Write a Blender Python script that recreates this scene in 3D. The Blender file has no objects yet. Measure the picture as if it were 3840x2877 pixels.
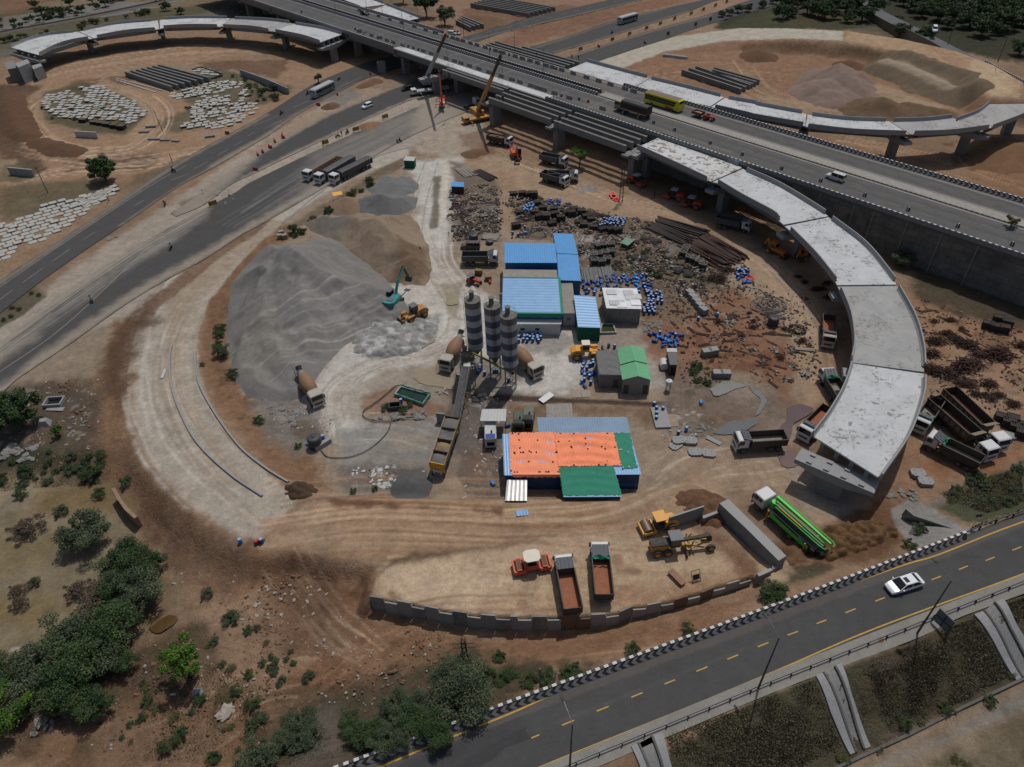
import bpy,math,random
from math import cos,sin,hypot,atan2,floor
import numpy as np
from mathutils import Matrix as Mx,Vector as V3
R=math.radians;PI=math.pi;en=enumerate;rg=range;aj=tuple
random.seed(7);ru=random.uniform;b9=random.random;rng=np.random.default_rng(7)
sc=bpy.context.scene
dP=84.0;bR=R(40.6109);d1=R(2.0312);FPX=2661.0
cd=bpy.data.cameras.new('camera');cam=bpy.data.objects.new('camera',cd);sc.collection.objects.link(cam)
cd.sensor_width=36;cd.lens=FPX/3840*36;cd.clip_start=1;cd.clip_end=6000
cam.matrix_world=Mx.Translation((0,0,dP))@Mx.Rotation(PI/2-bR,4,'X')@Mx.Rotation(-d1,4,'Z')
sc.camera=cam
ce=R(27);bC=R(66)
w=bpy.data.worlds.new('World');sc.world=w;w.use_nodes=True
nt=w.node_tree;bg=nt.nodes['Background'];d2=nt.nodes.new('ShaderNodeTexSky');d2.sky_type='NISHITA'
d2.sun_disc=False;d2.sun_elevation=bC;d2.sun_rotation=ce;d2.dust_density=3.0;d2.air_density=1.2
nt.links.new(d2.outputs[0],bg.inputs[0]);bg.inputs[1].default_value=0.07
sl=bpy.data.lights.new('sun','SUN');sl.energy=2.6;sl.angle=R(0.6);sl.color=(1,0.955,0.9)
so=bpy.data.objects.new('sun',sl);sc.collection.objects.link(so);so.location=(0,0,150)
sd=V3((sin(ce)*cos(bC),cos(ce)*cos(bC),sin(bC)))
so.rotation_euler=(-sd).to_track_quat('-Z','Y').to_euler()
sc.view_settings.view_transform='Standard';sc.view_settings.look='None';sc.view_settings.gamma=1
sc.view_settings.exposure=-0.35;sc.view_settings.use_curve_mapping=False
def ray(px,py):
 u=px-1920;v=py-1438.5;c,s=cos(d1),sin(d1)
 u2=c*u-s*v;v2=s*u+c*v
 return(u2,FPX*cos(bR)-v2*sin(bR),-FPX*sin(bR)-v2*cos(bR))
def P(px,py,z=0.0):
 r=ray(px,py);t=(z-dP)/r[2];return(r[0]*t,r[1]*t,z)
TX=[0,950,1900,2840];TY=[0,700,1420,2127]
def K_(k,t):v=[float(q) if '.' in q else int(q) for q in t.split()];return[aj(v[i:i+k]) for i in rg(0,len(v),k)]
def PL(t):v=[float(k)for k in t.split()];return list(zip(v[::2],v[1::2]))
def T(c,r,*a):
 if isinstance(a[0],str):a=PL(a[0])
 if len(a)==2 and not hasattr(a[0],'__len__'):return(TX[c]+a[0]/2.209,TY[r]+a[1]/2.209)
 return[(TX[c]+x/2.209,TY[r]+y/2.209)for x,y in a]
def B(*a):
 if isinstance(a[0],str):a=PL(a[0])
 if len(a)==2 and not hasattr(a[0],'__len__'):return(a[0]*1.736,a[1]*1.736)
 return[(x*1.736,y*1.736)for x,y in a]
def L3(c):
 c=[v/255 for v in c[:3]];return aj((v/12.92 if v<=.04045 else((v+.055)/1.055)**2.4)for v in c)
def az(X,Y,O):
 """distance to polygon outline, inside mask"""
 d=np.full(X.shape,1e9);ins=np.zeros(X.shape,bool);n=len(O)
 for i in rg(n):
  ax,ay=O[i];bx,by=O[(i+1)%n];ex,ey=bx-ax,by-ay;L=ex*ex+ey*ey+1e-9
  t=np.clip(((X-ax)*ex+(Y-ay)*ey)/L,0,1);d=np.minimum(d,(X-ax-t*ex)**2+(Y-ay-t*ey)**2)
  if ay!=by:
   c=((ay>Y)!=(by>Y))&(X<ex*(Y-ay)/ey+ax);ins^=c
 d=np.sqrt(d);return np.where(ins,-d,d)
def et(X,Y,O):
 d=np.full(X.shape,1e9)
 for i in rg(len(O)-1):
  ax,ay=O[i];bx,by=O[i+1];ex,ey=bx-ax,by-ay;L=ex*ex+ey*ey+1e-9
  t=np.clip(((X-ax)*ex+(Y-ay)*ey)/L,0,1);d=np.minimum(d,(X-ax-t*ex)**2+(Y-ay-t*ey)**2)
 return np.sqrt(d)
cE=np.random.default_rng(3).random((256,256)).astype(np.float32)
def aW(X,Y,s,o=0):
 x=X/s+o*17.3+1000;y=Y/s+o*9.1+1000;xi=np.floor(x).astype(int);yi=np.floor(y).astype(int);fx=x-xi;fy=y-yi
 fx=fx*fx*(3-2*fx);fy=fy*fy*(3-2*fy);a=cE[xi&255,yi&255];b=cE[(xi+1)&255,yi&255];c=cE[xi&255,(yi+1)&255];d=cE[(xi+1)&255,(yi+1)&255]
 return(a*(1-fx)+b*fx)*(1-fy)+(c*(1-fx)+d*fx)*fy
def cI(X,Y,s,oc=4,o=0):
 t=0;a=.5
 for k in rg(oc):t=t+a*(aW(X,Y,s/2**k,o+k*3.7)-.5);a*=.55
 return t*2
def a3(t):t=np.clip(t,0,1);return t*t*(3-2*t)
def sm(O,n=8):
 """Catmull-Rom through points"""
 out=[];p=[np.array(q,float)for q in O];p=[2*p[0]-p[1]]+p+[2*p[-1]-p[-2]]
 for i in rg(1,len(p)-2):
  for k in rg(n):
   t=k/n;a,b,c,d=p[i-1],p[i],p[i+1],p[i+2]
   out.append(.5*((2*b)+(-a+c)*t+(2*a-5*b+4*c-d)*t*t+(-a+3*b-3*c+d)*t**3))
 out.append(p[-2]);return out
def co(O,n):
 p=np.array(O,float);d=np.r_[0,np.cumsum(np.linalg.norm(np.diff(p,axis=0),axis=1))]
 s=np.linspace(0,d[-1],n);return np.stack([np.interp(s,d,p[:,k])for k in rg(p.shape[1])],1)
ZN=[]
def cJ(px,z,dk,zp=None):
 zz=zp if zp is not None else(z if not callable(z)else 0)
 ZN.append((np.array([P(x,y,zz)[:2]for x,y in px]),z,dk))
ag=4.0
cf=K_(2,'300 3250 1303 2877 1950 2632 2900 2283 3610 2013 3840 1920 5200 1390')
dl=K_(2,'1300 3150 2027 2877 2900 2521 3840 2154 5200 1640')
cK=K_(2,'1500 3200 2262 2869 2900 2598 3428 2399 3587 2322 3840 2227 5200 1720')
cL=B('590 470 450 545 370 605 310 670 280 750 275 850 290 950 330 1020 400 1090 470 1140 545 1182')
cM=B('612 480 560 525 500 590 450 650 427 720 425 800 450 870 500 950 560 1010 620 1058 648 1085')
def dQ(X,Y):return 2.2*np.clip((120-Y)/55,0,1)
def dR(px,f):
 out=[]
 for x,y in px:
  z=0.
  for _ in rg(6):q=P(x,y,z);z=float(f(q[0],q[1]))
  out.append((q[0],q[1]))
 return out
ZN.append((np.array(dR(cL+cM[::-1],dQ)),dQ,5.0))
cJ(B('545 1182 645 1080 900 1085 1300 1085 1500 1055 1560 1080 1540 1130 1400 1150 1000 1205 820 1215 640 1190'),2.0,3.0,2.0)
BAY=B('800 1300 812 1250 850 1215 1000 1195 1400 1140 1530 1110 1640 1200 1700 1215 1690 1270 1625 1272 1540 1294 1450 1322 1380 1340 1310 1352 1200 1358 1100 1358 1000 1350 900 1333')
cJ(BAY,1.9,2.0)
cN=T(1,3,'993 350 1110 370 1225 390 1345 412 1455 435 1575 460 1700 478 1820 495 1940 508 2060 515 2209 520')+T(2,3,'80 520 210 520 330 520 450 518 570 510 800 500 930 480 1040 430 1160 425 1270 400 1390 380 1490 345 1600 320 1700 275 1810 250 2000 190')
cJ(cN+K_(2,'2950 2280 2700 2400 1900 2650 1500 2600 1350 2350'),-0.3,0.6,-0.3)
cJ(B('-60 1035 150 1035 230 1075 285 1140 330 1250 300 1345 150 1440 60 1480 -60 1500'),-1.3,6,-1.3)
cJ(cf+cK[::-1],ag,8.5,ag)
def dT(X,Y):return 7.6*np.clip((X-70)/110,0,1)
E_O=B('1330 118 1430 80 1560 62 1700 62 1830 68 1950 85 2060 110 2140 140 2200 175 2240 215')
E_I=B('1330 150 1440 112 1560 92 1700 85 1830 88 1900 100 1980 120 2050 140 2110 160 2130 190 2150 213')
ZN.append((np.array(dR(E_O+E_I[::-1],dT)),dT,7.0))
def bD(X,Y):
 X=np.asarray(X,float);Y=np.asarray(Y,float);h=np.zeros(np.broadcast(X,Y).shape)
 for poly,z,f in ZN:
  x0,y0=poly.min(0)-f;x1,y1=poly.max(0)+f
  m=(X>=x0)&(X<=x1)&(Y>=y0)&(Y<=y1)
  if not m.any():continue
  if h.ndim==0:
   d=float(az(X,Y,poly));wv=float(a3(1-d/f))if f>2.5 else float(np.clip(1-d/f,0,1));zz=float(z(X,Y))if callable(z)else z
   h=h*(1-wv)+zz*wv;continue
  xm=X[m];ym=Y[m];d=az(xm,ym,poly);wv=a3(1-d/f)if f>2.5 else np.clip(1-d/f,0,1)
  zz=z(xm,ym)if callable(z)else z
  h[m]=h[m]*(1-wv)+zz*wv
 return h
def G(px,py,dz=0.0):
 z=0.0
 for _ in rg(7):
  q=P(px,py,z);z=0.5*z+0.5*float(bD(q[0],q[1]))if _>3 else float(bD(q[0],q[1]))
 q=P(px,py,z);return V3((q[0],q[1],float(bD(q[0],q[1]))+dz))
dm={}
class NG:
 def __init__(s,name):
  s.m=bpy.data.materials.new(name);s.m.use_nodes=True;s.n=s.m.node_tree;s.bs=s.n.nodes['Principled BSDF'];s.L=s.n.links;s.pos=s.new('NewGeometry').outputs['Position']
 def new(s,t):return s.n.nodes.new('ShaderNode'+t)
 def put(s,i,v):
  if isinstance(v,bpy.types.NodeSocket):s.L.new(v,i)
  else:i.default_value=v
 def noise(s,s_c,d,r=.6,v=None):
  t=s.new('TexNoise');s.L.new(v or s.pos,t.inputs['Vector']);t.inputs['Scale'].default_value=s_c;t.inputs['Detail'].default_value=d;t.inputs['Roughness'].default_value=r;return t.outputs['Fac']
 def rng(s,o,a,b,c,d):
  r=s.new('MapRange');s.L.new(o,r.inputs[0])
  for k,v in en((a,b,c,d)):r.inputs[k+1].default_value=v
  return r.outputs[0]
 def scale(s,c,k):
  t=s.new('VectorMath');t.operation='SCALE';s.put(t.inputs[0],c);s.put(t.inputs['Scale'],k);return t.outputs[0]
 def mul(s,a,b,op='MULTIPLY'):
  t=s.new('Math');t.operation=op;s.put(t.inputs[0],a);s.put(t.inputs[1],b);return t.outputs[0]
 def mix(s,f,a,b):
  t=s.new('Mix');t.data_type='RGBA';s.put(t.inputs[0],f);s.put(t.inputs[6],a);s.put(t.inputs[7],b);return t.outputs[2]
 def mapv(s,s_c=(1,1,1),rot=0):
  t=s.new('Mapping');t.inputs['Scale'].default_value=s_c;t.inputs['Rotation'].default_value=(0,0,rot);s.L.new(s.pos,t.inputs[0]);return t.outputs[0]
 def bump(s,h,st,d):
  t=s.new('Bump');t.inputs['Distance'].default_value=d;s.put(t.inputs['Strength'],st);s.L.new(h,t.inputs['Height']);s.L.new(t.outputs[0],s.bs.inputs['Normal'])
 def out(s,c,rO=.9,spec=None,metal=0):
  b=s.bs.inputs;s.put(b['Base Color'],c);b['Roughness'].default_value=rO;b['Metallic'].default_value=metal
  if spec is not None:b['Specular IOR Level'].default_value=spec
  return s.m
def C4(c):return L3(c)+(1,)
def I(name,col,rO=.8,metal=0.,var=.18,s_c=1.2,bump=0.,dS=0.,dC=(150,135,118),spec=None,sK=0.):
 if name in dm:return dm[name]
 g=NG(name);out=g.scale(L3(col),g.rng(g.noise(s_c,6,.65),.25,.75,1-var,1+var))
 if sK:out=g.scale(out,g.rng(g.noise(1.5,5,.6,g.mapv((3,3,.25))),.5,.75,1,1-sK))
 if dS:out=g.mix(g.rng(g.noise(2.3,8,.7),.38,.72,0,dS),out,C4(dC))
 if bump:g.bump(g.noise(s_c*5,8),bump,.1)
 dm[name]=g.out(out,rO,spec,metal);return g.m
def aF(name,rO=.95,fine=1.0,bump=1.0,spec=.2):
 g=NG(name);at=g.new('Attribute');at.attribute_name='col';al=at.outputs['Alpha']
 f1=g.rng(g.noise(.35,7,.65),.3,.7,1-.20*fine,1+.20*fine);f2=g.rng(g.noise(3.5,8,.75),.3,.7,1-.22*fine,1+.22*fine);f3=g.mul(g.rng(g.noise(1.1,5),.35,.7,1+.10*fine,1-.16*fine),g.rng(g.noise(9,3,.8),.3,.7,1-.14*fine,1+.14*fine))
 out=g.scale(at.outputs['Color'],g.mul(g.mul(f1,f2),f3))
 vo=g.new('TexVoronoi');vo.inputs['Scale'].default_value=1.7;g.L.new(g.pos,vo.inputs['Vector']);sp=g.new('SeparateColor');g.L.new(vo.outputs['Color'],sp.inputs[0])
 pk=g.mul(g.mul(g.rng(vo.outputs['Distance'],.10,.16,1,0),g.rng(sp.outputs[0],.55,.6,0,1)),al)
 rp=g.new('ValToRGB');rp.color_ramp.interpolation='CONSTANT';E_=rp.color_ramp.elements;E_[0].color=C4((84,66,52));e=E_[1];e.position=.55;e.color=C4((150,132,112));E_.new(.9).color=C4((195,190,182));g.L.new(sp.outputs[1],rp.inputs[0])
 g.bump(g.mul(g.noise(.9,9,.7),g.noise(3.2,6,.7),'ADD'),g.rng(al,0,1,.12,1.),.35*bump)
 return g.out(g.mix(pk,out,rp.outputs[0]),rO,spec)
ep=sc.collection;cO={}
def aL(o,lB=None,cat=None,gP=None,kind=None):
 if lB:o['label']=lB
 if cat:o['category']=cat
 if gP:o['group']=gP
 if kind:o['kind']=kind
 return o
def bo(name,V_,F_,smooth=False):
 me=bpy.data.meshes.new(name);k=F_.shape[1];me.vertices.add(len(V_));me.vertices.foreach_set('co',np.asarray(V_).astype(np.float32).ravel())
 me.loops.add(F_.size);me.loops.foreach_set('vertex_index',F_.astype(np.int32).ravel());me.polygons.add(len(F_));me.polygons.foreach_set('loop_start',np.arange(0,F_.size,k,dtype=np.int32))
 if smooth:me.polygons.foreach_set('use_smooth',np.ones(len(F_),bool))
 me.update(calc_edges=True);return me
class MB:
 def __init__(s):s.v=[];s.f=[];s.m=[];s.mi=0
 def quad(s,a,b,c,d):n=len(s.v);s.v+=[a,b,c,d];s.f.append((n,n+1,n+2,n+3));s.m.append(s.mi);return s
 def tri(s,a,b,c):n=len(s.v);s.v+=[a,b,c];s.f.append((n,n+1,n+2));s.m.append(s.mi);return s
 def hexa(s,p):
  n=len(s.v);s.v+=[aj(q)for q in p]
  for f in((3,2,1,0),(4,5,6,7),(0,1,5,4),(1,2,6,5),(2,3,7,6),(3,0,4,7)):s.f.append(aj(n+i for i in f));s.m.append(s.mi)
  return s
 def box(s,x0,x1,y0,y1,z0,z1):return s.hexa([(x0,y0,z0),(x1,y0,z0),(x1,y1,z0),(x0,y1,z0),(x0,y0,z1),(x1,y0,z1),(x1,y1,z1),(x0,y1,z1)])
 def cbox(s,cx,cy,z0,sx,sy,sz,rz=0,tx=1,ty=1):
  c,k=cos(rz),sin(rz);q=[]
  for z,ax,ay in((z0,1,1),(z0+sz,tx,ty)):
   for dx,dy in((-1,-1),(1,-1),(1,1),(-1,1)):
    x=dx*sx/2*ax;y=dy*sy/2*ay;q.append((cx+c*x-k*y,cy+k*x+c*y,z))
  return s.hexa(q)
 def bev(s,x0,x1,y0,y1,z0,z1,b=.05):
  def aQ(x0,x1,y0,y1,c,z):return[(x0+c,y0,z),(x1-c,y0,z),(x1,y0+c,z),(x1,y1-c,z),(x1-c,y1,z),(x0+c,y1,z),(x0,y1-c,z),(x0,y0+c,z)]
  return s.loft([aQ(x0,x1,y0,y1,b,z0),aQ(x0,x1,y0,y1,b,z1-b),aQ(x0+b,x1-b,y0+b,y1-b,b*.6,z1)])
 def loft(s,ac,caps=True,closed=True):
  n0=len(s.v);k=len(ac[0])
  for r in ac:s.v+=[aj(p)for p in r]
  for i in rg(len(ac)-1):
   for j in rg(k if closed else k-1):
    a=n0+i*k+j;b=n0+i*k+(j+1)%k;s.f.append((a,b,b+k,a+k));s.m.append(s.mi)
  if caps and closed:
   s.f.append(aj(n0+j for j in rg(k))[::-1]);s.m.append(s.mi)
   s.f.append(aj(n0+(len(ac)-1)*k+j for j in rg(k)));s.m.append(s.mi)
  return s
 def cyl(s,p0,p1,r0,r1=None,n=12,caps=True):
  r1=r0 if r1 is None else r1;a=V3(p0);b=V3(p1);d=(b-a).normalized()
  u=d.orthogonal().normalized();v=d.cross(u)
  def aQ(c,r):return[aj(c+u*(r*cos(2*PI*i/n))+v*(r*sin(2*PI*i/n)))for i in rg(n)]
  return s.loft([aQ(a,r0),aQ(b,r1)],caps)
 def lathe(s,c,bS,n=16,axis='z',caps=True):
  ac=[]
  for r,h in bS:
   if axis=='z':ac.append([(c[0]+r*cos(2*PI*i/n),c[1]+r*sin(2*PI*i/n),c[2]+h)for i in rg(n)])
   elif axis=='y':ac.append([(c[0]+r*sin(2*PI*i/n),c[1]+h,c[2]+r*cos(2*PI*i/n))for i in rg(n)])
   else:ac.append([(c[0]+h,c[1]+r*cos(2*PI*i/n),c[2]+r*sin(2*PI*i/n))for i in rg(n)])
  return s.loft(ac,caps)
 def tube(s,bE,r,n=6,caps=True):
  bE=[V3(p)for p in bE];ac=[];u=None
  for i,p in en(bE):
   d=(bE[min(i+1,len(bE)-1)]-bE[max(i-1,0)]).normalized()
   if u is None:u=d.orthogonal().normalized()
   else:u=(u-d*u.dot(d)).normalized()
   v=d.cross(u);ac.append([aj(p+u*(r*cos(2*PI*k/n))+v*(r*sin(2*PI*k/n)))for k in rg(n)])
  return s.loft(ac,caps)
 def prism(s,O,y0,y1,axis='y'):
  if axis=='y':A=[(x,y0,z)for x,z in O];C=[(x,y1,z)for x,z in O]
  elif axis=='z':A=[(x,y,y0)for x,y in O];C=[(x,y,y1)for x,y in O]
  else:A=[(y0,x,z)for x,z in O];C=[(y1,x,z)for x,z in O]
  return s.loft([A,C])
 def beam(s,a,b,w,h=None):
  h=w if h is None else h;a=V3(a);b=V3(b);d=(b-a).normalized();up=V3((0,0,1))
  if abs(d.z)>.98:up=V3((0,1,0))
  x=d.cross(up).normalized()*w/2;y=x.cross(d).normalized()*h/2
  return s.loft([[a-x-y,a+x-y,a+x+y,a-x+y],[b-x-y,b+x-y,b+x+y,b-x+y]])
 def sphere(s,c,r,n=10,m=6,sz=1):
  ac=[[(c[0]+r*sin(PI*j/m)*cos(2*PI*i/n),c[1]+r*sin(PI*j/m)*sin(2*PI*i/n),c[2]-sz*r*cos(PI*j/m))for i in rg(n)]for j in rg(1,m)]
  return s.loft(ac)
 def xf(s,M,i0=0):
  for i in rg(i0,len(s.v)):s.v[i]=aj(M@V3(s.v[i]))
  return s
def ah(name,me,parent=None):
 o=bpy.data.objects.new(name,me);ep.objects.link(o)
 if parent is not None:o.parent=parent;cO.setdefault(parent.name,[]).append(o)
 return o
def bd(name,mb,cP,parent=None,smooth=False,fixn=True):
 me=bpy.data.meshes.new(name);me.from_pydata([aj(v)for v in mb.v],[],mb.f)
 if not isinstance(cP,(list,tuple)):cP=[cP]
 for m in cP:me.materials.append(m)
 if len(cP)>1:me.polygons.foreach_set('material_index',mb.m)
 if smooth:
  me.polygons.foreach_set('use_smooth',[True]*len(me.polygons))
  try:me.set_sharp_from_angle(angle=R(38))
  except Exception:pass
 me.update();return ah(name,me,parent)
def _mk(fn,sm):
 def f(nm,m,r,*a,**k):
  b=MB();getattr(b,fn)(*a,**k);return bd(nm,b,m,r,smooth=sm)
 return f
for _n in'box beam cyl bev lathe cbox prism loft tube quad sphere hexa'.split():globals()['X_'+_n]=_mk(_n,False);globals()['XS_'+_n]=_mk(_n,True)
def tg(name,lB,cat,loc=(0,0,0),rz=0,gP=None,kind=None):
 o=bpy.data.objects.new(name,None);ep.objects.link(o);o.location=loc;o.rotation_euler=(0,0,rz);o.empty_display_size=.3
 return aL(o,lB,cat,gP,kind)
def dup(aA,loc,rz=0,lB=None,gP=None,scale=None,rot=None):
 if gP==1:gP=lB
 r=aA.copy();ep.objects.link(r);r.location=loc;r.rotation_euler=rot if rot else(0,0,rz)
 if scale:r.scale=scale if hasattr(scale,'__len__')else(scale,)*3
 if lB:r['label']=lB
 if gP:r['group']=gP
 for ch in cO.get(aA.name,[]):
  c=ch.copy();ep.objects.link(c);c.parent=r;cO.setdefault(r.name,[]).append(c)
  for g in cO.get(ch.name,[]):
   d=g.copy();ep.objects.link(d);d.parent=c;cO.setdefault(c.name,[]).append(d)
 return r
bq={}
def pq(key,cQ,loc,rz,lB,gP=None,scale=None,rot=None):
 if gP==1:gP=lB
 if key not in bq:
  r=cQ();bq[key]=r;r.location=loc;r.rotation_euler=rot if rot else(0,0,rz);r['label']=lB
  if gP:r['group']=gP
  if scale:r.scale=scale if hasattr(scale,'__len__')else(scale,)*3
  return r
 return dup(bq[key],loc,rz,lB,gP,scale if scale else 1.0,rot)
def ang(a,b,zO=0):
 """heading from photo pixel a (back) to b (front) on the ground"""
 p=G(*a);q=G(*b);return atan2(q.y-p.y,q.x-p.x)
def ev(c,k=.90):
 g=.3*c[0]+.59*c[1]+.11*c[2];return[g+(v-g)*k for v in c[:3]]
class bF:
 def __init__(s,X,Y,base,rO=.5):
  s.X=X;s.Y=Y;s.C=np.tile(np.array(L3(base),np.float64),(len(X),1));s.Rg=np.full(len(X),rO)
  s.n1=cI(X,Y,2.2,4,1);s.n2=cI(X,Y,9.0,4,2);s.n3=cI(X,Y,34.,4,3);s.n0=cI(X,Y,.8,3,5)
 def _mix(s,m,wv,col,rO):
  c=np.array(L3(ev(col)));s.C[m]=s.C[m]*(1-wv[:,None])+c*wv[:,None]
  if rO is not None:s.Rg[m]=s.Rg[m]*(1-wv)+rO*wv
 def poly(s,px,col,f=1.,n=1.,a=1.,rO=None,z=None,world=None):
  poly=np.array([G(*q)[:2]for q in px])if world is None else np.array(world)
  ew=f+n*2+1;x0,y0=poly.min(0)-ew;x1,y1=poly.max(0)+ew;m=(s.X>=x0)&(s.X<=x1)&(s.Y>=y0)&(s.Y<=y1)
  if not m.any():return
  d=az(s.X[m],s.Y[m],poly)+n*(s.n2[m]*1.3+s.n1[m]*.9+s.n0[m]*.4)
  s._mix(m,a3(.5-d/f)*a,col,rO)
 def stroke(s,px,cq,col,f=.5,n=.3,a=1.,rO=None,world=None,zz=None):
  O=[G(*q)[:2]for q in px]if world is None else world
  O=np.array(sm(O,5))if len(O)>2 else np.array(O)
  ew=f+n*2+cq;x0,y0=O.min(0)-ew;x1,y1=O.max(0)+ew;m=(s.X>=x0)&(s.X<=x1)&(s.Y>=y0)&(s.Y<=y1)
  if not m.any():return
  d=et(s.X[m],s.Y[m],O)-cq/2+n*(s.n1[m]+s.n0[m]*.6)
  s._mix(m,a3(.5-d/f)*a,col,rO)
 def tracks(s,px,cq,col,cnt=6,lane=1.,a=.4,seed=0,zz=None):
  """bundle of parallel strokes along a path: tyre tracks, ridge lines on heaps"""
  r=np.random.default_rng(seed+11);O=np.array(sm([G(*q)[:2]for q in px],5))
  t=np.gradient(O,axis=0);t/=np.linalg.norm(t,axis=1)[:,None]+1e-9;nn=np.stack([-t[:,1],t[:,0]],1)
  for k in rg(int(cnt*1.5)):
   off=(r.random()-.5)*cq;wob=np.cumsum(r.normal(0,.12,len(O)))
   q=O+nn*(off+wob)[:,None];i0=r.integers(0,max(1,len(O)//3));i1=len(O)-r.integers(0,max(1,len(O)//3))
   if i1-i0<3:continue
   lc=np.array(col,float)*(1+r.normal(0,.10))
   s.stroke(None,lane*(.22+.25*r.random()),lc.clip(0,255),.3,.10,min(1,a*1.3*(.5+.5*r.random())),world=q[i0:i1])
 def specks(s,px,col,density=.12,size=.8,a=.8,seed=0,rO=None):
  poly=np.array([G(*q)[:2]for q in px]);x0,y0=poly.min(0);x1,y1=poly.max(0);m=(s.X>=x0)&(s.X<=x1)&(s.Y>=y0)&(s.Y<=y1)
  if not m.any():return
  X=s.X[m];Y=s.Y[m];d=az(X,Y,poly);k=aW(X,Y,size,seed+30)*.65+aW(X,Y,size*3.1,seed+31)*.35
  th=np.quantile(k,1-density)if len(k)else 1;wv=a3((k-th)/.10+.2)*a3(-d/1.5)*a;s._mix(m,wv,col,rO)
 def attr(s,me):
  at=me.color_attributes.new('col','FLOAT_COLOR','POINT');c=np.concatenate([np.clip(s.C,0,1),np.clip(s.Rg,0,1)[:,None]],1).astype(np.float32);at.data.foreach_set('color',c.ravel())
DIRT=(146,120,97);SAND=(164,141,116);ORNG=(143,104,74);ez=(98,74,57);DUST=(163,154,141);eA=(188,184,175);GREY=(112,111,107);d3=(78,77,76);GRN=(66,70,48);DGRN=(50,56,40)
def bG(p):
 ps=p.poly;st=p.stroke;tr=p.tracks;sp=p.specks
 p.C*=(1+.10*p.n3+.07*p.n2)[:,None]
 ps(B('-300 -40 900 -60 900 30 420 45 -300 125'),(112,100,76),8,4,.8,.7)
 ps(B('-300 20 380 18 560 -5 620 20 430 40 0 110 -300 160'),(86,84,60),5,3,.85,.8)
 ps(B('0 0 120 0 60 22 0 32'),(120,86,62),4,2,.9)
 ps(B('0 38 220 5 330 5 0 62'),(120,118,112),1,.3)
 ps(B('0 95 180 70 420 30 600 -10 700 -20 700 12 500 45 330 68 0 125'),(92,92,70),3,1.5,.8,.8)
 ps(B('0 108 200 78 430 32 620 -6 640 0 430 48 200 92 0 122'),(104,99,92),1.2,.5,.9)
 ps(B('450 0 700 20 860 60 900 100 700 90 560 40'),(88,66,50),6,3,.8)
 ps(B('900 -20 1400 -20 1230 35 1010 90 960 60'),(142,112,90),5,3,.9,.6)
 ps(B('1000 20 1250 10 1150 70 1030 75'),(120,88,66),5,3,.8,.8)
 ps(B('1050 100 1200 40 1500 -20 1560 -20 1350 40 1200 80 1080 110'),(134,98,76),4,2,.9,.8)
 ps(B('1640 0 2260 -30 2300 150 2100 120 1900 70 1700 60 1560 65 1540 50'),DGRN,5,2.5,.95,.9)
 ps(B('1560 62 1660 8 1720 10 1900 60 1820 66'),(70,72,50),4,2,.9,.9)
 ps(B('1820 66 1900 55 1960 70 2010 90 1960 100 1880 85'),(104,92,74),4,2,.8,.8)
 ps(B('0 175 130 140 420 95 720 92 860 140 640 180 560 330 350 380 0 420'),(150,120,93),6,3,1,.4)
 tr(B('60 165 250 130 450 105 700 110'),14,(176,150,120),8,1.6,.5,1)
 tr(B('30 240 130 170 300 140 500 120 640 120'),16,(160,138,115),8,1.6,.4,2)
 ps(B('200 250 280 140 320 140 560 130 620 190 560 170 300 160'),(140,122,104),5,3,.5)
 ps(B('-60 185 60 180 80 190 60 240 45 290 60 330 110 370 60 375 -60 300'),ez,4,2.5,.95,.9)
 ps(B('100 330 180 345 330 330 350 350 300 370 150 370'),ez,4,2.5,.9,.9)
 ps(B('150 175 300 160 250 200 180 215'),(112,84,62),3,2,.8,.9)
 ps(B('430 135 620 130 600 170 500 150 440 155'),(108,80,60),3,2,.8,.9)
 ps(B('85 200 180 180 300 215 325 250 270 290 180 290 95 255'),(82,80,58),3,2,.85,.8)
 ps(B('300 170 480 150 560 165 630 190 600 215 500 250 440 270 380 285 330 270 420 230 370 190'),(88,86,66),3,2,.8,.8)
 tr(B('90 205 50 240 75 290 150 325 270 325 330 290 345 240 300 205 230 180 180 180'),9,(175,150,124),9,1.6,.55,3)
 ps(B('220 165 300 200 345 240 330 290 290 320 270 300 315 250 280 205 200 190'),(160,134,106),2,1.2,.8)
 tr(B('0 320 150 345 240 350 400 330 520 300 640 230'),8,(178,152,126),8,1.5,.5,4)
 tr(B('0 400 150 370 330 360 450 330'),8,(182,156,128),7,1.6,.6,5)
 ps(B('0 405 180 385 230 390 260 400 200 440 0 480'),(96,90,66),4,2,.8,.8)
 ps(B('270 380 330 365 420 330 380 365 290 410'),(100,88,68),3,2,.7,.8)
 ps(B('0 355 60 350 85 375 40 392 0 390'),(90,86,62),2,1.5,.8)
 ps(B('-60 715 220 535 520 330 700 225 840 170 900 190 1000 230 880 330 600 480 500 540 420 600 330 660 280 720 150 800 -60 900'),(157,146,132),4,1.5,1,.15)
 ps(B('540 330 640 260 760 200 830 180 870 200 760 250 660 290 560 340'),(152,128,104),3,2,.8,.3)
 ps(B('770 175 900 150 935 160 900 190 800 215 830 195'),(142,118,98),3,2,.9,.7)
 ps(B('700 210 760 190 780 205 730 235'),(116,115,112),2,1,.7)
 ps(B('380 440 430 420 560 350 600 330 560 360 480 410 400 455'),(126,106,86),1.2,.6,.7,.7)
 ps(B('-20 640 80 610 100 640 50 680 -20 720'),(84,80,60),.8,.4,.85,.8)
 ps(B('60 605 180 520 215 505 120 610 90 640'),(135,112,92),1.6,.8,.8,.5)
 ps(B('-60 820 130 745 250 690 300 700 275 800 120 830 -60 860'),(140,124,104),3,1.5,.9,.4)
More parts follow.
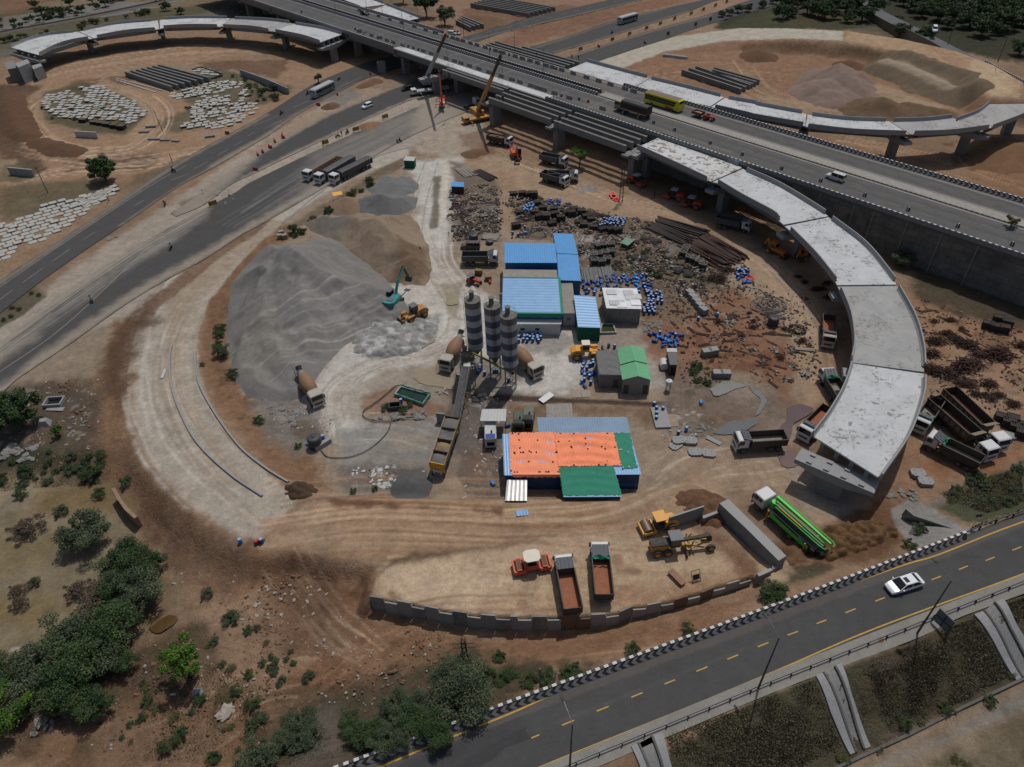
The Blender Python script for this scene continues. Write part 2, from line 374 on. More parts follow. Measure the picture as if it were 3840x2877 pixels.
 ps(B('600 480 700 430 870 340 1010 330 1110 340 1150 400 1500 470 1680 560 1760 680 1760 900 1700 1010 1450 1060 1080 1090 730 1070 600 1010 480 880 470 720 520 590'),(146,128,108),3,1.5,1,.35)
 ps(B('880 350 1000 340 990 420 960 560 1010 620 1080 640 1090 700 1240 700 1290 760 1240 850 1000 850 960 760 760 1000 700 940 640 860 780 690 880 590 900 480'),eA,4,1.6,.95,.15)
 tr(B('930 350 905 450 905 520 960 610 1000 680'),6,(140,126,110),7,1.1,.5,6)
 tr(B('960 350 960 470 960 560 1010 640 980 720 900 770 780 800 720 900 700 960'),7,(196,190,180),12,1.0,.5,7)
 tr(B('1010 640 990 720 940 760 820 790 730 850 740 960 740 1040'),8,(150,138,122),12,.9,.45,8)
 ps(B('960 350 975 350 958 480 942 480'),(196,186,170),.4,.1,.85,.05)
 ps(B('935 380 955 380 945 490 930 495'),(98,92,72),1,.6,.8,.7)
 ps(B('800 715 900 690 950 680 945 730 870 770 800 770 765 740'),(122,118,112),3,1.6,.85,.9)
 sp(B('790 720 900 680 940 690 930 750 860 770 780 760'),(190,188,184),.16,1.3,.8,3)
 ps(B('820 770 880 735 940 700 950 730 890 765'),(108,94,76),1.5,1,.8,.4)
 ps(B('950 615 1000 610 995 690 970 690'),(128,114,94),1.5,1,.7)
 ps(B('790 830 840 800 900 790 965 800 960 830 880 840 800 850'),(146,131,110),2,1,.8,.2)
 ps(B('470 600 610 480 640 500 520 600 490 700 495 800 540 880 600 930 690 1000 720 1060 640 1060 560 990 470 880 440 760 450 660'),(138,104,76),2.5,1.4,.95,.9)
 sp(B('470 640 500 640 510 800 600 930 690 1040 560 980 460 850 450 700'),(104,76,56),.25,1.0,.7,4)
 ps(B('600 500 720 430 860 340 885 350 800 400 700 460 640 500'),(112,98,78),1.6,1,.9,.9)
 ps(B('560 860 640 860 700 900 710 960 640 985 570 960 550 900'),(128,120,112),2.5,1.5,.9,.8)
 sp(B('570 860 660 870 690 940 620 960'),(168,165,160),.2,1.5,.6,5)
 ps(B('610 900 670 905 700 935 680 960 625 945'),(96,84,68),1.5,.8,.8,.1)
 ps(B('740 840 850 800 960 830 970 900 780 920 720 900'),(158,148,134),3,1,.7)
 ps(B('780 860 850 840 960 880 960 900 860 915 790 905'),(140,106,80),2,1,.8,.5)
 ps(B('740 930 1000 900 1010 960 960 1010 760 1010 720 980'),(134,130,124),3,1.2,.9,.3)
 tr(B('760 930 860 925 960 950'),8,(160,156,148),10,.8,.5,9)
 ps(B('840 930 930 945 900 970 840 960'),(150,134,112),2,1,.5)
 ps(B('730 1010 860 1000 930 1010 990 1030 1010 1080 860 1075 740 1060'),(120,112,104),2.5,1.5,.85,.8)
 sp(B('790 1000 890 1000 880 1050 800 1030'),(205,206,208),.18,.7,.9,6)
 ps(B('850 1020 930 1010 920 1060 850 1065'),(88,87,85),2,1,.85,.8)
 ps(B('960 830 1120 850 1100 880 1080 1090 985 1060 975 900'),(108,100,93),2.5,1.5,.9,.8)
 sp(B('980 850 1090 860 1080 1060 990 1040'),(160,156,150),.12,.8,.6,7)
 ps(B('1000 980 1060 970 1070 1040 1010 1050'),(128,98,76),3,2,.6)
 ps(B('905 1050 960 1000 990 1040 1000 1080 880 1090'),(158,138,116),2,1,.7)
 ps(B('985 770 1110 770 1130 820 1060 850 990 850'),(104,98,90),2,1,.7,.6)
 ps(B('980 848 1190 858 1290 862 1480 870 1480 882 1290 876 1180 872 980 862'),(70,56,46),.7,.5,.9,.9)
 ps(B('1100 880 1220 870 1430 880 1400 940 1360 900 1240 900 1100 900'),(124,98,74),2.5,1.3,.9,.7)
 ps(B('1100 700 1300 720 1290 800 1330 840 1440 850 1470 780 1420 740 1380 690 1100 700'),(160,152,142),2.5,1.2,.85,.2)
 tr(B('1120 800 1190 760 1260 745'),6,(190,184,174),8,.8,.4,10)
 ps(B('1120 735 1210 720 1240 740 1200 770 1130 760'),(128,122,114),2,1,.7,.3)
 ps(B('1290 700 1400 700 1400 740 1300 760'),(140,126,112),2,1,.7,.6)
 ps(B('975 350 1070 370 1085 430 1080 520 980 520'),(112,98,84),3,1.5,.85,.8)
 ps(B('1110 420 1280 450 1480 480 1590 560 1570 600 1400 560 1250 520 1110 520'),(108,92,76),3,1.5,.85,.8)
 ps(B('1250 520 1400 540 1560 590 1600 640 1480 640 1390 700 1380 620 1250 620'),(100,86,68),4,2,.8,.8)
 sp(B('1250 520 1400 540 1560 590 1600 640 1480 640 1390 700 1380 620 1250 620'),(74,78,52),.16,2.2,.6,8)
 sp(B('1235 525 1310 500 1330 560 1260 560'),(200,198,194),.22,.6,.9,9)
 ps(B('1400 690 1500 630 1600 620 1700 680 1740 800 1700 880 1600 860 1480 840 1400 760'),(136,96,70),4,2,.9,.6)
 sp(B('1420 680 1700 660 1730 830 1500 840'),(104,66,48),.24,1.6,.55,10)
 sp(B('1380 650 1550 620 1600 700 1450 760'),(150,140,128),.18,.8,.5,11)
 ps(B('1370 600 1480 600 1520 690 1420 700'),(124,106,86),3,1.5,.7,.7)
 ps(B('1480 790 1560 800 1680 830 1700 900 1600 950 1480 950 1420 900 1430 860'),(126,112,98),4,2,.85,.7)
 sp(B('1420 870 1520 870 1540 930 1430 940'),(190,188,184),.12,.7,.8,12)
 sp(B('1400 880 1560 850 1560 960 1420 960'),(84,78,72),.25,1.0,.6,13)
 sp(B('1350 820 1560 760 1640 850 1500 860'),(70,78,54),.12,1.6,.6,14)
 ps(B('1560 800 1640 800 1660 850 1600 870 1550 850'),(150,136,118),2.5,1.2,.7)
 ps(B('1000 230 1150 260 1380 390 1500 470 1560 440 1200 250 1050 200'),(146,108,80),5,2,.8,.3)
 tr(B('1020 300 1100 340 1200 380 1320 430 1500 465 1600 530 1700 620 1760 720 1770 850'),10,(178,152,124),14,1.2,.6,11)
 ps(B('1000 330 1080 345 1200 395 1330 435 1480 462 1560 500 1680 600 1750 700 1790 860 1760 900 1720 820 1690 680 1600 570 1480 490 1300 462 1180 430 1080 390 1010 360'),(160,134,107),3,1.2,.85,.25)
 ps(B('960 250 1030 240 1060 300 1020 330 960 340 900 330'),(168,156,140),4,2,.8)
 ps(B('1080 370 1110 380 1120 500 1080 510'),(152,124,98),2,1,.8)
 ps(B('985 290 1060 285 1080 330 1020 345'),(118,88,66),3,2,.6,.6)
 ps(B('1380 300 1500 320 1560 400 1700 520 1640 560 1500 480 1400 420 1250 360'),(128,104,82),4,2,.7,.3)
 ps(B('1240 400 1290 395 1290 415 1250 418'),(126,128,128),1.5,1,.7)
 ps(B('1990 640 2260 640 2260 1000 2140 1000 2000 1060 1900 1080 1860 1100 1780 1060 1740 980 1760 900 1830 760'),(150,116,88),4,2,1,.6)
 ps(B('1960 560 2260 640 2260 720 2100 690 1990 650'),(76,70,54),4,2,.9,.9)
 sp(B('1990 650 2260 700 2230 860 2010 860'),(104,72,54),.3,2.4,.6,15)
 ps(B('2000 830 2200 860 2230 960 2050 960 2000 1000 1960 900'),(158,132,106),4,2,.7)
 ps(B('2010 960 2180 990 2200 970 2230 930 2150 1020 2030 1040 1990 1010'),(136,92,62),3,1.5,.85,.4)
 tr(B('1990 900 2050 960 2120 1010'),10,(170,144,116),8,.9,.5,12)
 ps(B('1440 950 1560 1000 1750 960 1800 1010 1900 1110 1930 1160 1820 1150 1700 1110 1600 1040 1500 1040'),(158,134,110),4,1.6,.9,.25)
 tr(B('1400 1075 1500 1010 1600 990 1700 980'),12,(180,160,136),12,1.,.5,13)
 tr(B('1480 1000 1560 960 1600 960 1660 1000 1700 1060 1760 1100'),12,(142,112,84),8,1.,.45,14)
 ps(B('1680 990 1780 1010 1850 1060 1840 1120 1740 1090'),(150,142,134),3,1.5,.6)
 ps(B('1770 1140 1830 1130 1920 1090 1950 1130 1950 1170 1870 1215 1760 1220 1740 1180'),(120,86,58),2.5,1.4,.95,1)
 ps(B('1900 1090 1950 1080 1985 1100 1975 1140 1945 1150'),(140,98,70),2,1,.8)
 ps(B('1640 1190 1700 1150 1750 1160 1760 1200 1700 1240 1660 1260'),(120,88,66),2,1.3,.9,.9)
 ps(B('1660 1240 1760 1215 1800 1225 1680 1275'),(66,72,50),1.2,.9,.8,.9)
 ps(B('1925 1100 1960 1080 2010 1090 2080 1140 2140 1135 2212 1110 2300 1085 2300 1120 2090 1170 2000 1210 1960 1170'),(134,131,126),.5,.15,1,.15)
 ps(B('2020 1095 2050 1080 2212 1000 2300 970 2300 1090 2212 1105 2140 1125 2090 1130'),(82,86,62),1.5,.8,1,.9)
 ps(B('1985 1090 2100 1050 2160 1030 2190 1015 2100 1070 2010 1100'),(120,116,108),1,.5,.7)
 ps(cL+cM[::-1],(164,154,139),.9,.35,1,.08)
 ps(B('285 800 300 930 340 1020 420 1100 500 1150 560 1180 545 1190 480 1165 400 1115 325 1045 285 960 272 860'),(150,124,98),1.5,.8,.8,.4)
 tr(B('470 545 380 620 320 700 300 800 320 920 380 1020 500 1120'),9,(176,170,158),10,1.6,.45,41)
 tr(B('540 530 450 620 400 700 380 800 410 900 500 1020 600 1110'),9,(150,130,108),9,1.4,.45,42)
 ps(B('540 470 620 440 660 470 600 490 520 560 440 620 360 690 360 640 450 560'),(152,134,112),4,2,.7)
 st(B('800 345 700 410 610 480'),.9,(96,84,66),.4,.2,.7)
 ps(B('560 470 640 400 760 355 880 318 885 335 760 385 690 425 610 480'),(170,162,149),1.0,.3,.95,.05)
 ps(B('640 1085 900 1080 1300 1080 1420 1060 1500 1010 1560 1050 1545 1130 1400 1150 1000 1200 820 1220 640 1190 540 1200 560 1170'),(156,128,100),3,1.4,.95,.25)
 tr(B('560 1150 800 1110 1100 1120 1300 1110 1420 1080'),20,(140,106,78),22,1.3,.6,15)
 tr(B('560 1160 800 1130 1100 1140 1350 1115 1500 1040'),22,(172,148,120),18,1.2,.5,16)
 ps(B('700 1075 900 1090 1080 1100 1080 1108 860 1100 720 1090'),(104,70,48),1,.8,.8,.7)
 ps(B('850 1195 1000 1188 1200 1160 1210 1168 1010 1200 860 1225 830 1250 810 1255'),(92,74,58),1,.8,.85,.8)
 ps(BAY,(176,151,122),2.0,1.0,.95,.2)
 ps(B('820 1240 900 1215 1100 1215 1110 1340 900 1330 815 1300'),(188,165,136),3,1.5,.7,.1)
 ps(B('1480 1130 1560 1130 1640 1210 1660 1250 1600 1270 1560 1200'),(124,90,66),2,1,.85,.7)
 sp(BAY,(122,86,62),.07,2.2,.6,16)
 ps(B('1330 1290 1450 1250 1600 1240 1600 1275 1450 1310 1350 1335'),(146,110,82),3,1.5,.7)
 tr(B('1000 1200 1300 1230 1600 1240'),16,(146,112,84),12,.7,.35,17)
 ps(B('520 1190 700 1200 810 1230 800 1320 900 1345 1060 1368 1250 1365 1450 1330 1650 1270 1700 1280 1500 1380 1200 1460 1000 1560 700 1657 300 1720 100 1720 80 1600 330 1480 430 1400 420 1300 400 1230'),(142,106,78),4,1.8,1,.9)
 ps(B('420 1280 600 1290 650 1400 550 1500 400 1500 330 1500 420 1400'),(156,128,102),4,2.5,.8,.7)
 sp(B('480 1200 800 1230 820 1400 600 1420 520 1300'),(98,68,48),.32,2.6,.6,17,1)
 sp(B('600 1350 1500 1360 1100 1560 560 1600'),(112,78,54),.3,3.2,.5,18,1)
 tr(B('640 1180 680 1250 740 1330 830 1400'),4,(168,140,112),4,1.2,.8,18)
 tr(B('570 1190 640 1290 720 1390 860 1450'),5,(170,146,120),3,1.2,.7,19)
 tr(B('480 1620 700 1560 900 1420 1100 1400 1400 1370'),14,(158,122,90),12,1.2,.5,20)
 tr(B('250 1657 420 1580 560 1500 700 1480'),8,(164,136,108),6,1.2,.5,21)
 ps(B('600 1230 760 1240 800 1300 720 1370 620 1330'),(112,80,58),4,3,.6,1)
 ps(B('1000 1375 1300 1372 1200 1440 1040 1430'),(138,96,66),4,2,.7,.7)
 ps(B('250 700 300 690 330 640 275 760 268 850 290 960 330 1040 400 1110 470 1160 560 1200 520 1260 430 1240 300 1140 230 1060 190 960 200 820'),(124,94,70),3,1.6,1,.9)
 ps(B('210 780 270 700 350 620 330 700 275 790 262 900 245 900'),(96,72,54),3,1.5,.8,.9)
 ps(B('230 1050 300 1080 420 1180 520 1240 500 1300 400 1260 300 1160'),(126,98,76),3,1.5,.8,1)
 ps(B('310 660 420 570 540 490 600 470 470 560 350 660'),(122,94,72),1.2,.7,.8,.7)
 ps(B('-60 840 120 830 210 820 230 960 220 1040 100 1060 -60 1060'),(92,80,66),5,2.5,.95,.9)
 sp(B('-60 830 200 830 220 1000 -60 1000'),(150,142,132),.12,.8,.6,19)
 ps(B('-60 950 120 960 150 1010 60 1030 -60 1030'),(60,66,44),3,2,.9,.9)
 ps(B('60 970 150 965 190 1000 170 1040 90 1060'),(66,66,48),3,2,.7,.8)
 ps(B('230 850 270 880 280 1000 330 1080 300 1090 240 1040 215 950'),(150,116,88),2,1.4,.7,.8)
 ps(B('-60 1030 60 1010 190 1030 260 1060 290 1100 330 1240 330 1340 290 1400 140 1480 -60 1560'),(124,112,88),4,2,1,.1)
 ps(B('60 1040 110 1015 130 1040 230 1050 280 1090 240 1110 60 1110'),(112,90,54),3,1.5,.7,.1)
 ps(B('-60 1170 60 1160 200 1110 200 1150 80 1200 -60 1250'),(120,104,70),3,2,.6,.1)
 ps(B('-60 1300 60 1290 150 1310 60 1360 -60 1350'),(118,98,56),3,2,.6,.1)
 ps(B('320 1330 350 1300 390 1320 370 1350 330 1365'),(106,78,42),1,.5,.9,.05)
 ps(B('340 1230 390 1260 400 1320 360 1350 320 1330'),(118,98,72),2,1,.8)
 ps(B('-60 1480 160 1440 330 1400 420 1340 440 1400 330 1500 180 1560 100 1620 -60 1657 -60 1720'),(104,84,64),5,3,.9,1)
 sp(B('200 1440 450 1330 560 1600 100 1660'),(70,72,48),.3,3.0,.7,20)
 sp(B('0 1380 110 1380 130 1500 0 1480'),(168,166,160),.18,.9,.7,21)
 ps(B('330 1440 400 1430 410 1500 340 1500'),(82,68,58),2,1.2,.8)
 ps(B('540 1560 640 1520 740 1500 860 1470 1000 1390 1100 1400 1300 1430 1280 1450 1000 1550 850 1620 740 1680 500 1700'),(74,70,52),4,2.5,.9,1)
 ps(B('640 1570 700 1520 745 1560 760 1640 700 1680 600 1680'),(66,63,60),2.5,1.2,.95,.4)
 ps(B('150 1560 300 1540 480 1590 460 1660 200 1700'),(150,122,96),4,2,.7,.8)
 ps(T(3,3,'-1400 2000 -900 1650 0 1080 1300 600 1650 430 2209 220 3000 0 3000 800 2209 930 1700 1170 780 1620 0 2000'),(92,86,66),.8,.3,1,.9)
 ps(T(3,3,'700 850 1300 640 1500 760 1300 1300 1000 1480 800 1100'),(98,88,80),6,3,.7,.8)
 sp(T(3,3,'-1200 1700 0 1080 2209 250 2209 920 780 1600 0 1900'),(96,80,58),.14,3.0,.5,22)
 sp(T(3,3,'-1200 1700 0 1080 2209 250 2209 920 780 1600 0 1900'),(72,76,50),.25,2.4,.5,23)
 ps(T(3,3,'-600 2300 780 1640 1700 1200 2209 960 3000 650 3000 1900 -600 2600'),(134,118,98),.8,.4,1,.5)
 ps(T(3,3,'-600 2400 600 1760 1500 1400 2209 1060 3000 760 3000 850 2209 1170 1500 1500 600 1900 -600 2500'),(120,117,111),1.2,.6,.9,.2)
 ps(T(3,3,'900 1760 1700 1450 2209 1200 3000 900 3000 1900 900 2000'),(100,90,66),2,1.5,.7,.8)
 sp(T(3,3,'900 1760 1700 1450 2209 1200 2400 1900 900 2000'),(70,78,44),.3,1.6,.7,24)
 ps(B('1330 150 1440 112 1560 92 1700 88 1840 92 1980 130 2120 190 2150 220 2060 250 1950 250 1700 235 1500 190 1380 170'),(140,106,80),4,2,1,.5)
 tr(B('1250 200 1420 160 1560 150 1700 160'),16,(166,132,102),12,1.6,.5,22)
 tr(B('1580 130 1640 200 1800 240 1950 230'),14,(176,150,120),10,1.6,.5,23)
 ps(B('1620 205 1760 215 1900 235 1960 240 1850 210 1900 180 1990 215 2060 235 1990 250 1700 240'),(170,146,116),4,1.5,.7)
 ps(B('1600 100 1700 92 1850 96 1900 112 1820 125 1700 115 1620 125'),(110,86,64),3,2,.8,.9)
 ps(B('1900 112 2000 135 2110 180 2060 215 1960 180 1880 140'),(116,98,76),4,2,.8,.9)
 ps(B('1330 120 1430 82 1560 66 1700 65 1820 71 1820 87 1700 83 1560 89 1440 110 1340 148 1240 170 1180 160'),(176,168,152),1.2,.5,.95,.05)
 ps(B('1825 71 1950 88 2060 115 2150 150 2205 190 2200 212 2130 208 2060 180 1950 118 1880 100 1825 90'),(168,138,106),1.5,.8,.95,.15)
 tr(B('1850 80 1960 105 2080 155'),8,(148,112,84),8,1.2,.5,24)
 ps(B('2100 150 2150 160 2200 205 2140 210 2080 175'),(182,158,126),2,1,.8)
 ps(B('1780 300 2100 350 2300 280 2300 460 2180 440 1960 370'),(142,106,78),5,2,1,.5)
 tr(B('1800 310 2000 350 2212 420'),14,(172,138,106),12,1.4,.6,25)
 sp(B('2000 310 2212 290 2212 400 2050 360'),(104,76,54),.3,3,.6,25,1)
 ps(B('1750 0 1900 -10 1880 20 1800 30'),(120,110,96),3,1,.4)
def bT():
 ys=[];y=16.
 while y<470:ys.append(y);y+=max(.18,.0034*(y**1.22)*0.36+.07)
 ys=np.array([-2500,-700,-200,-60,-20,0,8]+ys+[500,560,660,820,1100,1600,2600,5000])
 NXC=960;t=np.linspace(-1,1,NXC);ext=np.array([1.15,1.6,3,7,20])
 t=np.concatenate([-ext[::-1],t,ext]);W=np.where(ys<16,75,np.where(ys>470,330,62+.585*np.clip(ys,16,470)))
 X=(W[:,None]*t[None,:]);Y=np.repeat(ys[:,None],len(t),1);shp=X.shape;X=X.ravel();Y=Y.ravel()
 H=bD(X,Y);p=bF(X,Y,(140,116,94),.5);bG(p);k=a3((cI(X,Y,26,5,21)-.05)*2.2)*np.clip(p.Rg*1.3,0,1)*.38;p._mix(slice(None),k,(98,72,54),None);k=a3((cI(X,Y,17,5,33)-.1)*2.5)*np.clip(1.1-p.Rg,0,1)*.22;p._mix(slice(None),k,(176,160,138),None)
 amp=np.clip(p.Rg,0,1);far=np.clip(Y/150,.6,1.6)
 H=H+amp**1.5*(.34*p.n1*far+.13*p.n0+.35*p.n2*far)+.06*p.n2
 for poly in bH:
  poly=np.array(poly);x0,y0=poly.min(0)-1;x1,y1=poly.max(0)+1;m=(X>=x0)&(X<=x1)&(Y>=y0)&(Y<=y1)
  d=az(X[m],Y[m],poly);base=bD(X[m],Y[m]);H[m]=np.where(d<.4,np.minimum(H[m],base-.10),H[m])
 rr=len(ys);cc=len(t);cr=np.arange(rr*cc).reshape(rr,cc)
 F=np.stack([cr[:-1,:-1],cr[:-1,1:],cr[1:,1:],cr[1:,:-1]],-1).reshape(-1,4)
 me=bo('ground',np.stack([X,Y,H],1),F,True);p.attr(me)
 me.materials.append(aF('ground_soil'));o=ah('ground',me);aL(o,kind='structure');return o
bH=[]
def aM(name,Lp,Rp,nl,nc,zO,base,painter,m,kind='structure',zf=None,rO=.1):
 """ribbon between two world polylines"""
 A=co(Lp,nl);Bp=co(Rp,nl);t=np.linspace(0,1,nc)
 Pn=A[:,None,:]*(1-t)[None,:,None]+Bp[:,None,:]*t[None,:,None];X=Pn[...,0].ravel();Y=Pn[...,1].ravel()
 Z=(bD(X,Y)if zf is None else zf(X,Y))+zO
 pa=bF(X,Y,base,rO);
 if painter:painter(pa)
 cr=np.arange(nl*nc).reshape(nl,nc);F=np.stack([cr[:-1,:-1],cr[:-1,1:],cr[1:,1:],cr[1:,:-1]],-1).reshape(-1,4)
 me=bo(name,np.stack([X,Y,Z],1),F,True)
 pa.attr(me);me.materials.append(m);o=ah(name,me);aL(o,kind=kind);return o
def WP(px,z=None):return[aj(G(*q)[:2])if z is None else P(q[0],q[1],z)[:2]for q in px]
cs=aF('asphalt',.9,.45,.15)
eB=aF('concrete_paving',.9,.5,.25)
def dn(name,Lpx,Rpx,base,painter=None,zO=.05,z=None,nl=400,nc=60,m=None,cut=True):
 Lp=sm(WP(Lpx,z),6);Rp=sm(WP(Rpx,z),6);
 if cut:bH.append([aj(q)for q in Lp]+[aj(q)for q in Rp[::-1]])
 return aM(name,Lp,Rp,nl,nc,zO,base,painter,m or cs)
eC=I('road_paint_white',(188,188,184),.85,var=.25,s_c=3);YEL=I('road_paint_yellow',(186,150,70),.85,var=.22,s_c=3);eD=I('road_paint_faded',(150,147,140),.9,var=.3,s_c=3)
FYEL=I('road_paint_faded_yellow',(128,118,88),.9,var=.2)
MARK={}
def aG(mb,O,w,zO,zf=None):
 O=[np.array(p[:2])for p in O]
 for i in rg(len(O)-1):
  d=O[i+1]-O[i];L=np.linalg.norm(d);
  if L<1e-6:continue
  n=np.array([-d[1],d[0]])/L*w/2;q=[O[i]-n,O[i+1]-n,O[i+1]+n,O[i]+n]
  mb.quad(*[(a[0],a[1],(float(bD(a[0],a[1]))if zf is None else zf)+zO)for a in q])
def cR(mb,O,d4,gap,w,zO,zf=None,start=0):
 p=np.array(O,float)[:,:2];d=np.r_[0,np.cumsum(np.linalg.norm(np.diff(p,axis=0),axis=1))];s=start
 f=lambda t:(np.interp(t,d,p[:,0]),np.interp(t,d,p[:,1]))
 while s+d4<d[-1]:aG(mb,[f(s),f(s+d4)],w,zO,zf);s+=d4+gap
def dU(strokes=(),edge=(150,138,122),a=.5):
 def f(p):
  p.C*=(1+.06*p.n3+.05*p.n2)[:,None]
  for px,wd,col,ft,n,al in strokes:p.stroke(px,wd,col,ft,n,al)
 return f
A_U=K_(2,'-700 1560 0 1052 160 945 462 742 679 602 1000 425 1167 321 1312 258 1421 222 1765 132 1900 88 2100 42 2307 -5 2700 -95')
A_L=K_(2,'-700 1745 0 1175 167 1046 317 940 453 849 670 700 792 634 1000 512 1131 421 1344 308 1443 272 1787 158 1900 119 2126 68 2434 -5 2850 -95')
def pA(p):
 p.C*=(1+.05*p.n3+.05*p.n2)[:,None]
 p.stroke(K_(2,'-100 1130 0 1062 462 750 679 610 1000 432'),1.6,(132,124,112),1.6,.5,.7)
 p.stroke(K_(2,'800 622 1000 508 1131 425 1344 312'),2.2,(150,138,122),2.5,.6,.75);p.stroke([(453,846),(670,700),(800,625)],1.2,(128,120,110),1.4,.4,.7)
 p.stroke([(1000,480),(1200,380),(1300,310)],1.2,(104,102,99),2,.4,.5)
 p.stroke([(1765,150),(2126,64),(2434,-8)],1.2,(126,120,110),1.5,.4,.6)
dn('service_road',A_U,A_L,d3,pA,nl=900)
B2_U=K_(2,'640 800 700 762 850 650 950 588 1176 457 1357 376 1516 317 1700 250 2013 170 2153 128 2307 75 2500 30 2660 -5 3000 -80')
B2_L=K_(2,'660 812 760 770 870 690 950 652 1222 520 1403 435 1561 367 1750 300 2081 199 2294 136 2579 45 2715 -5 3060 -80')
def pB2(p):
 p.C*=(1+.05*p.n3+.05*p.n2)[:,None]
 p.poly(K_(2,'600 850 650 770 800 670 950 582 960 600 860 690 800 740 720 820'),(152,142,128),5,1,.8)
 p.stroke(K_(2,'800 680 950 592 1176 460 1357 378 1500 320'),1.8,(150,138,124),2.,.6,.8)
 p.stroke(K_(2,'760 770 950 652 1222 520 1403 435 1561 367'),2.2,(152,140,126),2.4,.7,.85)
 p.stroke(K_(2,'2013 178 2153 134 2307 80 2500 34'),1.2,(120,114,106),1.4,.4,.6);p.stroke([(2081,196),(2294,133),(2579,42)],1.2,(128,116,102),1.4,.4,.6)
dn('service_road',B2_U,B2_L,d3,pB2,nl=800)
C_U=K_(2,'-600 1780 0 1284 120 1190 272 1075 543 907 770 782 883 722 950 679 1203 557 1326 502 1448 453 1629 376 1800 325 2144 208 2353 140 2670 50 2800 5 3150 -85')
C_L=K_(2,'-600 2060 0 1480 120 1385 253 1296 521 1110 770 970 900 885 1000 830 1222 700 1448 560 1629 470 1800 400 2244 230 2488 150 2670 88 2900 22 3270 -85')
def pC(p):
 p.C*=(1+.05*p.n3+.05*p.n2)[:,None]
 p.poly(K_(2,'-100 1270 272 1060 560 890 800 770 700 860 520 980 420 1040 250 1160 60 1310 -100 1420'),(152,143,129),5,1.2,.9)
 p.tracks(K_(2,'0 1320 250 1150 540 950 800 800'),6,(104,102,100),10,.9,.6,31)
 p.tracks([(-100,1390),(250,1130),(540,940)],3,(92,92,92),5,.8,.6,32)
 p.stroke(K_(2,'-100 1540 0 1465 253 1280 521 1095 770 955 1000 815 1222 690 1448 552'),3.0,(150,139,124),3.5,1.0,.9)
 p.poly(K_(2,'1150 620 1203 557 1326 502 1448 453 1629 376 1700 380 1629 480 1448 570 1222 740 1090 760'),(146,138,128),9,2,.6)
 p.tracks(K_(2,'850 850 1200 640 1448 520 1600 440'),7,(112,110,107),12,1.1,.6,33)
 p.tracks([(900,800),(1200,600),(1448,490)],5,(96,96,96),7,1.0,.55,34)
 p.poly(K_(2,'1560 400 1800 320 1900 330 1760 440 1560 520'),(158,147,132),6,1.6,.75)
 p.stroke([(2144,212),(2353,145),(2670,56)],1.3,(132,118,102),1.6,.4,.7)
dn('service_road',C_U,C_L,d3,pC,nl=900,nc=70)
dn('country_road',B('-60 82 0 72 140 50 330 20 500 -25'),B('-60 68 0 55 140 34 300 8 470 -38'),(112,112,110),dU(),nl=60,nc=6,cut=False)
def eE():
 mb=MB();ws=lambda O:[aj(q)for q in sm(WP(O),6)]
 aG(mb,ws(K_(2,'-300 1290 0 1078 250 905 554 704 700 620')),.14,.066);
 aG(mb,ws(T(1,0,'0 1045 220 955')),.12,.066);aG(mb,ws(T(1,0,'330 892 510 815')),.12,.066);aG(mb,ws(T(1,0,'740 715 890 640')),.12,.066)
 aG(mb,ws(K_(2,'-300 1590 0 1395 250 1216 543 940')),.14,.066)
 for a,b in((T(0,1,0,938),T(0,1,108,857)),(T(0,1,190,796),T(0,1,356,677)),(T(0,1,430,625),T(0,1,582,518)),(T(0,1,690,440),T(0,1,790,378)),(T(0,1,1115,160),T(0,1,1195,113)),(T(0,0,1420,1495),T(0,0,1560,1440)),(T(0,0,1610,1400),T(0,0,1725,1340)),(T(0,0,1810,1285),T(0,0,1885,1243)),(T(0,0,1940,1210),T(0,0,2010,1170)),(T(0,0,2050,1130),T(0,0,2110,1095)),(T(1,0,150,1040),T(1,0,235,998)),(T(1,0,285,972),T(1,0,350,940))):
  aG(mb,ws([a,b]),.12,.066)
 for a,b in((T(0,1,125,1298),T(0,1,212,1230)),(T(0,1,382,1088),T(0,1,430,1050)),(T(0,1,620,890),T(0,1,655,866)),(T(0,1,845,710),T(0,1,945,633))):aG(mb,ws([a,b]),.12,.066)
 cR(mb,ws(T(2,0,'0 235 500 110 1000 -10')),3,5,.15,.066)
 aG(mb,ws(T(1,0,'1800 315 2209 190')+T(2,0,'500 60 800 -5')),.12,.066)
 o=bd('road_marking',mb,eD);aL(o,kind='structure')
eE()
def pF(p):
 p.C*=(1+.03*p.n3+.03*p.n2)[:,None]
 q=lambda*a:[P(x,y,ag)[:2]for x,y in a]
 p.stroke(None,1.5,(92,88,84),.4,.2,.8,world=q(*[(x,y+30)for x,y in cf[1:6]]))
 p.poly(None,(62,62,63),.1,.02,.85,world=q(*T(2,3,'-620 1880 -560 1780 -300 1560 150 1325 205 1420 -10 1500 -120 1600')))
 p.poly(None,(66,66,68),.15,.05,.6,world=q(*T(1,3,'1250 1657 1800 1400 2209 1240 2209 1420 1800 1600 1600 1700')))
 for k in rg(9):
  a=T(3,3,100+260*k-60,700-95*k);
 for a,b in((T(2,3,350,1355),T(2,3,420,1600)),(T(2,3,650,1260),T(2,3,740,1440)),(T(2,3,930,1140),T(2,3,1000,1310)),(T(3,3,215,400),T(3,3,300,560)),(T(3,3,440,560),T(3,3,540,720)),(T(2,3,1260,1160),T(2,3,1290,1220))):
  p.stroke(None,.08,(52,52,53),.12,.05,.6,world=q(a,b))
 p.stroke(None,.12,(96,97,98),.8,.3,.5,world=q(*T(2,3,'250 1350 780 1150 1330 930 2209 590')))
 p.poly(None,(80,76,72),.2,.1,.7,world=q(*T(1,3,'1760 1290 1900 1280 1890 1360 1775 1365')))
def zF(X,Y):return np.full(np.shape(X),ag)
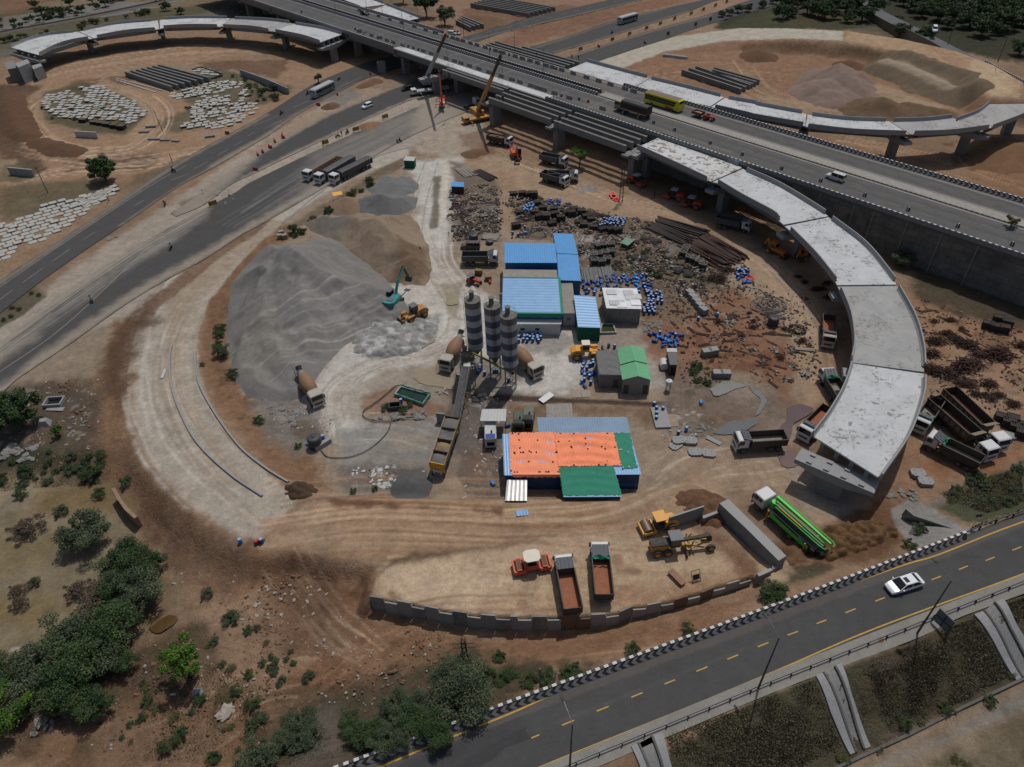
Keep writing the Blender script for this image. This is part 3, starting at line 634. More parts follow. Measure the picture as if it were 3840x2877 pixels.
Lp=sm([P(x,y,ag)[:2]for x,y in cf],6);Rp=sm([P(x,y,ag)[:2]for x,y in dl],6);bH.append([aj(q)for q in Lp]+[aj(q)for q in Rp[::-1]])
aM('highway_road',Lp,Rp,700,60,.05,(76,76,76),pF,cs,zf=zF)
def pAp(p):
 p.C*=(1+.08*p.n2+.05*p.n1)[:,None]
Ap=sm([P(x,y,ag)[:2]for x,y in cK],6)
aM('road_shoulder',Rp,Ap,300,10,.10,(136,133,126),pAp,eB,zf=zF,rO=.4)
mb=MB();qz=lambda O:[P(x,y,ag)[:2]for x,y in O]
YF=T(1,3,'500 1890 1050 1657 1770 1358')
aG(mb,sm(qz(YF),5),.2,.062,ag);aG(mb,sm(qz(T(1,3,'1862 1322 2209 1180')+T(2,3,'700 915 1560 620 2209 372')+T(3,3,(1165,0))+T(3,2,'1500 1460 2209 1185 3400 800')),5),.2,.062,ag)
aG(mb,sm(qz(T(2,3,'-600 2050 280 1657 1350 1225 2209 870')+T(3,3,'1000 500 2209 55 3200 -330')),5),.17,.062,ag)
for x0,y0,x1,y1,t in((205,1418,270,1390,2),(457,1312,560,1270,2),(745,1195,845,1155,2),(1032,1080,1125,1042,2),(1307,970,1395,935,2),(1570,865,1663,828,2),(1827,765,1917,728,2),(2080,662,2168,627,2),(250,565,335,535,3),(490,470,570,440,3),(728,380,812,347,3),(977,284,1055,254,3),(1442,107,1520,77,3),(1668,22,1742,-8,3)):
 aG(mb,qz(T(t,3,(x0,y0),(x1,y1))),.15,.062,ag)
aG(mb,qz(T(3,2,'1890 1510 1965 1480')),.15,.062,ag);aG(mb,qz(T(3,2,'2110 1425 2185 1395')),.15,.062,ag)
aL(bd('road_marking',mb,YEL),kind='structure')
ak=I('concrete_weathered',(128,128,126),.88,var=.16,s_c=.8,bump=.25,sK=.35);ad=I('concrete_pale',(146,147,147),.85,var=.12,s_c=1.1,bump=.2,sK=.2)
aP=I('concrete_dark',(96,95,92),.9,var=.22,s_c=.6,bump=.3,sK=.45);d5=I('rusty_rebar',(92,58,42),.85,var=.3,s_c=4)
do=I('barrier_black',(34,34,36),.7,var=.2,s_c=3,dS=.3);WHT=I('barrier_white',(200,200,198),.75,var=.12,s_c=3,dS=.15);GRYP=I('barrier_grey',(148,148,150),.8,var=.15,s_c=3,dS=.2)
aB=I('galvanised_steel',(128,131,133),.45,.7,var=.12,s_c=3);Q=I('dark_steel',(52,53,54),.6,.4,var=.25,s_c=3)
def cS(name,base,spot,amt):
 g=NG(name);c=g.scale(L3(base),g.rng(g.noise(.25,6,.7),.3,.7,.86,1.12));c=g.mix(g.rng(g.mul(g.noise(.12,6,.8),g.noise(1.6,9,.75)),.27,.34,0,.8),c,C4((104,99,92)))
 c=g.mix(g.rng(g.noise(.8,2,.5,g.mapv((1,1,1),.7)),amt,amt+.03,0,.75),c,C4(spot));g.bump(g.noise(2.5,8),.25,.08);return g.out(c,.85)
eF=cS('deck_spotted',(200,201,200),(112,96,84),.57);aq=cS('deck_pale',(192,194,195),(120,110,100),.665);ct=cS('deck_grey',(160,160,158),(124,118,110),.74)
HA=R(-48.4671);HU=V3((cos(HA),sin(HA),0));HV=V3((-HU.y,HU.x,0));HO=V3((-38.197,275.940,0));HZ=9.5
def F(s,v,z=HZ):q=HO+HU*s+HV*v;return(q.x,q.y,z)
def aR(mb,s0,s1,v0,v1,z0,z1):mb.hexa([F(s0,v0,z0),F(s1,v0,z0),F(s1,v1,z0),F(s0,v1,z0),F(s0,v0,z1),F(s1,v0,z1),F(s1,v1,z1),F(s0,v1,z1)])
S0,S1=-170,300
def sv(px,z=HZ):
 q=V3(P(px[0],px[1],z))-HO;q.z=0;return q.dot(HU),q.dot(HV)
def pH(p):
 p.C*=(1+.03*p.n3+.03*p.n2)[:,None]
 W=lambda s0,s1,v:[F(s0,v)[:2],F(s1,v)[:2]]
 p.stroke(None,1.2,(122,116,108),1.2,.3,.7,world=W(S0,S1,24.2));p.stroke(None,1.6,(118,112,104),1.6,.4,.6,world=W(80,S1,1.0));p.stroke(None,1.0,(112,108,102),1.2,.3,.6,world=W(S0,-2,1.))
 p.stroke(None,1.4,(116,111,104),1.2,.3,.6,world=W(60,140,4.5));p.stroke(None,1.,(116,110,102),1.,.3,.6,world=W(86,S1,16.6));p.stroke(None,1.,(112,108,100),1.,.3,.5,world=W(86,S1,12.6))
 for k in rg(26):
  s=-160+k*14.;p.stroke(None,.35,(128,127,124),.3,.05,.7 if s<100 else 0.,world=[F(s,0.3)[:2],F(s,24.6)[:2]])
 for v in(6,9.5,19,22):p.stroke(None,.9,(64,65,68),1.6,.3,.35,world=W(S0,S1,v))
 p.poly(None,(120,112,102),3,1,.6,world=[F(92,5.5)[:2],F(100,5)[:2],F(96,8)[:2],F(86,8.5)[:2]])
 p.poly(None,(112,106,100),5,1.2,.5,world=[F(60,14.8+3)[:2],F(92,18)[:2],F(92,22)[:2],F(60,24)[:2]])
a=[F(S0,0.2)[:2],F(S1,0.2)[:2]];b=[F(S0,25)[:2],F(S1,25)[:2]]
aM('highway_road',a,b,900,50,.05,(94,93,92),pH,cs,zf=lambda X,Y:np.full(np.shape(X),HZ))
mb=MB();z=HZ
W2=lambda v:[F(S0,v),F(S1,v)]
aG(mb,[F(S0,12.2),F(S1,12.2)],.16,.062,HZ);aG(mb,[F(86,16.9),F(S1,16.9)],.13,.062,HZ);aG(mb,[F(S0,23.4),F(S1,23.4)],.13,.062,HZ);aG(mb,[F(86,1.6),F(S1,1.6)],.1,.062,HZ)
aL(bd('road_marking',mb,eC),kind='structure')
mb=MB()
for v in(4.9,8.6,19.2,21.4):cR(mb,W2(v),2.6,4.6,.13,.062,HZ,start=v)
aL(bd('road_marking',mb,FYEL),kind='structure')
def ar(name,lB,O,face,z,h=.95,chev=True,tipsign=1,period=1.1,cap=True,gP=None,solid=None,zfun=None):
 """pts: 2D polyline, face=+1/-1 side that carries the chevrons"""
 O=co([p[:2]for p in O],max(2,int(np.linalg.norm(np.diff(np.array([p[:2]for p in O]),axis=0),axis=1).sum()/(period/2))))
 t=np.gradient(O,axis=0);t/=np.linalg.norm(t,axis=1)[:,None];n=np.stack([-t[:,1],t[:,0]],1)*face
 zz=(lambda i:z)if zfun is None else(lambda i:float(zfun(O[i][0],O[i][1])))
 def pt(i,off,hh):q=O[i]+n[i]*off;return(q[0],q[1],zz(i)+hh)
 aA=tg(name,lB,'barrier',(0,0,0),0,gP)
 aX=MB();N=len(O)
 fb=.62 if chev else.28;ac=[[pt(i,fb,0),pt(i,fb,.08),pt(i,.15,h),pt(i,-.15,h),pt(i,-.28,.08),pt(i,-.28,0)]for i in rg(N)]
 aX.loft(ac);bd('wall',aX,solid or(do if chev else ak),aA)
 if cap:
  cp=MB();cp.loft([[pt(i,.17,h-.10),pt(i,.165,h+.03),pt(i,-.165,h+.03),pt(i,-.17,h-.10)]for i in rg(N)])
  for k in rg(len(cp.m)):cp.m[k]=(k//4)%2 if k//4<N-1 else 0
  bd('cap',cp,[WHT,do if chev else aP],aA)
 if chev:
  cv=MB();hm=h*.5
  def fp(eG,hh):
   i=int(np.clip(floor(eG),0,N-2));f=min(max(eG-i,0),1);off=fb-(hh-.08)/(h-.08)*(fb-.15)+.008
   q=(O[i]+n[i]*off)*(1-f)+(O[i+1]+n[i+1]*off)*f;return(q[0],q[1],zz(i)+hh)
  K=N-3
  for k in rg(K+1):cv.v+=[fp(k+1,.10),fp(k+1-tipsign*.85,hm),fp(k+1,h-.12)]
  for k in rg(K):
   for j in(0,1):a_=k*3+j;cv.f.append((a_,a_+3,a_+4,a_+1));cv.m.append(k%2)
  bd('chevron_marking',cv,[GRYP,do],aA)
 return aA
q=[P(x,y,ag)[:2]for x,y in[(300,3250),(1303,2877),(1950,2632),(2900,2283),(3311,2127),(3612,2011)]]
q=sm(q,6)
ar('chevron_barrier','black and grey chevron painted barrier with white capped blocks along the foreground road',q,-1,ag,h=1.0,tipsign=1,period=1.08)
ar('chevron_barrier','black and grey chevron barrier down the middle of the flyover, facing the near carriageway',[F(S0,13.1),F(86.5,13.1)],-1,HZ,tipsign=-1,period=1.15)
ar('median_parapet','grey median wall with white dashes on top behind the chevron barrier of the flyover',[F(S0,15.4),F(86,15.4)],1,HZ,chev=False,period=1.15,solid=aP,h=1.0)
ar('chevron_barrier','chevron barrier on the far edge of the flyover left of the cranes',[F(S0,24.9),F(-3,24.9)],-1,HZ,tipsign=-1,period=1.15)
ar('chevron_barrier','long chevron barrier on the far edge of the highway past the yellow bus',[F(87,24.9),F(S1,24.9)],-1,HZ,tipsign=-1,period=1.15)
ar('edge_parapet','grey edge parapet with white dashed top on near side of flyover, upper left',[F(S0,0),F(-1,0)],-1,HZ,chev=False,period=1.2,h=.95)
ar('edge_parapet','grey edge parapet with white dashed top along the high retaining wall',[F(77.5,0),F(S1,0)],-1,HZ,chev=False,period=1.2,h=.95)
mb=MB();aR(mb,87,S1,13.2,16.2,HZ-.1,HZ+.18);o=bd('median_strip',mb,I('median_dust',(150,146,138),.95,var=.25,s_c=1.2,bump=.4));aL(o,kind='structure')
kb=MB();
s=88.
while s<S1:aR(kb,s,s+.55,12.9,13.2,HZ,HZ+.2);s+=1.1
aL(bd('kerb',kb,do),kind='structure')
kb=MB();s=88.55
while s<S1:aR(kb,s,s+.55,12.9,13.2,HZ,HZ+.2);s+=1.1
aL(bd('kerb',kb,I('kerb_dusty',(116,112,106),.9)),kind='structure')
aA=tg('flyover','long grey concrete flyover carrying the highway over the service roads','flyover')
mb=MB();aR(mb,S0,117.8,-.2,25.2,HZ-.3,HZ+.02);bd('deck',mb,ak,aA)
for v in(1.0,4.2,7.4,10.6,14.2,17.6,21,24.2):
 mb=MB()
 for a0,b0 in((-170,-125),(-124.6,-95),(-94.6,-64),(-63.6,-33),(-32.6,-1.2),(-.8,30),(30.4,60),(60.4,90),(90.4,117.6)):aR(mb,a0,b0,v-.3,v+.3,HZ-2.1,HZ-.3);aR(mb,a0,b0,v-.45,v+.45,HZ-2.3,HZ-2.1)
 bd('girder',mb,ak,aA)
mb=MB()
for s in(-125,-95,-64,-33,-1,30,60,90):aR(mb,s-.6,s+.6,.5,24.6,HZ-2,HZ-.35)
bd('diaphragm',mb,aP,aA)
mb=MB();aR(mb,-1,77.4,.2,3.3,HZ-.2,HZ+.12);bd('widening_strip',mb,aq,aA)
def d6(bt,v0,v1,bI,lB,cols=None,cw=1.8,cl=2.6,z0=-.3,gP=None):
 r=tg('bridge_pier',lB,'pier',(0,0,0),0,gP)
 cols=cols or[(v0+v1)/2]
 for v in cols:mb=MB();aR(mb,bt-cw/2,bt+cw/2,v-cl/2,v+cl/2,z0,bI-1.3);bd('column',mb,ak,r)
 mb=MB();q=[];
 cap=[(v0,bI-.6),(v0+1.6,bI-1.35),(v1-1.6,bI-1.35),(v1,bI-.6),(v1,bI),(v0,bI)]
 A=[F(bt-1.1,v,z)for v,z in cap];C_=[F(bt+1.1,v,z)for v,z in cap];mb.loft([A,C_]);bd('pier_cap',mb,ak,r)
 for k in rg(5):v=v0+1+(v1-v0-2)*k/4;mb=MB();aR(mb,bt-.35,bt+.35,v-.35,v+.35,bI,bI+.14);bd('bearing_block',mb,ad,r)
 return r
for i,s in en((-125,-95,-64,-33,-1,30,60,90)):
 d6(s,0.4,24.6,HZ-2.3,'thick concrete pier under the flyover deck, shaded on all sides',[4.5,12.5,20.5],gP='piers under the flyover deck')
aA=tg('retaining_wall','high grey retaining wall of cast panels below the highway on the right','retaining wall')
mb=MB();aR(mb,118,S1,0.0,.35,-1,HZ-.02);aR(mb,118,118.3,.35,25,-1,HZ-.02);aR(mb,118,S1,24.7,25.05,-1,HZ-.02);
def eH():
 g=NG('retaining_panels');sx=g.new('SeparateXYZ');g.L.new(g.mapv((1,1,1),-HA),sx.inputs[0]);cx=g.new('CombineXYZ');g.L.new(sx.outputs[0],cx.inputs[0]);g.L.new(sx.outputs[2],cx.inputs[1])
 br=g.new('TexBrick')
 for k,v in(('Scale',1.),('Brick Width',2.4),('Row Height',1.6),('Mortar Size',.03),('Bias',-.2),('Color1',C4((118,116,110))),('Color2',C4((96,95,91))),('Mortar',C4((66,65,63)))):br.inputs[k].default_value=v
 g.L.new(cx.outputs[0],br.inputs['Vector']);return g.out(g.scale(br.outputs[0],g.rng(g.noise(.35,8,.7),.3,.7,.6,1.3)))
bd('wall',mb,eH(),aA);mb=MB();aR(mb,118,S1,-.35,.45,HZ-.5,HZ-.05);bd('coping',mb,aP,aA)
mb=MB();aR(mb,118.3,S1,.4,24.7,HZ-.6,HZ-.03);bd('fill_top',mb,aP,aA)
for px in(T(3,1,555,45),T(3,1,820,150),T(3,1,995,195),T(3,1,1265,290),T(3,1,1548,385),T(3,1,1850,485),T(3,0,350,1520)):
 s,_=sv(px,8.9);mb=MB();mb.cyl(F(s,-.5,-.5),F(s,-.5,8.9),.09,n=6);mb.cyl(F(s,-.5,8.9),F(s,-.05,9.2),.09,n=6);bd('drain_pipe',mb,I('drain_plastic',(142,142,138),.7),aA)
def bU(mb,a,b,top,depth,w=.62,tw=.2,bw=.6):
 a=V3(a);b=V3(b);d=(b-a);d.z=0;d.normalize();n=V3((-d.y,d.x,0))
 bS=[(-w/2,0),(-w/2,-.14),(-tw/2,-.26),(-tw/2,-depth+.38),(-bw/2,-depth+.2),(-bw/2,-depth),(bw/2,-depth),(bw/2,-depth+.2),(tw/2,-depth+.38),(tw/2,-.26),(w/2,-.14),(w/2,0)]
 L=(b-a).length;pr=[[aj(p+n*x+V3((0,0,z)))for x,z in bS]for p in(a+d*1.1,b-d*1.1)]
 eI=[(-bw/2 if abs(x)<bw/2 and x<0 else(bw/2 if abs(x)<bw/2 else x),z)for x,z in bS]
 E0=[[aj(p+n*x+V3((0,0,z)))for x,z in eI]for p in(a,a+d*1.0,b-d*1.0,b)]
 mb.loft([E0[0],E0[1],pr[0],pr[1],E0[2],E0[3]])
def dV(name,lB,near,far,z0,z1,cu,gP,par=(1,1),gd=1.55,ph=1.0,ng=4,pre=None,ext=None):
 """near / far: photo px of the parapet tops (or deck edges)"""
 n=14
 def eJ(O):
  k=len(O);out=[]
  for i,(x,y)in en(O):
   z=z0+(z1-z0)*i/(k-1);out.append(P(x,y,z+ph)[:2])
  return co(sm(out,5)if k>2 else out,n)
 A=eJ(near);C_=eJ(far);zs=np.linspace(z0,z1,n)
 if pre:return A,C_,zs
 r=tg(name,lB,'bridge span',(0,0,0),0,gP)
 U=(C_-A);W=np.linalg.norm(U,axis=1);U/=W[:,None]
 def pt(i,o,z,side):q=(A[i]+U[i]*o)if side==0 else(C_[i]-U[i]*o);return(q[0],q[1],zs[i]+z)
 X_loft('deck',cu,r,[[pt(i,0,-.25,0),pt(i,0,-.25,1),pt(i,0,0,1),pt(i,0,0,0)]for i in rg(n)])
 for e,i in((0,0),(1,n-1)):
  if ext and ext[e]:
   (xa,xc),f=ext[e];a0,c0=A[i],C_[i];a1=a0*(1-f)+xa*f;c1=c0*(1-f)+xc*f;z=zs[i];X_hexa('deck_end',cu,r,[(*a0,z-.25),(*a1,z-.25),(*c1,z-.25),(*c0,z-.25),(*a0,z-.003),(*a1,z-.003),(*c1,z-.003),(*c0,z-.003)])
   if e:X_hexa('joint_debris',I('joint_soil',(96,74,60),.95,var=.4,s_c=3,bump=.6),r,[(*a0,z-.7),(*xa,z-.7),(*xc,z-.7),(*c0,z-.7),(*a1,z-.32),(*xa,z-.32),(*xc,z-.32),(*c1,z-.32)])
 for s in(0,1):
  if par[s]:
   X_loft('parapet',ad,r,[[pt(i,-.06,-.35,s),pt(i,-.06,ph,s),pt(i,.16,ph,s),pt(i,.24,.3,s),pt(i,.42,.1,s),pt(i,.42,.01,s),pt(i,.42,-.35,s)]for i in rg(n)])
 for k in rg(ng):
  f=(k+.5)/ng*.86+.07;a=A[0]*(1-f)+C_[0]*f;b=A[-1]*(1-f)+C_[-1]*f;mb=MB();
  bU(mb,(a[0],a[1],z0-.25),(b[0],b[1],z1-.25),0,gd);bd('girder',mb,ak,r)
 for e,i in((0,1),(1,n-2)):
  mb=MB();q0=pt(i,.9,-.25,0);q1=pt(i,.9,-.25,1);mb.beam((q0[0],q0[1],q0[2]-.6),(q1[0],q1[1],q1[2]-.6),.3,1.1);bd('diaphragm',mb,aP,r)
 return A,C_,zs
def bJ(a,c,zt,lB,gP=None,cw=2.4,cl=1.7,over=.6,z0=-.4,ped=True,capd=2.4,rebar=False):
 a=V3((a[0],a[1],0));c=V3((c[0],c[1],0));u=(c-a).normalized();n=V3((-u.y,u.x,0));m=(a+c)/2;L=(c-a).length
 r=tg('bridge_pier',lB,'pier',(0,0,0),0,gP)
 def q(x,y,z):p=m+u*x+n*y;return(p.x,p.y,z)
 zb=float(bD(m.x,m.y))+z0
 X_hexa('column',ak,r,[q(-cw/2,-cl/2,zb),q(cw/2,-cl/2,zb),q(cw/2,cl/2,zb),q(-cw/2,cl/2,zb),q(-cw/2,-cl/2,zt-1.3),q(cw/2,-cl/2,zt-1.3),q(cw/2,cl/2,zt-1.3),q(-cw/2,cl/2,zt-1.3)])
 h=L/2+over;cap=[(-h,zt-.75),(-cw/2-.4,zt-1.55),(cw/2+.4,zt-1.55),(h,zt-.75),(h,zt),(-h,zt)]
 X_loft('pier_cap',ad,r,[[q(x,-capd/2,z)for x,z in cap],[q(x,capd/2,z)for x,z in cap]])
 if ped:
  for k in rg(4):
   x=-L/2+(k+.5)/4*L*.9+L*.05
   for y in(-capd*.3,capd*.3):X_hexa('pedestal',ad,r,[q(x-.4,y-.3,zt+.01),q(x+.4,y-.3,zt+.01),q(x+.4,y+.3,zt+.01),q(x-.4,y+.3,zt+.01),q(x-.4,y-.3,zt+.25),q(x+.4,y-.3,zt+.25),q(x+.4,y+.3,zt+.25),q(x-.4,y+.3,zt+.25)])
 return r
def dp(dW,d7,eK,gP,cF,dq,gd=1.55,first=True,last=True,parset=None,zcap=2.05):
 ds=None;res=[]
 pr=[dV('','',nr,fr,z0,z1,None,None,pre=1)for nr,fr,z0,z1 in dW]
 for i,(nr,fr,z0,z1)in en(dW):
  ex=[((pr[i-1][0][-1],pr[i-1][1][-1]),.44)if i else None,((pr[i+1][0][0],pr[i+1][1][0]),.44)if i<len(pr)-1 else None]
  A,C_,zs=dV('bridge_span',d7[i],nr,fr,z0,z1,eK[i],gP,par=(parset[i]if parset else(1,1)),gd=gd,ext=ex);res.append((A,C_,zs))
 eI=[]
 for i in rg(len(res)+1):
  if i==0:
   if not first:continue
   a,c,z=res[0][0][0],res[0][1][0],res[0][2][0]
  elif i==len(res):
   if not last:continue
   a,c,z=res[-1][0][-1],res[-1][1][-1],res[-1][2][-1]
  else:a=(res[i-1][0][-1]+res[i][0][0])/2;c=(res[i-1][1][-1]+res[i][1][0])/2;z=min(res[i-1][2][-1],res[i][2][0])
  bJ(a,c,z-zcap,dq[i],cF)
 return res
RR=[(T(2,0,'1080 1195 1370 1325 1660 1460'),T(2,0,'1290 1095 1610 1210 1925 1340'),9.4,9.2),(T(2,0,(1755,1485))+T(2,1,'1960 60 2209 190')+T(3,1,(185,245)),T(2,0,(1995,1385))+T(3,0,'180 1500 450 1657')+T(3,1,(570,190)),9.1,8.6),(T(3,1,'280 330 480 530 655 745'),T(3,1,'630 240 915 460 1150 745'),8.5,8.0),(T(3,1,'695 825 775 1020 808 1250 785 1400'),T(3,1,'1185 815 1320 1060 1388 1300 1397 1455'),7.9,7.5),(T(3,1,(785,1440))+T(3,2,'720 40 600 250 465 430'),T(3,1,(1400,1555))+T(3,2,'1385 130 1270 450 1040 790'),7.4,6.9)]
rlab=['first curved ramp span, white deck freckled with brown patches beside the highway','second curved ramp span, clean pale deck above the parked tipper','third curved ramp span, pale deck running past the backhoe','fourth curved ramp span, grey deck with swirling trowel marks','last curved ramp span, broad white deck ending in mid air']
rr=dp(RR,rlab,[eF,aq,aq,ct,aq],'spans of the curved ramp on the right','piers of the curved ramp on the right',['square pier at the start of the freckled ramp span','pier between first and second curved ramp spans, beside the red rollers','pier behind the backhoe under the curved ramp','pier under the joint above the brown shaded yard','pier under the joint before the last ramp span','last pier, its open hammerhead cap in full view past the deck end'],last=False)
pe=[P(*T(3,2,345,625),5.2),P(*T(3,2,985,900),5.2)]
a=V3(pe[0]);c=V3(pe[1]);bJ(a,c,5.25,'last pier, its open hammerhead cap in full view past the deck end','piers of the curved ramp on the right',cw=3.4,over=.1,capd=2.8)
TLs=[(K_(2,'145 197 203 167 267 147 329 137'),K_(2,'36 168 113 138 192 120 271 112'),6.6,6.8),([(362,131),(475,111),(579,102)],[(310,106),(435,81),(566,70)],6.8,7.0),(T(0,0,'1350 210 1560 198 1795 200'),T(0,0,'1365 140 1600 128 1875 130'),7.0,7.3),(T(0,0,'1845 200 2080 212')+T(1,0,(120,235)),T(0,0,'1945 135 2209 148')+T(1,0,(300,168)),7.4,7.9),(T(1,0,'180 240 400 285 545 330'),T(1,0,'350 180 560 215 735 260'),8.0,8.6)]
dp(TLs,['leftmost span of the upper left ramp, its cut end over the leaning slab','second span from the left of the upper left ramp','middle span of the upper left ramp above the shaded sand','fourth span of the upper left ramp with a stepped parapet end','last span of the upper left ramp butting against the flyover'],[aq,aq,aq,ct,aq],'spans of the upper left curved ramp','piers of the upper left ramp',['abutment cap behind the leaning slab in the upper left','single leg pier nearest the leaning slab','slim pier in the middle of the upper left ramp','dark pier right of the slim one on the upper left ramp','pier of the upper left ramp before its last span','broad capped pier at the free end of the upper left ramp'],zcap=1.95)
RL=[(T(2,0,'480 560 760 620 1020 700'),T(2,0,'670 485 920 552 1165 615'),9.4,9.4),(T(2,0,'1090 705 1380 785 1660 845'),T(2,0,'1205 630 1500 700 1775 770'),9.4,9.3),(T(2,0,'1730 865 2000 925')+T(3,0,'0 945 385 1010'),T(2,0,'1845 790 2100 835')+T(3,0,'0 840 375 908'),9.2,9.1),(T(3,0,'425 1022 800 1065 1238 1082'),T(3,0,'462 927 760 962 1068 973'),9.0,8.8),(T(3,0,'1312 1082 1600 1072 1925 1032'),T(3,0,'1135 975 1400 968 1615 945'),8.8,8.6),(T(3,0,'1965 1028 2209 935 2420 830'),T(3,0,'1655 970 1830 905 1925 835'),8.6,8.4)]
dp(RL,['wide pale deck span beside the far jersey blocks','pale deck span behind the yellow bus and chevron barrier','deck span of the right loop, its near wall in shade','deck span of the right loop left of the muddy joint','deck span of the right loop above the slanted column','end span of the right loop meeting the sand embankment'],[aq,aq,aq,aq,ct,ct],'spans of the upper right loop','piers of the upper right loop',['hidden pier at the start of the right loop','hidden pier behind the yellow bus','pier of the right loop behind the tractor','pier below the muddy joint of the right loop','tall column in open ground below the right loop','shaded pier near the right end of the loop','abutment pier at the sand embankment'],parset=K_(2,'0 1 0 1 1 1 1 1 1 1 1 1'))
TF=[(T(1,0,'955 70 1230 158'),T(1,0,'1100 20 1385 128'),9.2,9.2),(T(1,0,'640 -40 880 45'),T(1,0,'880 -60 1070 5'),9.2,9.2)]
dp(TF,['short pale ramp span behind the flyover near the two dark trees','pale ramp span at the top edge behind the flyover'],[aq,aq],'ramp spans behind the flyover','piers behind the flyover',['hidden pier behind the flyover']*3,parset=[(0,1),(1,1)])
GIRM=ak
def ai(a,b,zt,lB,gP,depth=1.75):
 r=tg('precast_girder',lB,'girder',(0,0,0),0,gP);mb=MB();bU(mb,(a[0],a[1],zt),(b[0],b[1],zt),0,depth,w=.75,bw=.68);bd('beam',mb,GIRM,r)
 mb=MB();d=(V3(b)-V3(a));d.z=0;L=d.length;d.normalize();n=V3((-d.y,d.x,0))
 bE=[]
 for j,t in en(np.arange(.5,L-.3,.45)):
  p=V3(a)+d*t;p.z=zt;sg=-1 if j%2 else 1;bE+=[p+n*.18*sg+V3((0,0,.02)),p+n*.18*sg+V3((0,0,.15))]
 mb.tube(bE,.022,3)
 bd('stirrups',mb,d5,r);return r
for v in(-10,-7.1,-4.2,-1.4):
 lb={-10:'outermost',-7.1:'second',-4.2:'third',-1.4:'innermost'}[v]
 ai(F(63,v),F(89.6,v),HZ-.2,lb+' bare girder of the open bay next to the yellow crane','bare girders of the flyover widening')
 ai(F(91,v),F(117.4,v),HZ-.2,lb+' bare girder of the open bay above the small green tree','bare girders of the flyover widening')
for v in(-2.6,-.7):ai(F(31,v),F(61.5,v),HZ-.2,('outer' if v<-2 else 'inner')+' bare girder between the two cranes beside the pale deck strip','bare girders of the flyover widening')
for s,cT in((62,'square pier under the bare girders beside the yellow crane'),(90,'pier midway under the bare girders'),(118.3,'pier where the bare girders meet the freckled ramp span')):
 d6(s,-11.6,-.2,HZ-2.1,cT,[-7],cw=1.9,cl=3.0,gP='piers of the flyover widening')
i=0
q0=[sv(T(2,0,130,380),9.3),sv(T(2,0,610,508),9.3)]
for k in rg(4):
 v=q0[0][1]-k*2.3
 if v>25.6:ai(F(q0[0][0]-(12 if k>0 else 0),v),F(q0[1][0],v),HZ-.2,['farthest','second farthest','third farthest','nearest'][k]+' bare girder on the far side of the flyover','bare girders behind the flyover')
d6(q0[1][0],25.4,q0[0][1]+1.2,HZ-2.1,'pier under the far bare girders beside the pale deck',[q0[0][1]-2],cw=1.8,cl=2.4,gP='piers of the flyover widening')
pc=[P(*T(1,0,1380,655),6.0),P(*T(1,0,1640,600),6.0)]
bJ(pc[0],pc[1],6.0,'new hammerhead pier with workers on top beside the white crane',None,cw=2.6,cl=2.0,over=.2)
pp=G(*T(1,0,1070,600));r=tg('pier_stump','short unfinished concrete column with bare rebar between service roads','column',pp);X_cbox('column',ak,r,0,0,-.3,3.0,2.2,4.2)
mb=MB();[mb.beam((x,y,3.8),(x+ru(-.1,.1),y,5.0),.05)for x in np.linspace(-1.3,1.3,9)for y in(-.9,.9)];bd('rebar',mb,d5,r)
def a8(a0,b0,a1,b1,n,lB,gP,zt=1.8,depth=1.7):
 """n girders lying side by side between photo px a0-b0 (first) and a1-b1 (last), tops"""
 for k in rg(n):
  f=k/(n-1);pa=P(a0[0]*(1-f)+a1[0]*f,a0[1]*(1-f)+a1[1]*f,zt);pb=P(b0[0]*(1-f)+b1[0]*f,b0[1]*(1-f)+b1[1]*f,zt)
  ai(pa,pb,zt,lB%(['first','second','third','fourth','fifth','sixth','seventh','eighth','ninth','tenth'][k]),gP,depth)
a8(T(0,0,1035,590),T(0,0,1420,715),T(0,0,1310,532),T(0,0,1730,640),7,'%s girder counted from the front in the stored row above the slab field','girders stored in the left loop')
a8(T(2,0,1455,575),T(2,0,1945,735),T(2,0,1570,545),T(2,0,2020,700),3,'%s girder from the front in the stored row inside the right loop','girders stored in the right loop')
a8(T(2,0,1690,590),T(2,0,2040,690),T(2,0,1720,555),T(2,0,2095,660),3,'%s girder from the front in the darker row behind, inside the right loop','girders stored in the right loop')
a8(T(1,0,1800,25),T(1,0,2290,110),T(1,0,1990,-30),T(1,0,2500,60),7,'%s girder from the front in the stack at the top edge','girders stored at the top edge')
a8(T(1,0,1680,165),T(1,0,1800,222),T(1,0,1740,135),T(1,0,1905,200),4,'%s girder from the front in the short row behind the bushy tree','girders stored behind the trees')
def zE(X,Y):return 3+5.0*np.clip((np.asarray(X)-175)/60,0,1)
EU=[P(x,y,z)[:2]for(x,y),z in zip(T(3,0,'880 -60 930 10 1050 90 1400 215 1850 385 2209 535 2700 760'),(3,3,3.2,5,7,8,8))]
ED=[P(x,y,z)[:2]for(x,y),z in zip(T(3,0,'830 -60 870 30 1000 135 1480 330 1700 420 2209 625 2700 850'),(3,3,3.2,5,7,8,8))]
eM=None
aM('highway_road',sm(EU,5),sm(ED,5),120,14,.05,(100,101,103),dU(),cs,zf=zE)
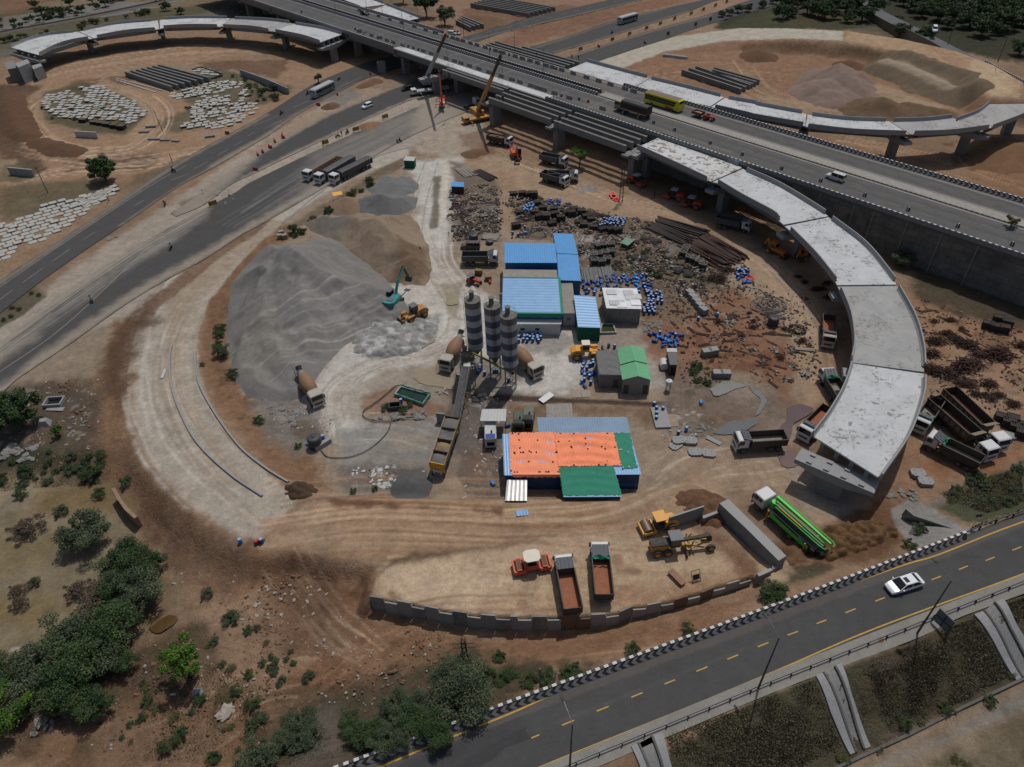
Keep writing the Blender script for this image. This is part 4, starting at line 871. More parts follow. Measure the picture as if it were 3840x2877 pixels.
def aY(name,lB,O,zf,zb,th=.35,m=ak,extra=0,cat='wall',gP=None):
 O=co(O,max(3,int(np.linalg.norm(np.diff(np.array(O)[:,:2],axis=0),axis=1).sum()/2)));t=np.gradient(O[:,:2],axis=0);t/=np.linalg.norm(t,axis=1)[:,None];n=np.stack([-t[:,1],t[:,0]],1)*th/2
 mb=MB();mb.loft([[(p[0]-k[0],p[1]-k[1],zb),(p[0]+k[0],p[1]+k[1],zb),(p[0]+k[0],p[1]+k[1],float(zf(p[0],p[1]))+extra),(p[0]-k[0],p[1]-k[1],float(zf(p[0],p[1]))+extra)]for p,k in zip(O,n)])
 o=bd(name,mb,m);aL(o,lB,cat,gP);return o
edn=sm(ED,5);aY('retaining_wall','grey stone retaining wall of the distant approach road on the right',edn[12:],zE,-1,m=aP,extra=.9)
mb=MB();A_=co(sm(EU,5),30);B_=co(edn,30)
mb.loft([[(p[0],p[1],-1),(q[0],q[1],-1),(q[0],q[1],float(zE(q[0],0))),(p[0],p[1],float(zE(p[0],0)))]for p,q in zip(A_,B_)]);o=bd('road_embankment',mb,I('embankment_soil',(104,90,72),.95,var=.3,s_c=.6,bump=.6));aL(o,kind='structure')
eu=sm(EU,5);ar('chevron_barrier','short chevron barrier on the distant approach road at the right edge',[q for q in eu if q[0]>eu[0][0]][-14:],-1,0,zfun=zE,tipsign=-1)
def d8(X,Y,s,seed=0):
 xi=np.floor(X/s).astype(int);yi=np.floor(Y/s).astype(int);d9=np.full(X.shape,9.)
 for dx in(-1,0,1):
  for dy in(-1,0,1):
   cx=xi+dx;cy=yi+dy;a=cE[(cx*7+seed)&255,(cy*13+5)&255];b=cE[(cx*11+3)&255,(cy*5+seed)&255]
   d9=np.minimum(d9,np.hypot(X/s-cx-a,Y/s-cy-b))
 return d9
HEAPH=[]
def ap(name,lB,eN,mcol,gP=None,cat='heap',res=.35,n=.35,clods=0,lump=2.5,cols=None,rO=.5,kind=None,smin=.6,ridge=.0,foot=None,fs=.6,fold=0):
 """cones: (px polyline or point, height z, slope). Height field of merged cones standing on the ground."""
 C=[]
 for px,z,sl in eN:
  O=px if hasattr(px[0],'__len__')else[px]
  zs=z if hasattr(z,'__len__')else[z]*len(O)
  C.append(([P(q[0],q[1],k)[:2]for q,k in zip(O,zs)],zs,sl))
 eO=np.array([p for c in C for p in c[0]]);rad=max(max(c[1])/c[2]for c in C)+2
 x0,y0=eO.min(0)-rad;x1,y1=eO.max(0)+rad;xs=np.arange(x0,x1,res);ys=np.arange(y0,y1,res);X,Y=np.meshgrid(xs,ys)
 h=np.full(X.shape,-5.);nz=cI(X,Y,lump*2.2,4,8)
 for O,zs,sl in C:
  if len(O)==1:d=np.hypot(X-O[0][0],Y-O[0][1]);zz=zs[0]
  else:
   d=np.full(X.shape,1e9);zz=np.zeros(X.shape)
   for i in rg(len(O)-1):
    ax,ay=O[i];bx,by=O[i+1];ex,ey=bx-ax,by-ay;t=np.clip(((X-ax)*ex+(Y-ay)*ey)/(ex*ex+ey*ey+1e-9),0,1);dd=np.hypot(X-ax-t*ex,Y-ay-t*ey);k=dd<d;d=np.where(k,dd,d);zz=np.where(k,zs[i]*(1-t)+zs[i+1]*t,zz)
  th=np.arctan2(Y-O[0][1],X-O[0][0]);gul=ridge*np.abs(np.sin(th*5+nz*2.5))*np.minimum(d*.12,1)
  c=zz-np.sqrt((d*sl)**2+.12)*(1+.16*nz)-gul
  k=smin;hh=np.clip(.5+.5*(c-h)/k,0,1);h=h*(1-hh)+c*hh+k*hh*(1-hh)*.6
 if foot:
  q=np.array([G(*k)[:2]for k in foot]);di=-az(X,Y,q)+.5*nz;h=np.minimum(h,di*fs);h=np.where(di<-1.2,-5,h)
 if fold:h=h+fold*(.5-2.0*np.abs(cI(X+3*nz,Y,13,3,12)))*np.clip(h/2.5,0,1)
 h=h+n*.35*cI(X,Y,lump,4,9)+.05*cI(X,Y,.9,2,4)
 if clods:h=h+clods*(1-np.clip(d8(X+.5*nz,Y,1.15,3)*1.25,0,1)**2)*np.clip(h+1,0,1)-clods*.4
 g=bD(X,Y);Z=np.maximum(g+h,g-.6);cr=np.arange(X.size).reshape(X.shape);dt=(h>-.45)
 kf=(dt[:-1,:-1]|dt[:-1,1:]|dt[1:,1:]|dt[1:,:-1]);F_=np.stack([cr[:-1,:-1],cr[:-1,1:],cr[1:,1:],cr[1:,:-1]],-1)[kf]
 cU=np.unique(F_);re=np.full(X.size,-1);re[cU]=np.arange(len(cU));F_=re[F_]
 V=np.stack([X.ravel()[cU],Y.ravel()[cU],Z.ravel()[cU]],1)
 p=bF(V[:,0],V[:,1],mcol,rO);p.C*=(1+.10*p.n3+.09*p.n2+.05*p.n1)[:,None]
 if cols:
  for fn in cols:fn(p)
 me=bo(name,V,F_,True);p.attr(me);me.materials.append(eP)
 o=ah(name,me);aL(o,lB,cat,gP,kind);return o
eP=aF('loose_heap',.95,.55,.55)
b1=lambda*a:B(*a)
GF=B('545 560 500 610 492 690 490 760 505 810 535 858 600 868 650 862 680 830 700 790 745 745 830 705 900 690 868 640 835 610 800 575 760 545 720 505 680 478 620 480 580 510')
ap('gravel_heap','huge grey crushed stone heap with a lit crest, left of the teal excavator',[(B('600 535 640 525 672 536'),10.5,.50),(B('680 545 740 590 795 635'),(8,5.5,2.5),.5),(B('575 600 560 680'),(7,4.6),.5),(B('650 600 660 690'),(7.5,5),.42),(B('540 705 600 745 640 800'),(3.4,3.2,2.2),.28),(B('530 800 580 840'),(2.4,1.6),.25),(B('700 690 770 690'),(2.8,1.5),.3)],(124,122,118),res=.3,n=.35,lump=3,rO=.15,smin=.7,ridge=.5,foot=GF,fold=1.5,cols=[lambda p:p.tracks(B('520 800 600 760 720 720 830 660'),22,(158,154,145),16,.8,.6,61),lambda p:p.tracks(B('560 640 660 590 760 620'),12,(140,137,132),8,.6,.4,62),lambda p:p.poly(B('500 700 600 690 640 760 560 840 500 800'),(130,124,114),6,3,.6)])  # lighter strokes painted over the heap in place of small ridges
SF=B('640 470 700 425 780 415 860 440 900 480 925 530 935 580 920 630 885 640 850 615 790 570 730 525 670 500')
ap('sand_heap','tall brown sand heap between the grey stone heap and the haul road',[(B('790 470 840 478 865 510'),(8.0,7.5,5),.50),(B('885 560 900 575'),(3,2),.4),(B('740 462 700 470'),(6,4.5),.48),(B('845 465 880 500'),(5,4),.5)],(138,122,104),res=.32,n=.6,lump=2.2,rO=.6,ridge=.45,foot=SF,fold=1.3,cols=[lambda p:p.poly(B('860 540 930 540 925 600 850 615'),(108,86,66),3,1.5,.8),lambda p:p.poly(B('640 440 780 440 760 520 660 520'),(122,118,112),5,2,.8)])
ap('gravel_heap','dark grey gravel heap with a sharp peak at the north end of the stockpile',[(B((806,418),),5.0,.5),(B('830 430 870 425'),(3.5,2.5),.4),(B('850 395 890 390'),(1.4,1.0),.16)],(112,112,111),res=.4,n=.4,lump=2.5,rO=.15,ridge=.4,fold=.8,foot=B('735 430 760 400 820 375 880 372 905 400 900 450 850 470 780 465'))
ap('sand_heap','small tan heap at the upper left tip of the stockpile',[(B((745,422),),3.2,.6)],(136,114,96),res=.35,n=.3,rO=.3)
ap('rubble_heap','whitish broken concrete waste spread before the orange wheel loader',[(B('800 735 850 720 910 705'),(1.1,1.4,1.1),.16)],(148,148,144),res=.28,n=.9,clods=.6,lump=1.6,rO=1,foot=B('765 720 800 700 880 690 945 690 940 730 890 765 800 775 765 760'),cols=[lambda p:p.specks(B('760 690 950 690 950 780 760 780'),(192,191,186),.25,1.2,.8,2)])
ap('clay_clod_heap','field of brown clay clods behind the green pump truck',[(B('1800 1165 1870 1150 1920 1160'),(1.2,1.4,1.0),.15),(B('1790 1190 1850 1190'),(1.1,.8),.15)],(112,86,60),res=.2,n=.6,clods=1.2,lump=1.6,rO=.9,foot=B('1782 1140 1830 1130 1900 1130 1935 1145 1940 1160 1860 1190 1790 1215 1762 1200 1775 1170'),fs=1.5)
ap('soil_heap','rough brown soil heap beside the outer concrete wall corner',[(B((1712,1192),),1.1,.22)],(116,88,66),res=.25,n=.8,clods=.6,rO=1,foot=B('1690 1175 1720 1165 1755 1185 1745 1210 1705 1222'))
ap('soil_heap','small dark muddy heap at the kerb end of the concrete ramp',[(B((648,1056),),1.9,.85)],(84,68,54),res=.16,n=.9,clods=.6,lump=1.0,rO=1)
ap('soil_heap','brown earth bank behind the free standing concrete wall',[(B('1500 1092 1530 1100'),(1.0,1.4),.4)],(112,84,64),res=.25,n=.7,clods=.5,rO=1)
ap('sand_heap','small dark stone dust heap below the aggregate bins',[(B((885,1035),),1.9,.55)],(90,90,90),res=.25,n=.5,rO=.2)
ap('sand_heap','pale sand drift right of the dark dust heap',[(B((965,1050),),1.4,.5)],(146,128,108),res=.25,n=.5,rO=.4)
ap('soil_heap','small brown soil pile on the verge between the left roads',[(T(1,0,'620 850 650 840'),1.6,.6)],(116,90,70),res=.35,n=.5,rO=.8)
ap('soil_heap','orange soil pile by the yellow barricades',[(T(1,0,'930 1010 1000 1000'),(1.5,1.0),.5)],(138,106,82),res=.35,n=.5,rO=.8)
ap('soil_heap','brown soil ridge near the upper end of the road median',[(T(1,0,'900 690 1000 640'),(1.2,1.6),.5)],(118,92,72),res=.4,n=.5,rO=.8)
ap('soil_heap','dug earth mound beside the haul road in front of the tippers',[(T(1,0,'1800 1255 1880 1240'),.8,.25)],(112,86,66),res=.35,n=.6,rO=.9)
ap('sand_heap','mauve grey multi peaked sand heap inside the right loop',[(T(3,0,'690 530 720 600'),(6.,5),.42),(T(3,0,(600,640),),4.6,.42),(T(3,0,'820 640 880 720'),(4,2.5),.42),(T(3,0,(500,700),),3.4,.38),(T(3,0,(620,735),),3.4,.38),(T(3,0,(420,690),),2.4,.35),(T(3,0,(740,750),),2.4,.35)],(132,114,104),res=.6,n=.6,lump=4,rO=.4,ridge=.5,fold=1.0)
ap('soil_heap','brown spoil heap along the inner wall of the right loop',[(T(3,0,'1040 800 1150 850'),(4.5,3.5),.4),(T(3,0,'1250 850 1400 880 1550 900'),(2.8,2.5,2),.35),(T(3,0,(850,840),),2.,.3)],(112,92,72),res=.6,n=.8,lump=3,rO=.9,ridge=.4,fold=1.0)
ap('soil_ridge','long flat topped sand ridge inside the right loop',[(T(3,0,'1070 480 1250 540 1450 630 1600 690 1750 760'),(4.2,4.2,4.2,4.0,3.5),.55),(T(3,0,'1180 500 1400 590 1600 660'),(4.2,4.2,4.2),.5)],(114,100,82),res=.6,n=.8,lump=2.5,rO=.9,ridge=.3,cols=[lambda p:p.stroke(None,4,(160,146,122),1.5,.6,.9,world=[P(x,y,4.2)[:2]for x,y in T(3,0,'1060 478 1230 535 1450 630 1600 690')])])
ap('soil_heap','dark earth mound left of the far bank in the right loop',[(T(2,0,(2100,400),),3.0,.4),(T(3,0,(780,490),),2.4,.4)],(104,78,60),res=.7,n=.5,rO=.8)
ap('soil_heap','brown mound below the right loop at the picture edge',[(T(3,0,'2050 1240 2200 1200'),(2.5,3),.25)],(120,92,68),res=.8,n=.9,lump=5,rO=.8)
ap('soil_heap','brown mound in the upper background by the country road',[(T(1,0,'1850 110 2000 130'),(3,2.5),.3),(T(1,0,(1800,100),),2.5,.4)],(124,98,76),res=.9,n=.6,rO=.8)
ap('soil_bank','dark brown bank along the left edge around the slab oval',[(T(0,0,'30 760 60 900 120 1020 220 1100'),(2.2,2.2,2.0,1.5),.35),(T(0,0,'300 1150 600 1230'),(1.2,1.2),.3)],(98,74,56),res=.6,n=.7,lump=4,rO=.9)
def aU(name,px,z,col,rO=.08,kind='structure'):
 w=co(np.array(sm([aj(G(*q)[:2])for q in px+[px[0]]],6)),80)[:-1];c=w.mean(0)
 k=1+.025*np.sin(np.arange(len(w))*.9)+.05*np.sin(np.arange(len(w))*.31+2);w=c+(w-c)*k[:,None]
 mb=MB();n=len(w);mb.v=[(x,y,float(bD(x,y))+z)for x,y in w];mb.f=[aj(rg(n))];mb.m=[0]
 o=bd(name,mb,I(name+'_%d'%len(dm),col,rO,var=.12,s_c=.5,spec=.5));aL(o,kind=kind)
aU('puddle',T(1,1,'1600 900 1640 870 1690 930 1700 970 1640 990 1600 970'),.16,(150,140,112),.25)
aU('puddle',T(1,1,'1330 1320 1400 1280 1480 1240 1500 1280 1440 1320 1370 1350 1310 1350'),.16,(146,138,114),.25)
aU('puddle',T(3,2,'250 250 330 210 430 230 450 280 380 330 300 380 280 470 240 540 180 540 160 480 190 400 240 340'),.14,(84,62,64),.3)
aU('puddle',T(3,2,'170 640 240 600 330 620 360 690 300 740 200 720'),.14,(96,72,70),.3)
aU('puddle',T(2,2,'1720 450 1790 400 1850 360 1960 350 2050 340 2060 380 1990 430 1880 465 1780 470'),.14,(92,96,98),.25)
aU('puddle',T(2,2,'2000 60 2080 100 2130 150 2150 190 2120 260 2060 310 2090 240 2100 170 2040 120'),.14,(104,108,108),.3)
aU('puddle',T(2,2,'1690 90 1760 40 1880 30 1980 60 1900 90 1800 130 1720 150'),.13,(118,118,114),.35)
aU('puddle',[(1600+x/4.873,1300+y/4.873)for x,y in((-220,440),(60,440),(300,560),(510,590),(500,780),(200,740),(-60,690),(-230,600))],.13,(146,134,112),.3)
aU('puddle',T(0,3,'1240 510 1330 440 1420 400 1470 420 1440 480 1340 540 1270 550'),.16,(90,68,40),.2)
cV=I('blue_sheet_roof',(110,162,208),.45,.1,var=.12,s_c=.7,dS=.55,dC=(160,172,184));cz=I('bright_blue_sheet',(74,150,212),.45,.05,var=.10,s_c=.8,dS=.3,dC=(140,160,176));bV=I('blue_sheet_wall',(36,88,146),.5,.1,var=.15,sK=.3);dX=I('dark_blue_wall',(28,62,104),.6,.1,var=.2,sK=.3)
eQ=I('faded_blue_sheet',(120,150,180),.5,.2,var=.18,s_c=.35,dS=.65,dC=(140,138,134));eS=I('zinc_sheet',(190,192,192),.42,.2,var=.18,s_c=.8,dS=.3);eT=I('silver_sheet',(232,234,235),.3,.25,var=.12,s_c=.8);bW=I('white_painted_sheet',(188,190,190),.6,var=.1,s_c=1,dS=.25)
cg=I('green_shade_net',(30,132,104),.8,var=.14,s_c=1.2,dS=.25,dC=(96,140,120));dY=I('green_net_dark',(8,88,62),.85,var=.25,s_c=1.5);ORT=I('orange_tarpaulin',(255,150,104),.6,var=.10,s_c=.7,bump=.3,dS=.3,dC=(214,150,120));eU=I('green_painted_roof',(96,172,124),.65,var=.14,s_c=.8,dS=.4,dC=(140,160,136));ea=I('grey_tar_sheet',(98,99,100),.7,var=.2,s_c=1.2,bump=.6,dS=.2)
eb=I('cement_sheet',(146,142,134),.85,var=.2,s_c=1.3,sK=.2);eq=I('dark_hut_wall',(84,76,68),.85,var=.25,sK=.3);an=I('dark_glass',(30,34,38),.12,var=.05,spec=.6);aS=I('dark_opening',(20,20,21),.9);ec=I('maroon_wall',(72,52,50),.8,var=.2);du=I('old_timber',(120,98,78),.85,var=.3,s_c=3);BAG=I('dark_brick_weight',(84,50,40),.9,var=.3)
def bX(mb,A,Bc,C_,D,sp=.26,amp=.045,thick=0):
 """corrugated sheet, ribs run A->D ; A-B is the eave they are spread along"""
 A,Bc,C_,D=[V3(q)for q in(A,Bc,C_,D)];n=max(2,int((Bc-A).length/sp*2));nn=(Bc-A).cross(D-A).normalized();nn=nn if nn.z>0 else-nn
 aQ=[]
 top=[];bot=[]
 for i in rg(n+1):
  t=i/n;k=nn*(amp if(i%2)else 0);top.append(A.lerp(Bc,t)+k);bot.append(D.lerp(C_,t)+k)
 o=len(mb.v);mb.v+=[aj(q)for q in top]+[aj(q)for q in bot]
 for i in rg(n):mb.f.append((o+i,o+i+1,o+n+1+i+1,o+n+1+i));mb.m.append(mb.mi)
def aH(name,lB,px,zs,roofm,ed,cat='shed',rib='ns',sp=.5,over=.25,extra=None,g=0.,walls=(1,1,1,1),gP=None,amp=.035):
 """px roof corners NW,NE,SE,SW (photo px) at heights zs (above local ground)"""
 c=[P(x,y,z+g)for(x,y),z in zip(px,zs)];cx=sum(q[0]for q in c)/4;cy=sum(q[1]for q in c)/4
 r=tg(name,lB,cat,(cx,cy,g),0,gP);q=[V3((a[0]-cx,a[1]-cy,a[2]-g))for a in c]
 ctr=V3((0,0,0));a4=[V3((v.x*(1-over/max(2,v.length)),v.y*(1-over/max(2,v.length)),v.z))for v in q]
 mb=MB();t=.12
 for i in rg(4):
  j=(i+1)%4
  if not walls[i]:continue
  a,b=a4[i],a4[j];d=(b-a);d.z=0;d.normalize();nn=V3((-d.y,d.x,0));nn=nn if nn.dot(-(a+b))>0 else-nn
  mb.hexa([(a.x,a.y,-.4),(b.x,b.y,-.4),(b.x+nn.x*t,b.y+nn.y*t,-.4),(a.x+nn.x*t,a.y+nn.y*t,-.4),(a.x,a.y,a.z-.05),(b.x,b.y,b.z-.05),(b.x+nn.x*t,b.y+nn.y*t,b.z-.06),(a.x+nn.x*t,a.y+nn.y*t,a.z-.06)])
 bd('wall',mb,ed,r)
 mb=MB()
 if rib=='ns':bX(mb,q[0],q[1],q[2],q[3],sp,amp)
 else:bX(mb,q[1],q[2],q[3],q[0],sp,amp)
 bd('roof',mb,roofm,r)
 if extra:extra(r,q,a4)
 return r,q,a4,(cx,cy)
def aV(r,c,px,zs,m,name,g=0.,wr=.06,dz=.10,n=40,rib=0):
 """wrinkled cloth lying on a roof, as a part of the building"""
 cx,cy=c;W_=[V3(P(x,y,z+g))-V3((cx,cy,g))for(x,y),z in zip(px,zs)];mb=MB();aC=[]
 n2=4*rib or n
 for i in rg(n+1):
  eV=[]
  for j in rg(n2+1):
   u,v=j/n2,i/n;p=W_[0].lerp(W_[1],u).lerp(W_[3].lerp(W_[2],u),v);a=np.array([p.x]);b=np.array([p.y])
   edge=min(u,1-u,v,1-v);p.z+=dz+(.045 if rib and j%4<2 else 0)+wr*(float(cI(a,b,1.6,4,6)[0])+.6*sin(v*22+2*sin(u*4)))*min(1,edge*8);jit=.12*(1-min(1,edge*20));p.x+=jit*ru(-1,1);p.y+=jit*ru(-1,1);eV.append(aj(p))
  aC.append(eV)
 mb.loft(aC,caps=False,closed=False);o=bd(name,mb,m,r,smooth=True)
 return W_
def bK(r,W_,n,dz=.16,m=None):
 for k in rg(n):
  u,v=b9(),b9();
  if b9()<.5:v=random.choice([.03,.97,.5])
  p=W_[0].lerp(W_[1],u).lerp(W_[3].lerp(W_[2],u),v);X_cbox('brick_weight',m or BAG,r,p.x,p.y,p.z+dz-.06,.24,.18,.16,b9()*3)
def aN(r,a,b,t,w,h,m,name='door',z=0,off=.03):
 """panel on the outside of wall a-b (local vectors)"""
 a=V3((a.x,a.y,0));b=V3((b.x,b.y,0));d=(b-a).normalized();nn=V3((d.y,-d.x,0));nn=nn if nn.dot(a+b)>0 else-nn;p=a.lerp(b,t)
 mb=MB();q0=p-d*w/2;q1=p+d*w/2;mb.hexa([(q0.x,q0.y,z),(q1.x,q1.y,z),(q1.x+nn.x*off,q1.y+nn.y*off,z),(q0.x+nn.x*off,q0.y+nn.y*off,z),(q0.x,q0.y,z+h),(q1.x,q1.y,z+h),(q1.x+nn.x*off,q1.y+nn.y*off,z+h),(q0.x+nn.x*off,q0.y+nn.y*off,z+h)]);return bd(name,mb,m,r)
t1=T(1,1,'2080 465 2080 632');t2=T(2,1,'400 470 418 632')
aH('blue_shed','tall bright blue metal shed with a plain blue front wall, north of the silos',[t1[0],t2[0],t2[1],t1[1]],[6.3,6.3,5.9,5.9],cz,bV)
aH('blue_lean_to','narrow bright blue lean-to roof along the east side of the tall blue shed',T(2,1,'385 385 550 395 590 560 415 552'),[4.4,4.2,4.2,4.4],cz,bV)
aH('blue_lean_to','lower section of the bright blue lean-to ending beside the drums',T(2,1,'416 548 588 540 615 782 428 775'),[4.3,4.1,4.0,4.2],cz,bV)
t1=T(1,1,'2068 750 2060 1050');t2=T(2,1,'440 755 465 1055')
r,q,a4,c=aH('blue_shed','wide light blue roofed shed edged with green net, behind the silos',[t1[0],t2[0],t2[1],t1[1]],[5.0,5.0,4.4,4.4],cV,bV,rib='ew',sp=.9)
def bL(r,a,b,h0,m,name='net_fringe',sag=.25):
 a=V3(a);b=V3(b);n=30;d=(b-a).normalized();nn=V3((d.y,-d.x,0));nn=nn if nn.dot(a+b)>0 else-nn;aC=[]
 for i in rg(n+1):
  p=a.lerp(b,i/n);s=ru(.6,1.2);aC.append([aj(p+V3((0,0,.08))-nn*.35),aj(p+V3((0,0,.06))+nn*.05),aj(p+nn*(.12+.08*b9())-V3((0,0,h0*s*.5))),aj(p+nn*.08-V3((0,0,h0*s)))])
 mb=MB();mb.loft(aC,caps=False,closed=False);bd(name,mb,m,r,smooth=True)
bL(r,q[3],q[2],.9,cg);bL(r,q[1],q[2],.4,cg);bL(r,q[0],q[1],.15,cg)
mb=MB();bX(mb,V3(q[0])+V3((0,3.2,-.1)),V3(q[1])+V3((-.4,3.2,-.1)),V3(q[1])+V3((-.4,0,-.3)),V3(q[0])+V3((0,0,-.3)),.4);bd('ridge_sheet',mb,eb,r)
r,q,a4,c=aH('annex','grey corrugated annex with a white front, east of the light blue roof',T(2,1,'450 780 545 785 572 1050 466 1050'),[3.6,3.6,3.2,3.2],eb,bW,rib='ew',sp=.3)
aN(r,a4[3],a4[2],.45,.7,.7,an,'window',1.3)
r,q,a4,c=aH('site_cabin','long white corrugated cabin with two small windows, beside the drums',T(2,1,'70 1082 455 1082 455 1140 70 1140'),[3.1,3.1,2.7,2.7],bW,bW,sp=.3,amp=.04)
for t in(.14,.48):o=aN(r,a4[3],a4[2],t,1.0,.75,bW,'window_frame',1.1);aN(r,a4[3],a4[2],t,.8,.55,an,'window_pane',1.2,.05)
r,q,a4,c=aH('net_walled_hut','slanting blue roof hut with dark green net walls next to the silver shed',T(2,1,'555 898 735 912 780 1172 590 1165'),[4.4,4.2,3.3,3.4],cV,dY,rib='ew',sp=.8)
SP_=[]
r,q,a4,c=aH('silver_shed','square shed with shiny silver roof sheets and grey walls',T(2,1,'790 838 1080 843 1118 1015 825 1008'),[4.0,4.0,3.6,3.6],eT,I('zinc_wall',(128,128,124),.6,.2,var=.2,sK=.5),sp=.35)
for k in rg(9):
 u=b9()*.8;v=b9()*.75;a=V3(q[0]).lerp(V3(q[1]),u).lerp(V3(q[3]).lerp(V3(q[2]),u),v);e=(V3(q[1])-V3(q[0])).normalized();f=(V3(q[3])-V3(q[0])).normalized()
 mb=MB();up=V3((0,0,.09+.006*k));bX(mb,a+up,a+e*2.0+up,a+e*2.0+f*1.6+up,a+f*1.6+up,.35,.02);bd('roof_sheet',mb,[eS,eT,bW][k%3],r)
r,q,a4,c=aH('grey_roof_hut','hut with a wrinkled grey sheet roof, left of the green gable house',T(2,1,'735 1360 920 1355 960 1565 765 1560'),[3.5,3.5,3.1,3.1],ea,I('plaster_wall',(128,122,114),.85,var=.2,sK=.4),sp=3,amp=.01)
aV(r,c,T(2,1,'738 1362 918 1358 958 1563 767 1558'),[3.5,3.5,3.1,3.1],ea,'roof_sheet',wr=.10,dz=.08);aN(r,a4[3],a4[2],.75,.9,2.0,eq)
def dZ(lB,ridge,eL,eR,zr,ze,m,wm,name='green_house'):
 pr=[V3(P(x,y,zr))for x,y in ridge];l=[V3(P(x,y,ze))for x,y in eL];rr_=[V3(P(x,y,ze))for x,y in eR];c=sum(pr+l+rr_,V3())/6;c.z=0
 r=tg(name,lB,'house',c);L=lambda v:v-c
 for a,b,cc,d,nm in((pr[0],pr[1],l[1],l[0],'roof'),(pr[0],pr[1],rr_[1],rr_[0],'roof')):
  mb=MB();A_,B_,C_,D_=[L(v)for v in(a,b,cc,d)];bX(mb,A_,B_,C_,D_,.45,.03);bd(nm,mb,m,r)
 mb=MB();k=.93
 ll=[L(v)*k for v in l];rl=[L(v)*k for v in rr_];pl=[L(v)for v in pr]
 for v in ll+rl:v.z=ze-.05
 pl=[V3((v.x*k,v.y*k,zr-.12))for v in pl]
 for e in(0,1):
  o=len(mb.v);mb.v+=[(ll[e].x,ll[e].y,-.3),(rl[e].x,rl[e].y,-.3),aj(rl[e]),aj(pl[e]),aj(ll[e])];mb.f.append(aj(rg(o,o+5)));mb.m.append(0)
 for s in(ll,rl):mb.quad((s[0].x,s[0].y,-.3),(s[1].x,s[1].y,-.3),aj(s[1]),aj(s[0]))
 bd('wall',mb,wm,r);return r,ll,rl
PLW=I('pale_plaster',(150,143,132),.85,var=.15,sK=.35)
r,ll,rl=dZ('rear half of the green gable roofed house beside the lying white tank',T(2,1,'1025 1312 1058 1440'),T(2,1,'915 1345 938 1475'),T(2,1,'1135 1337 1165 1465'),4.4,3.5,eU,PLW)
r,ll,rl=dZ('front half of the green gable roofed house with a plaster gable wall and doors',T(2,1,'1057 1438 1088 1570'),T(2,1,'935 1472 958 1602'),T(2,1,'1164 1462 1200 1605'),4.2,3.3,eU,PLW)
aN(r,ll[1],rl[1],.14,.9,2.,eq);aN(r,ll[1],rl[1],.86,.9,2.,eq)
r,q,a4,c=aH('toilet_block','small brown toilet block with a grey slab roof next to the green house',T(2,1,'1332 1372 1405 1372 1416 1476 1352 1476'),[2.8,2.8,2.6,2.6],ea,ec,cat='hut',sp=4,amp=.01);aN(r,a4[3],a4[2],.5,.7,1.8,aS)
r,q,a4,c=aH('tank_shelter','little white roofed box behind the toilet block',T(2,1,'1326 1338 1410 1340 1412 1370 1328 1368'),[2.4,2.4,2.4,2.4],bW,PLW,cat='hut',sp=4,amp=.01)
Z2=lambda*a:[(1600+x*.38427,1500+y*.38427)for x,y in a]
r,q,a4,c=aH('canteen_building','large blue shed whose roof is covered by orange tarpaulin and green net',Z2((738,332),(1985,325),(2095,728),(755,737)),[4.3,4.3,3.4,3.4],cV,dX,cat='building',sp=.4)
zt=[4.3,4.3,3.4,3.4]
Wo=aV(r,c,Z2((805,325),(1255,320),(1310,722),(822,725)),[4.3,4.3,3.4,3.4],ORT,'orange_tarpaulin',wr=.09,rib=30);bK(r,Wo,26)
Wo=aV(r,c,Z2((1250,330),(1825,325),(1900,648),(1285,655)),[4.3,4.3,3.6,3.6],ORT,'orange_tarpaulin',wr=.16,dz=.14,rib=44);bK(r,Wo,18)
Wo=aV(r,c,Z2((1825,322),(1982,326),(2055,668),(1905,680)),[4.3,4.3,3.5,3.5],cg,'green_net',wr=.06,dz=.14,n=18);bK(r,Wo,6,m=bW)
bL(r,V3(q[3])+V3((1.3,0,.12)),V3(q[3]).lerp(V3(q[2]),.42)+V3((0,0,.12)),.6,ORT,'tarpaulin_edge')
aN(r,a4[3],a4[2],.93,2.6,.8,bV,'blue_panel',.6,.05)
aH('canteen_kitchen','faded blue and grey corrugated roof behind the orange tarpaulin',Z2((1075,170),(1955,168),(1990,330),(1092,325)),[4.0,4.0,4.35,4.35],eQ,dX,cat='building',sp=.4)
r,q,a4,c=aH('porch','green netted porch in front of the orange tarpaulin roof, dark open front',Z2((1298,668),(1825,652),(1905,945),(1333,948)),[3.85,3.85,2.7,2.7],cV,I('rusty_dark_sheet',(62,56,52),.8,var=.3,sK=.5),sp=.4)
aV(r,c,Z2((1293,662),(1822,650),(1902,928),(1328,935)),[3.87,3.87,2.75,2.75],cg,'green_net',wr=.04,dz=.10)
aH('small_lean_to','small silvery sheet roof lean-to at the corner of the orange roofed building',Z2((785,775),(980,775),(978,985),(765,985)),[2.7,2.7,2.3,2.3],eS,eq,sp=.6,walls=(1,1,0,1))
aH('store_hut','hut with pale grey sheet roof north of the orange roofed building',Z2((1165,40),(1415,32),(1432,172),(1170,170)),[3.0,3.0,2.7,2.7],eb,eq,sp=.6)
cn=[V3(P(x,y,3.0))for x,y in Z2((540,90),(778,88),(772,207),(520,205))];cc=sum(cn,V3())/4;cc.z=0
r=tg('canopy','white sheet canopy on thin posts above the blue topped generator','canopy',cc);mb=MB();bX(mb,cn[0]-cc,cn[1]-cc,cn[2]-cc,cn[3]-cc,.5,.04);bd('roof',mb,bW,r)
for v in cn:X_beam('post',Q,r,(v.x-cc.x)*.95*V3((1,0,0))+V3((0,(v.y-cc.y)*.95,0)),V3(((v.x-cc.x)*.95,(v.y-cc.y)*.95,2.95)),.07)
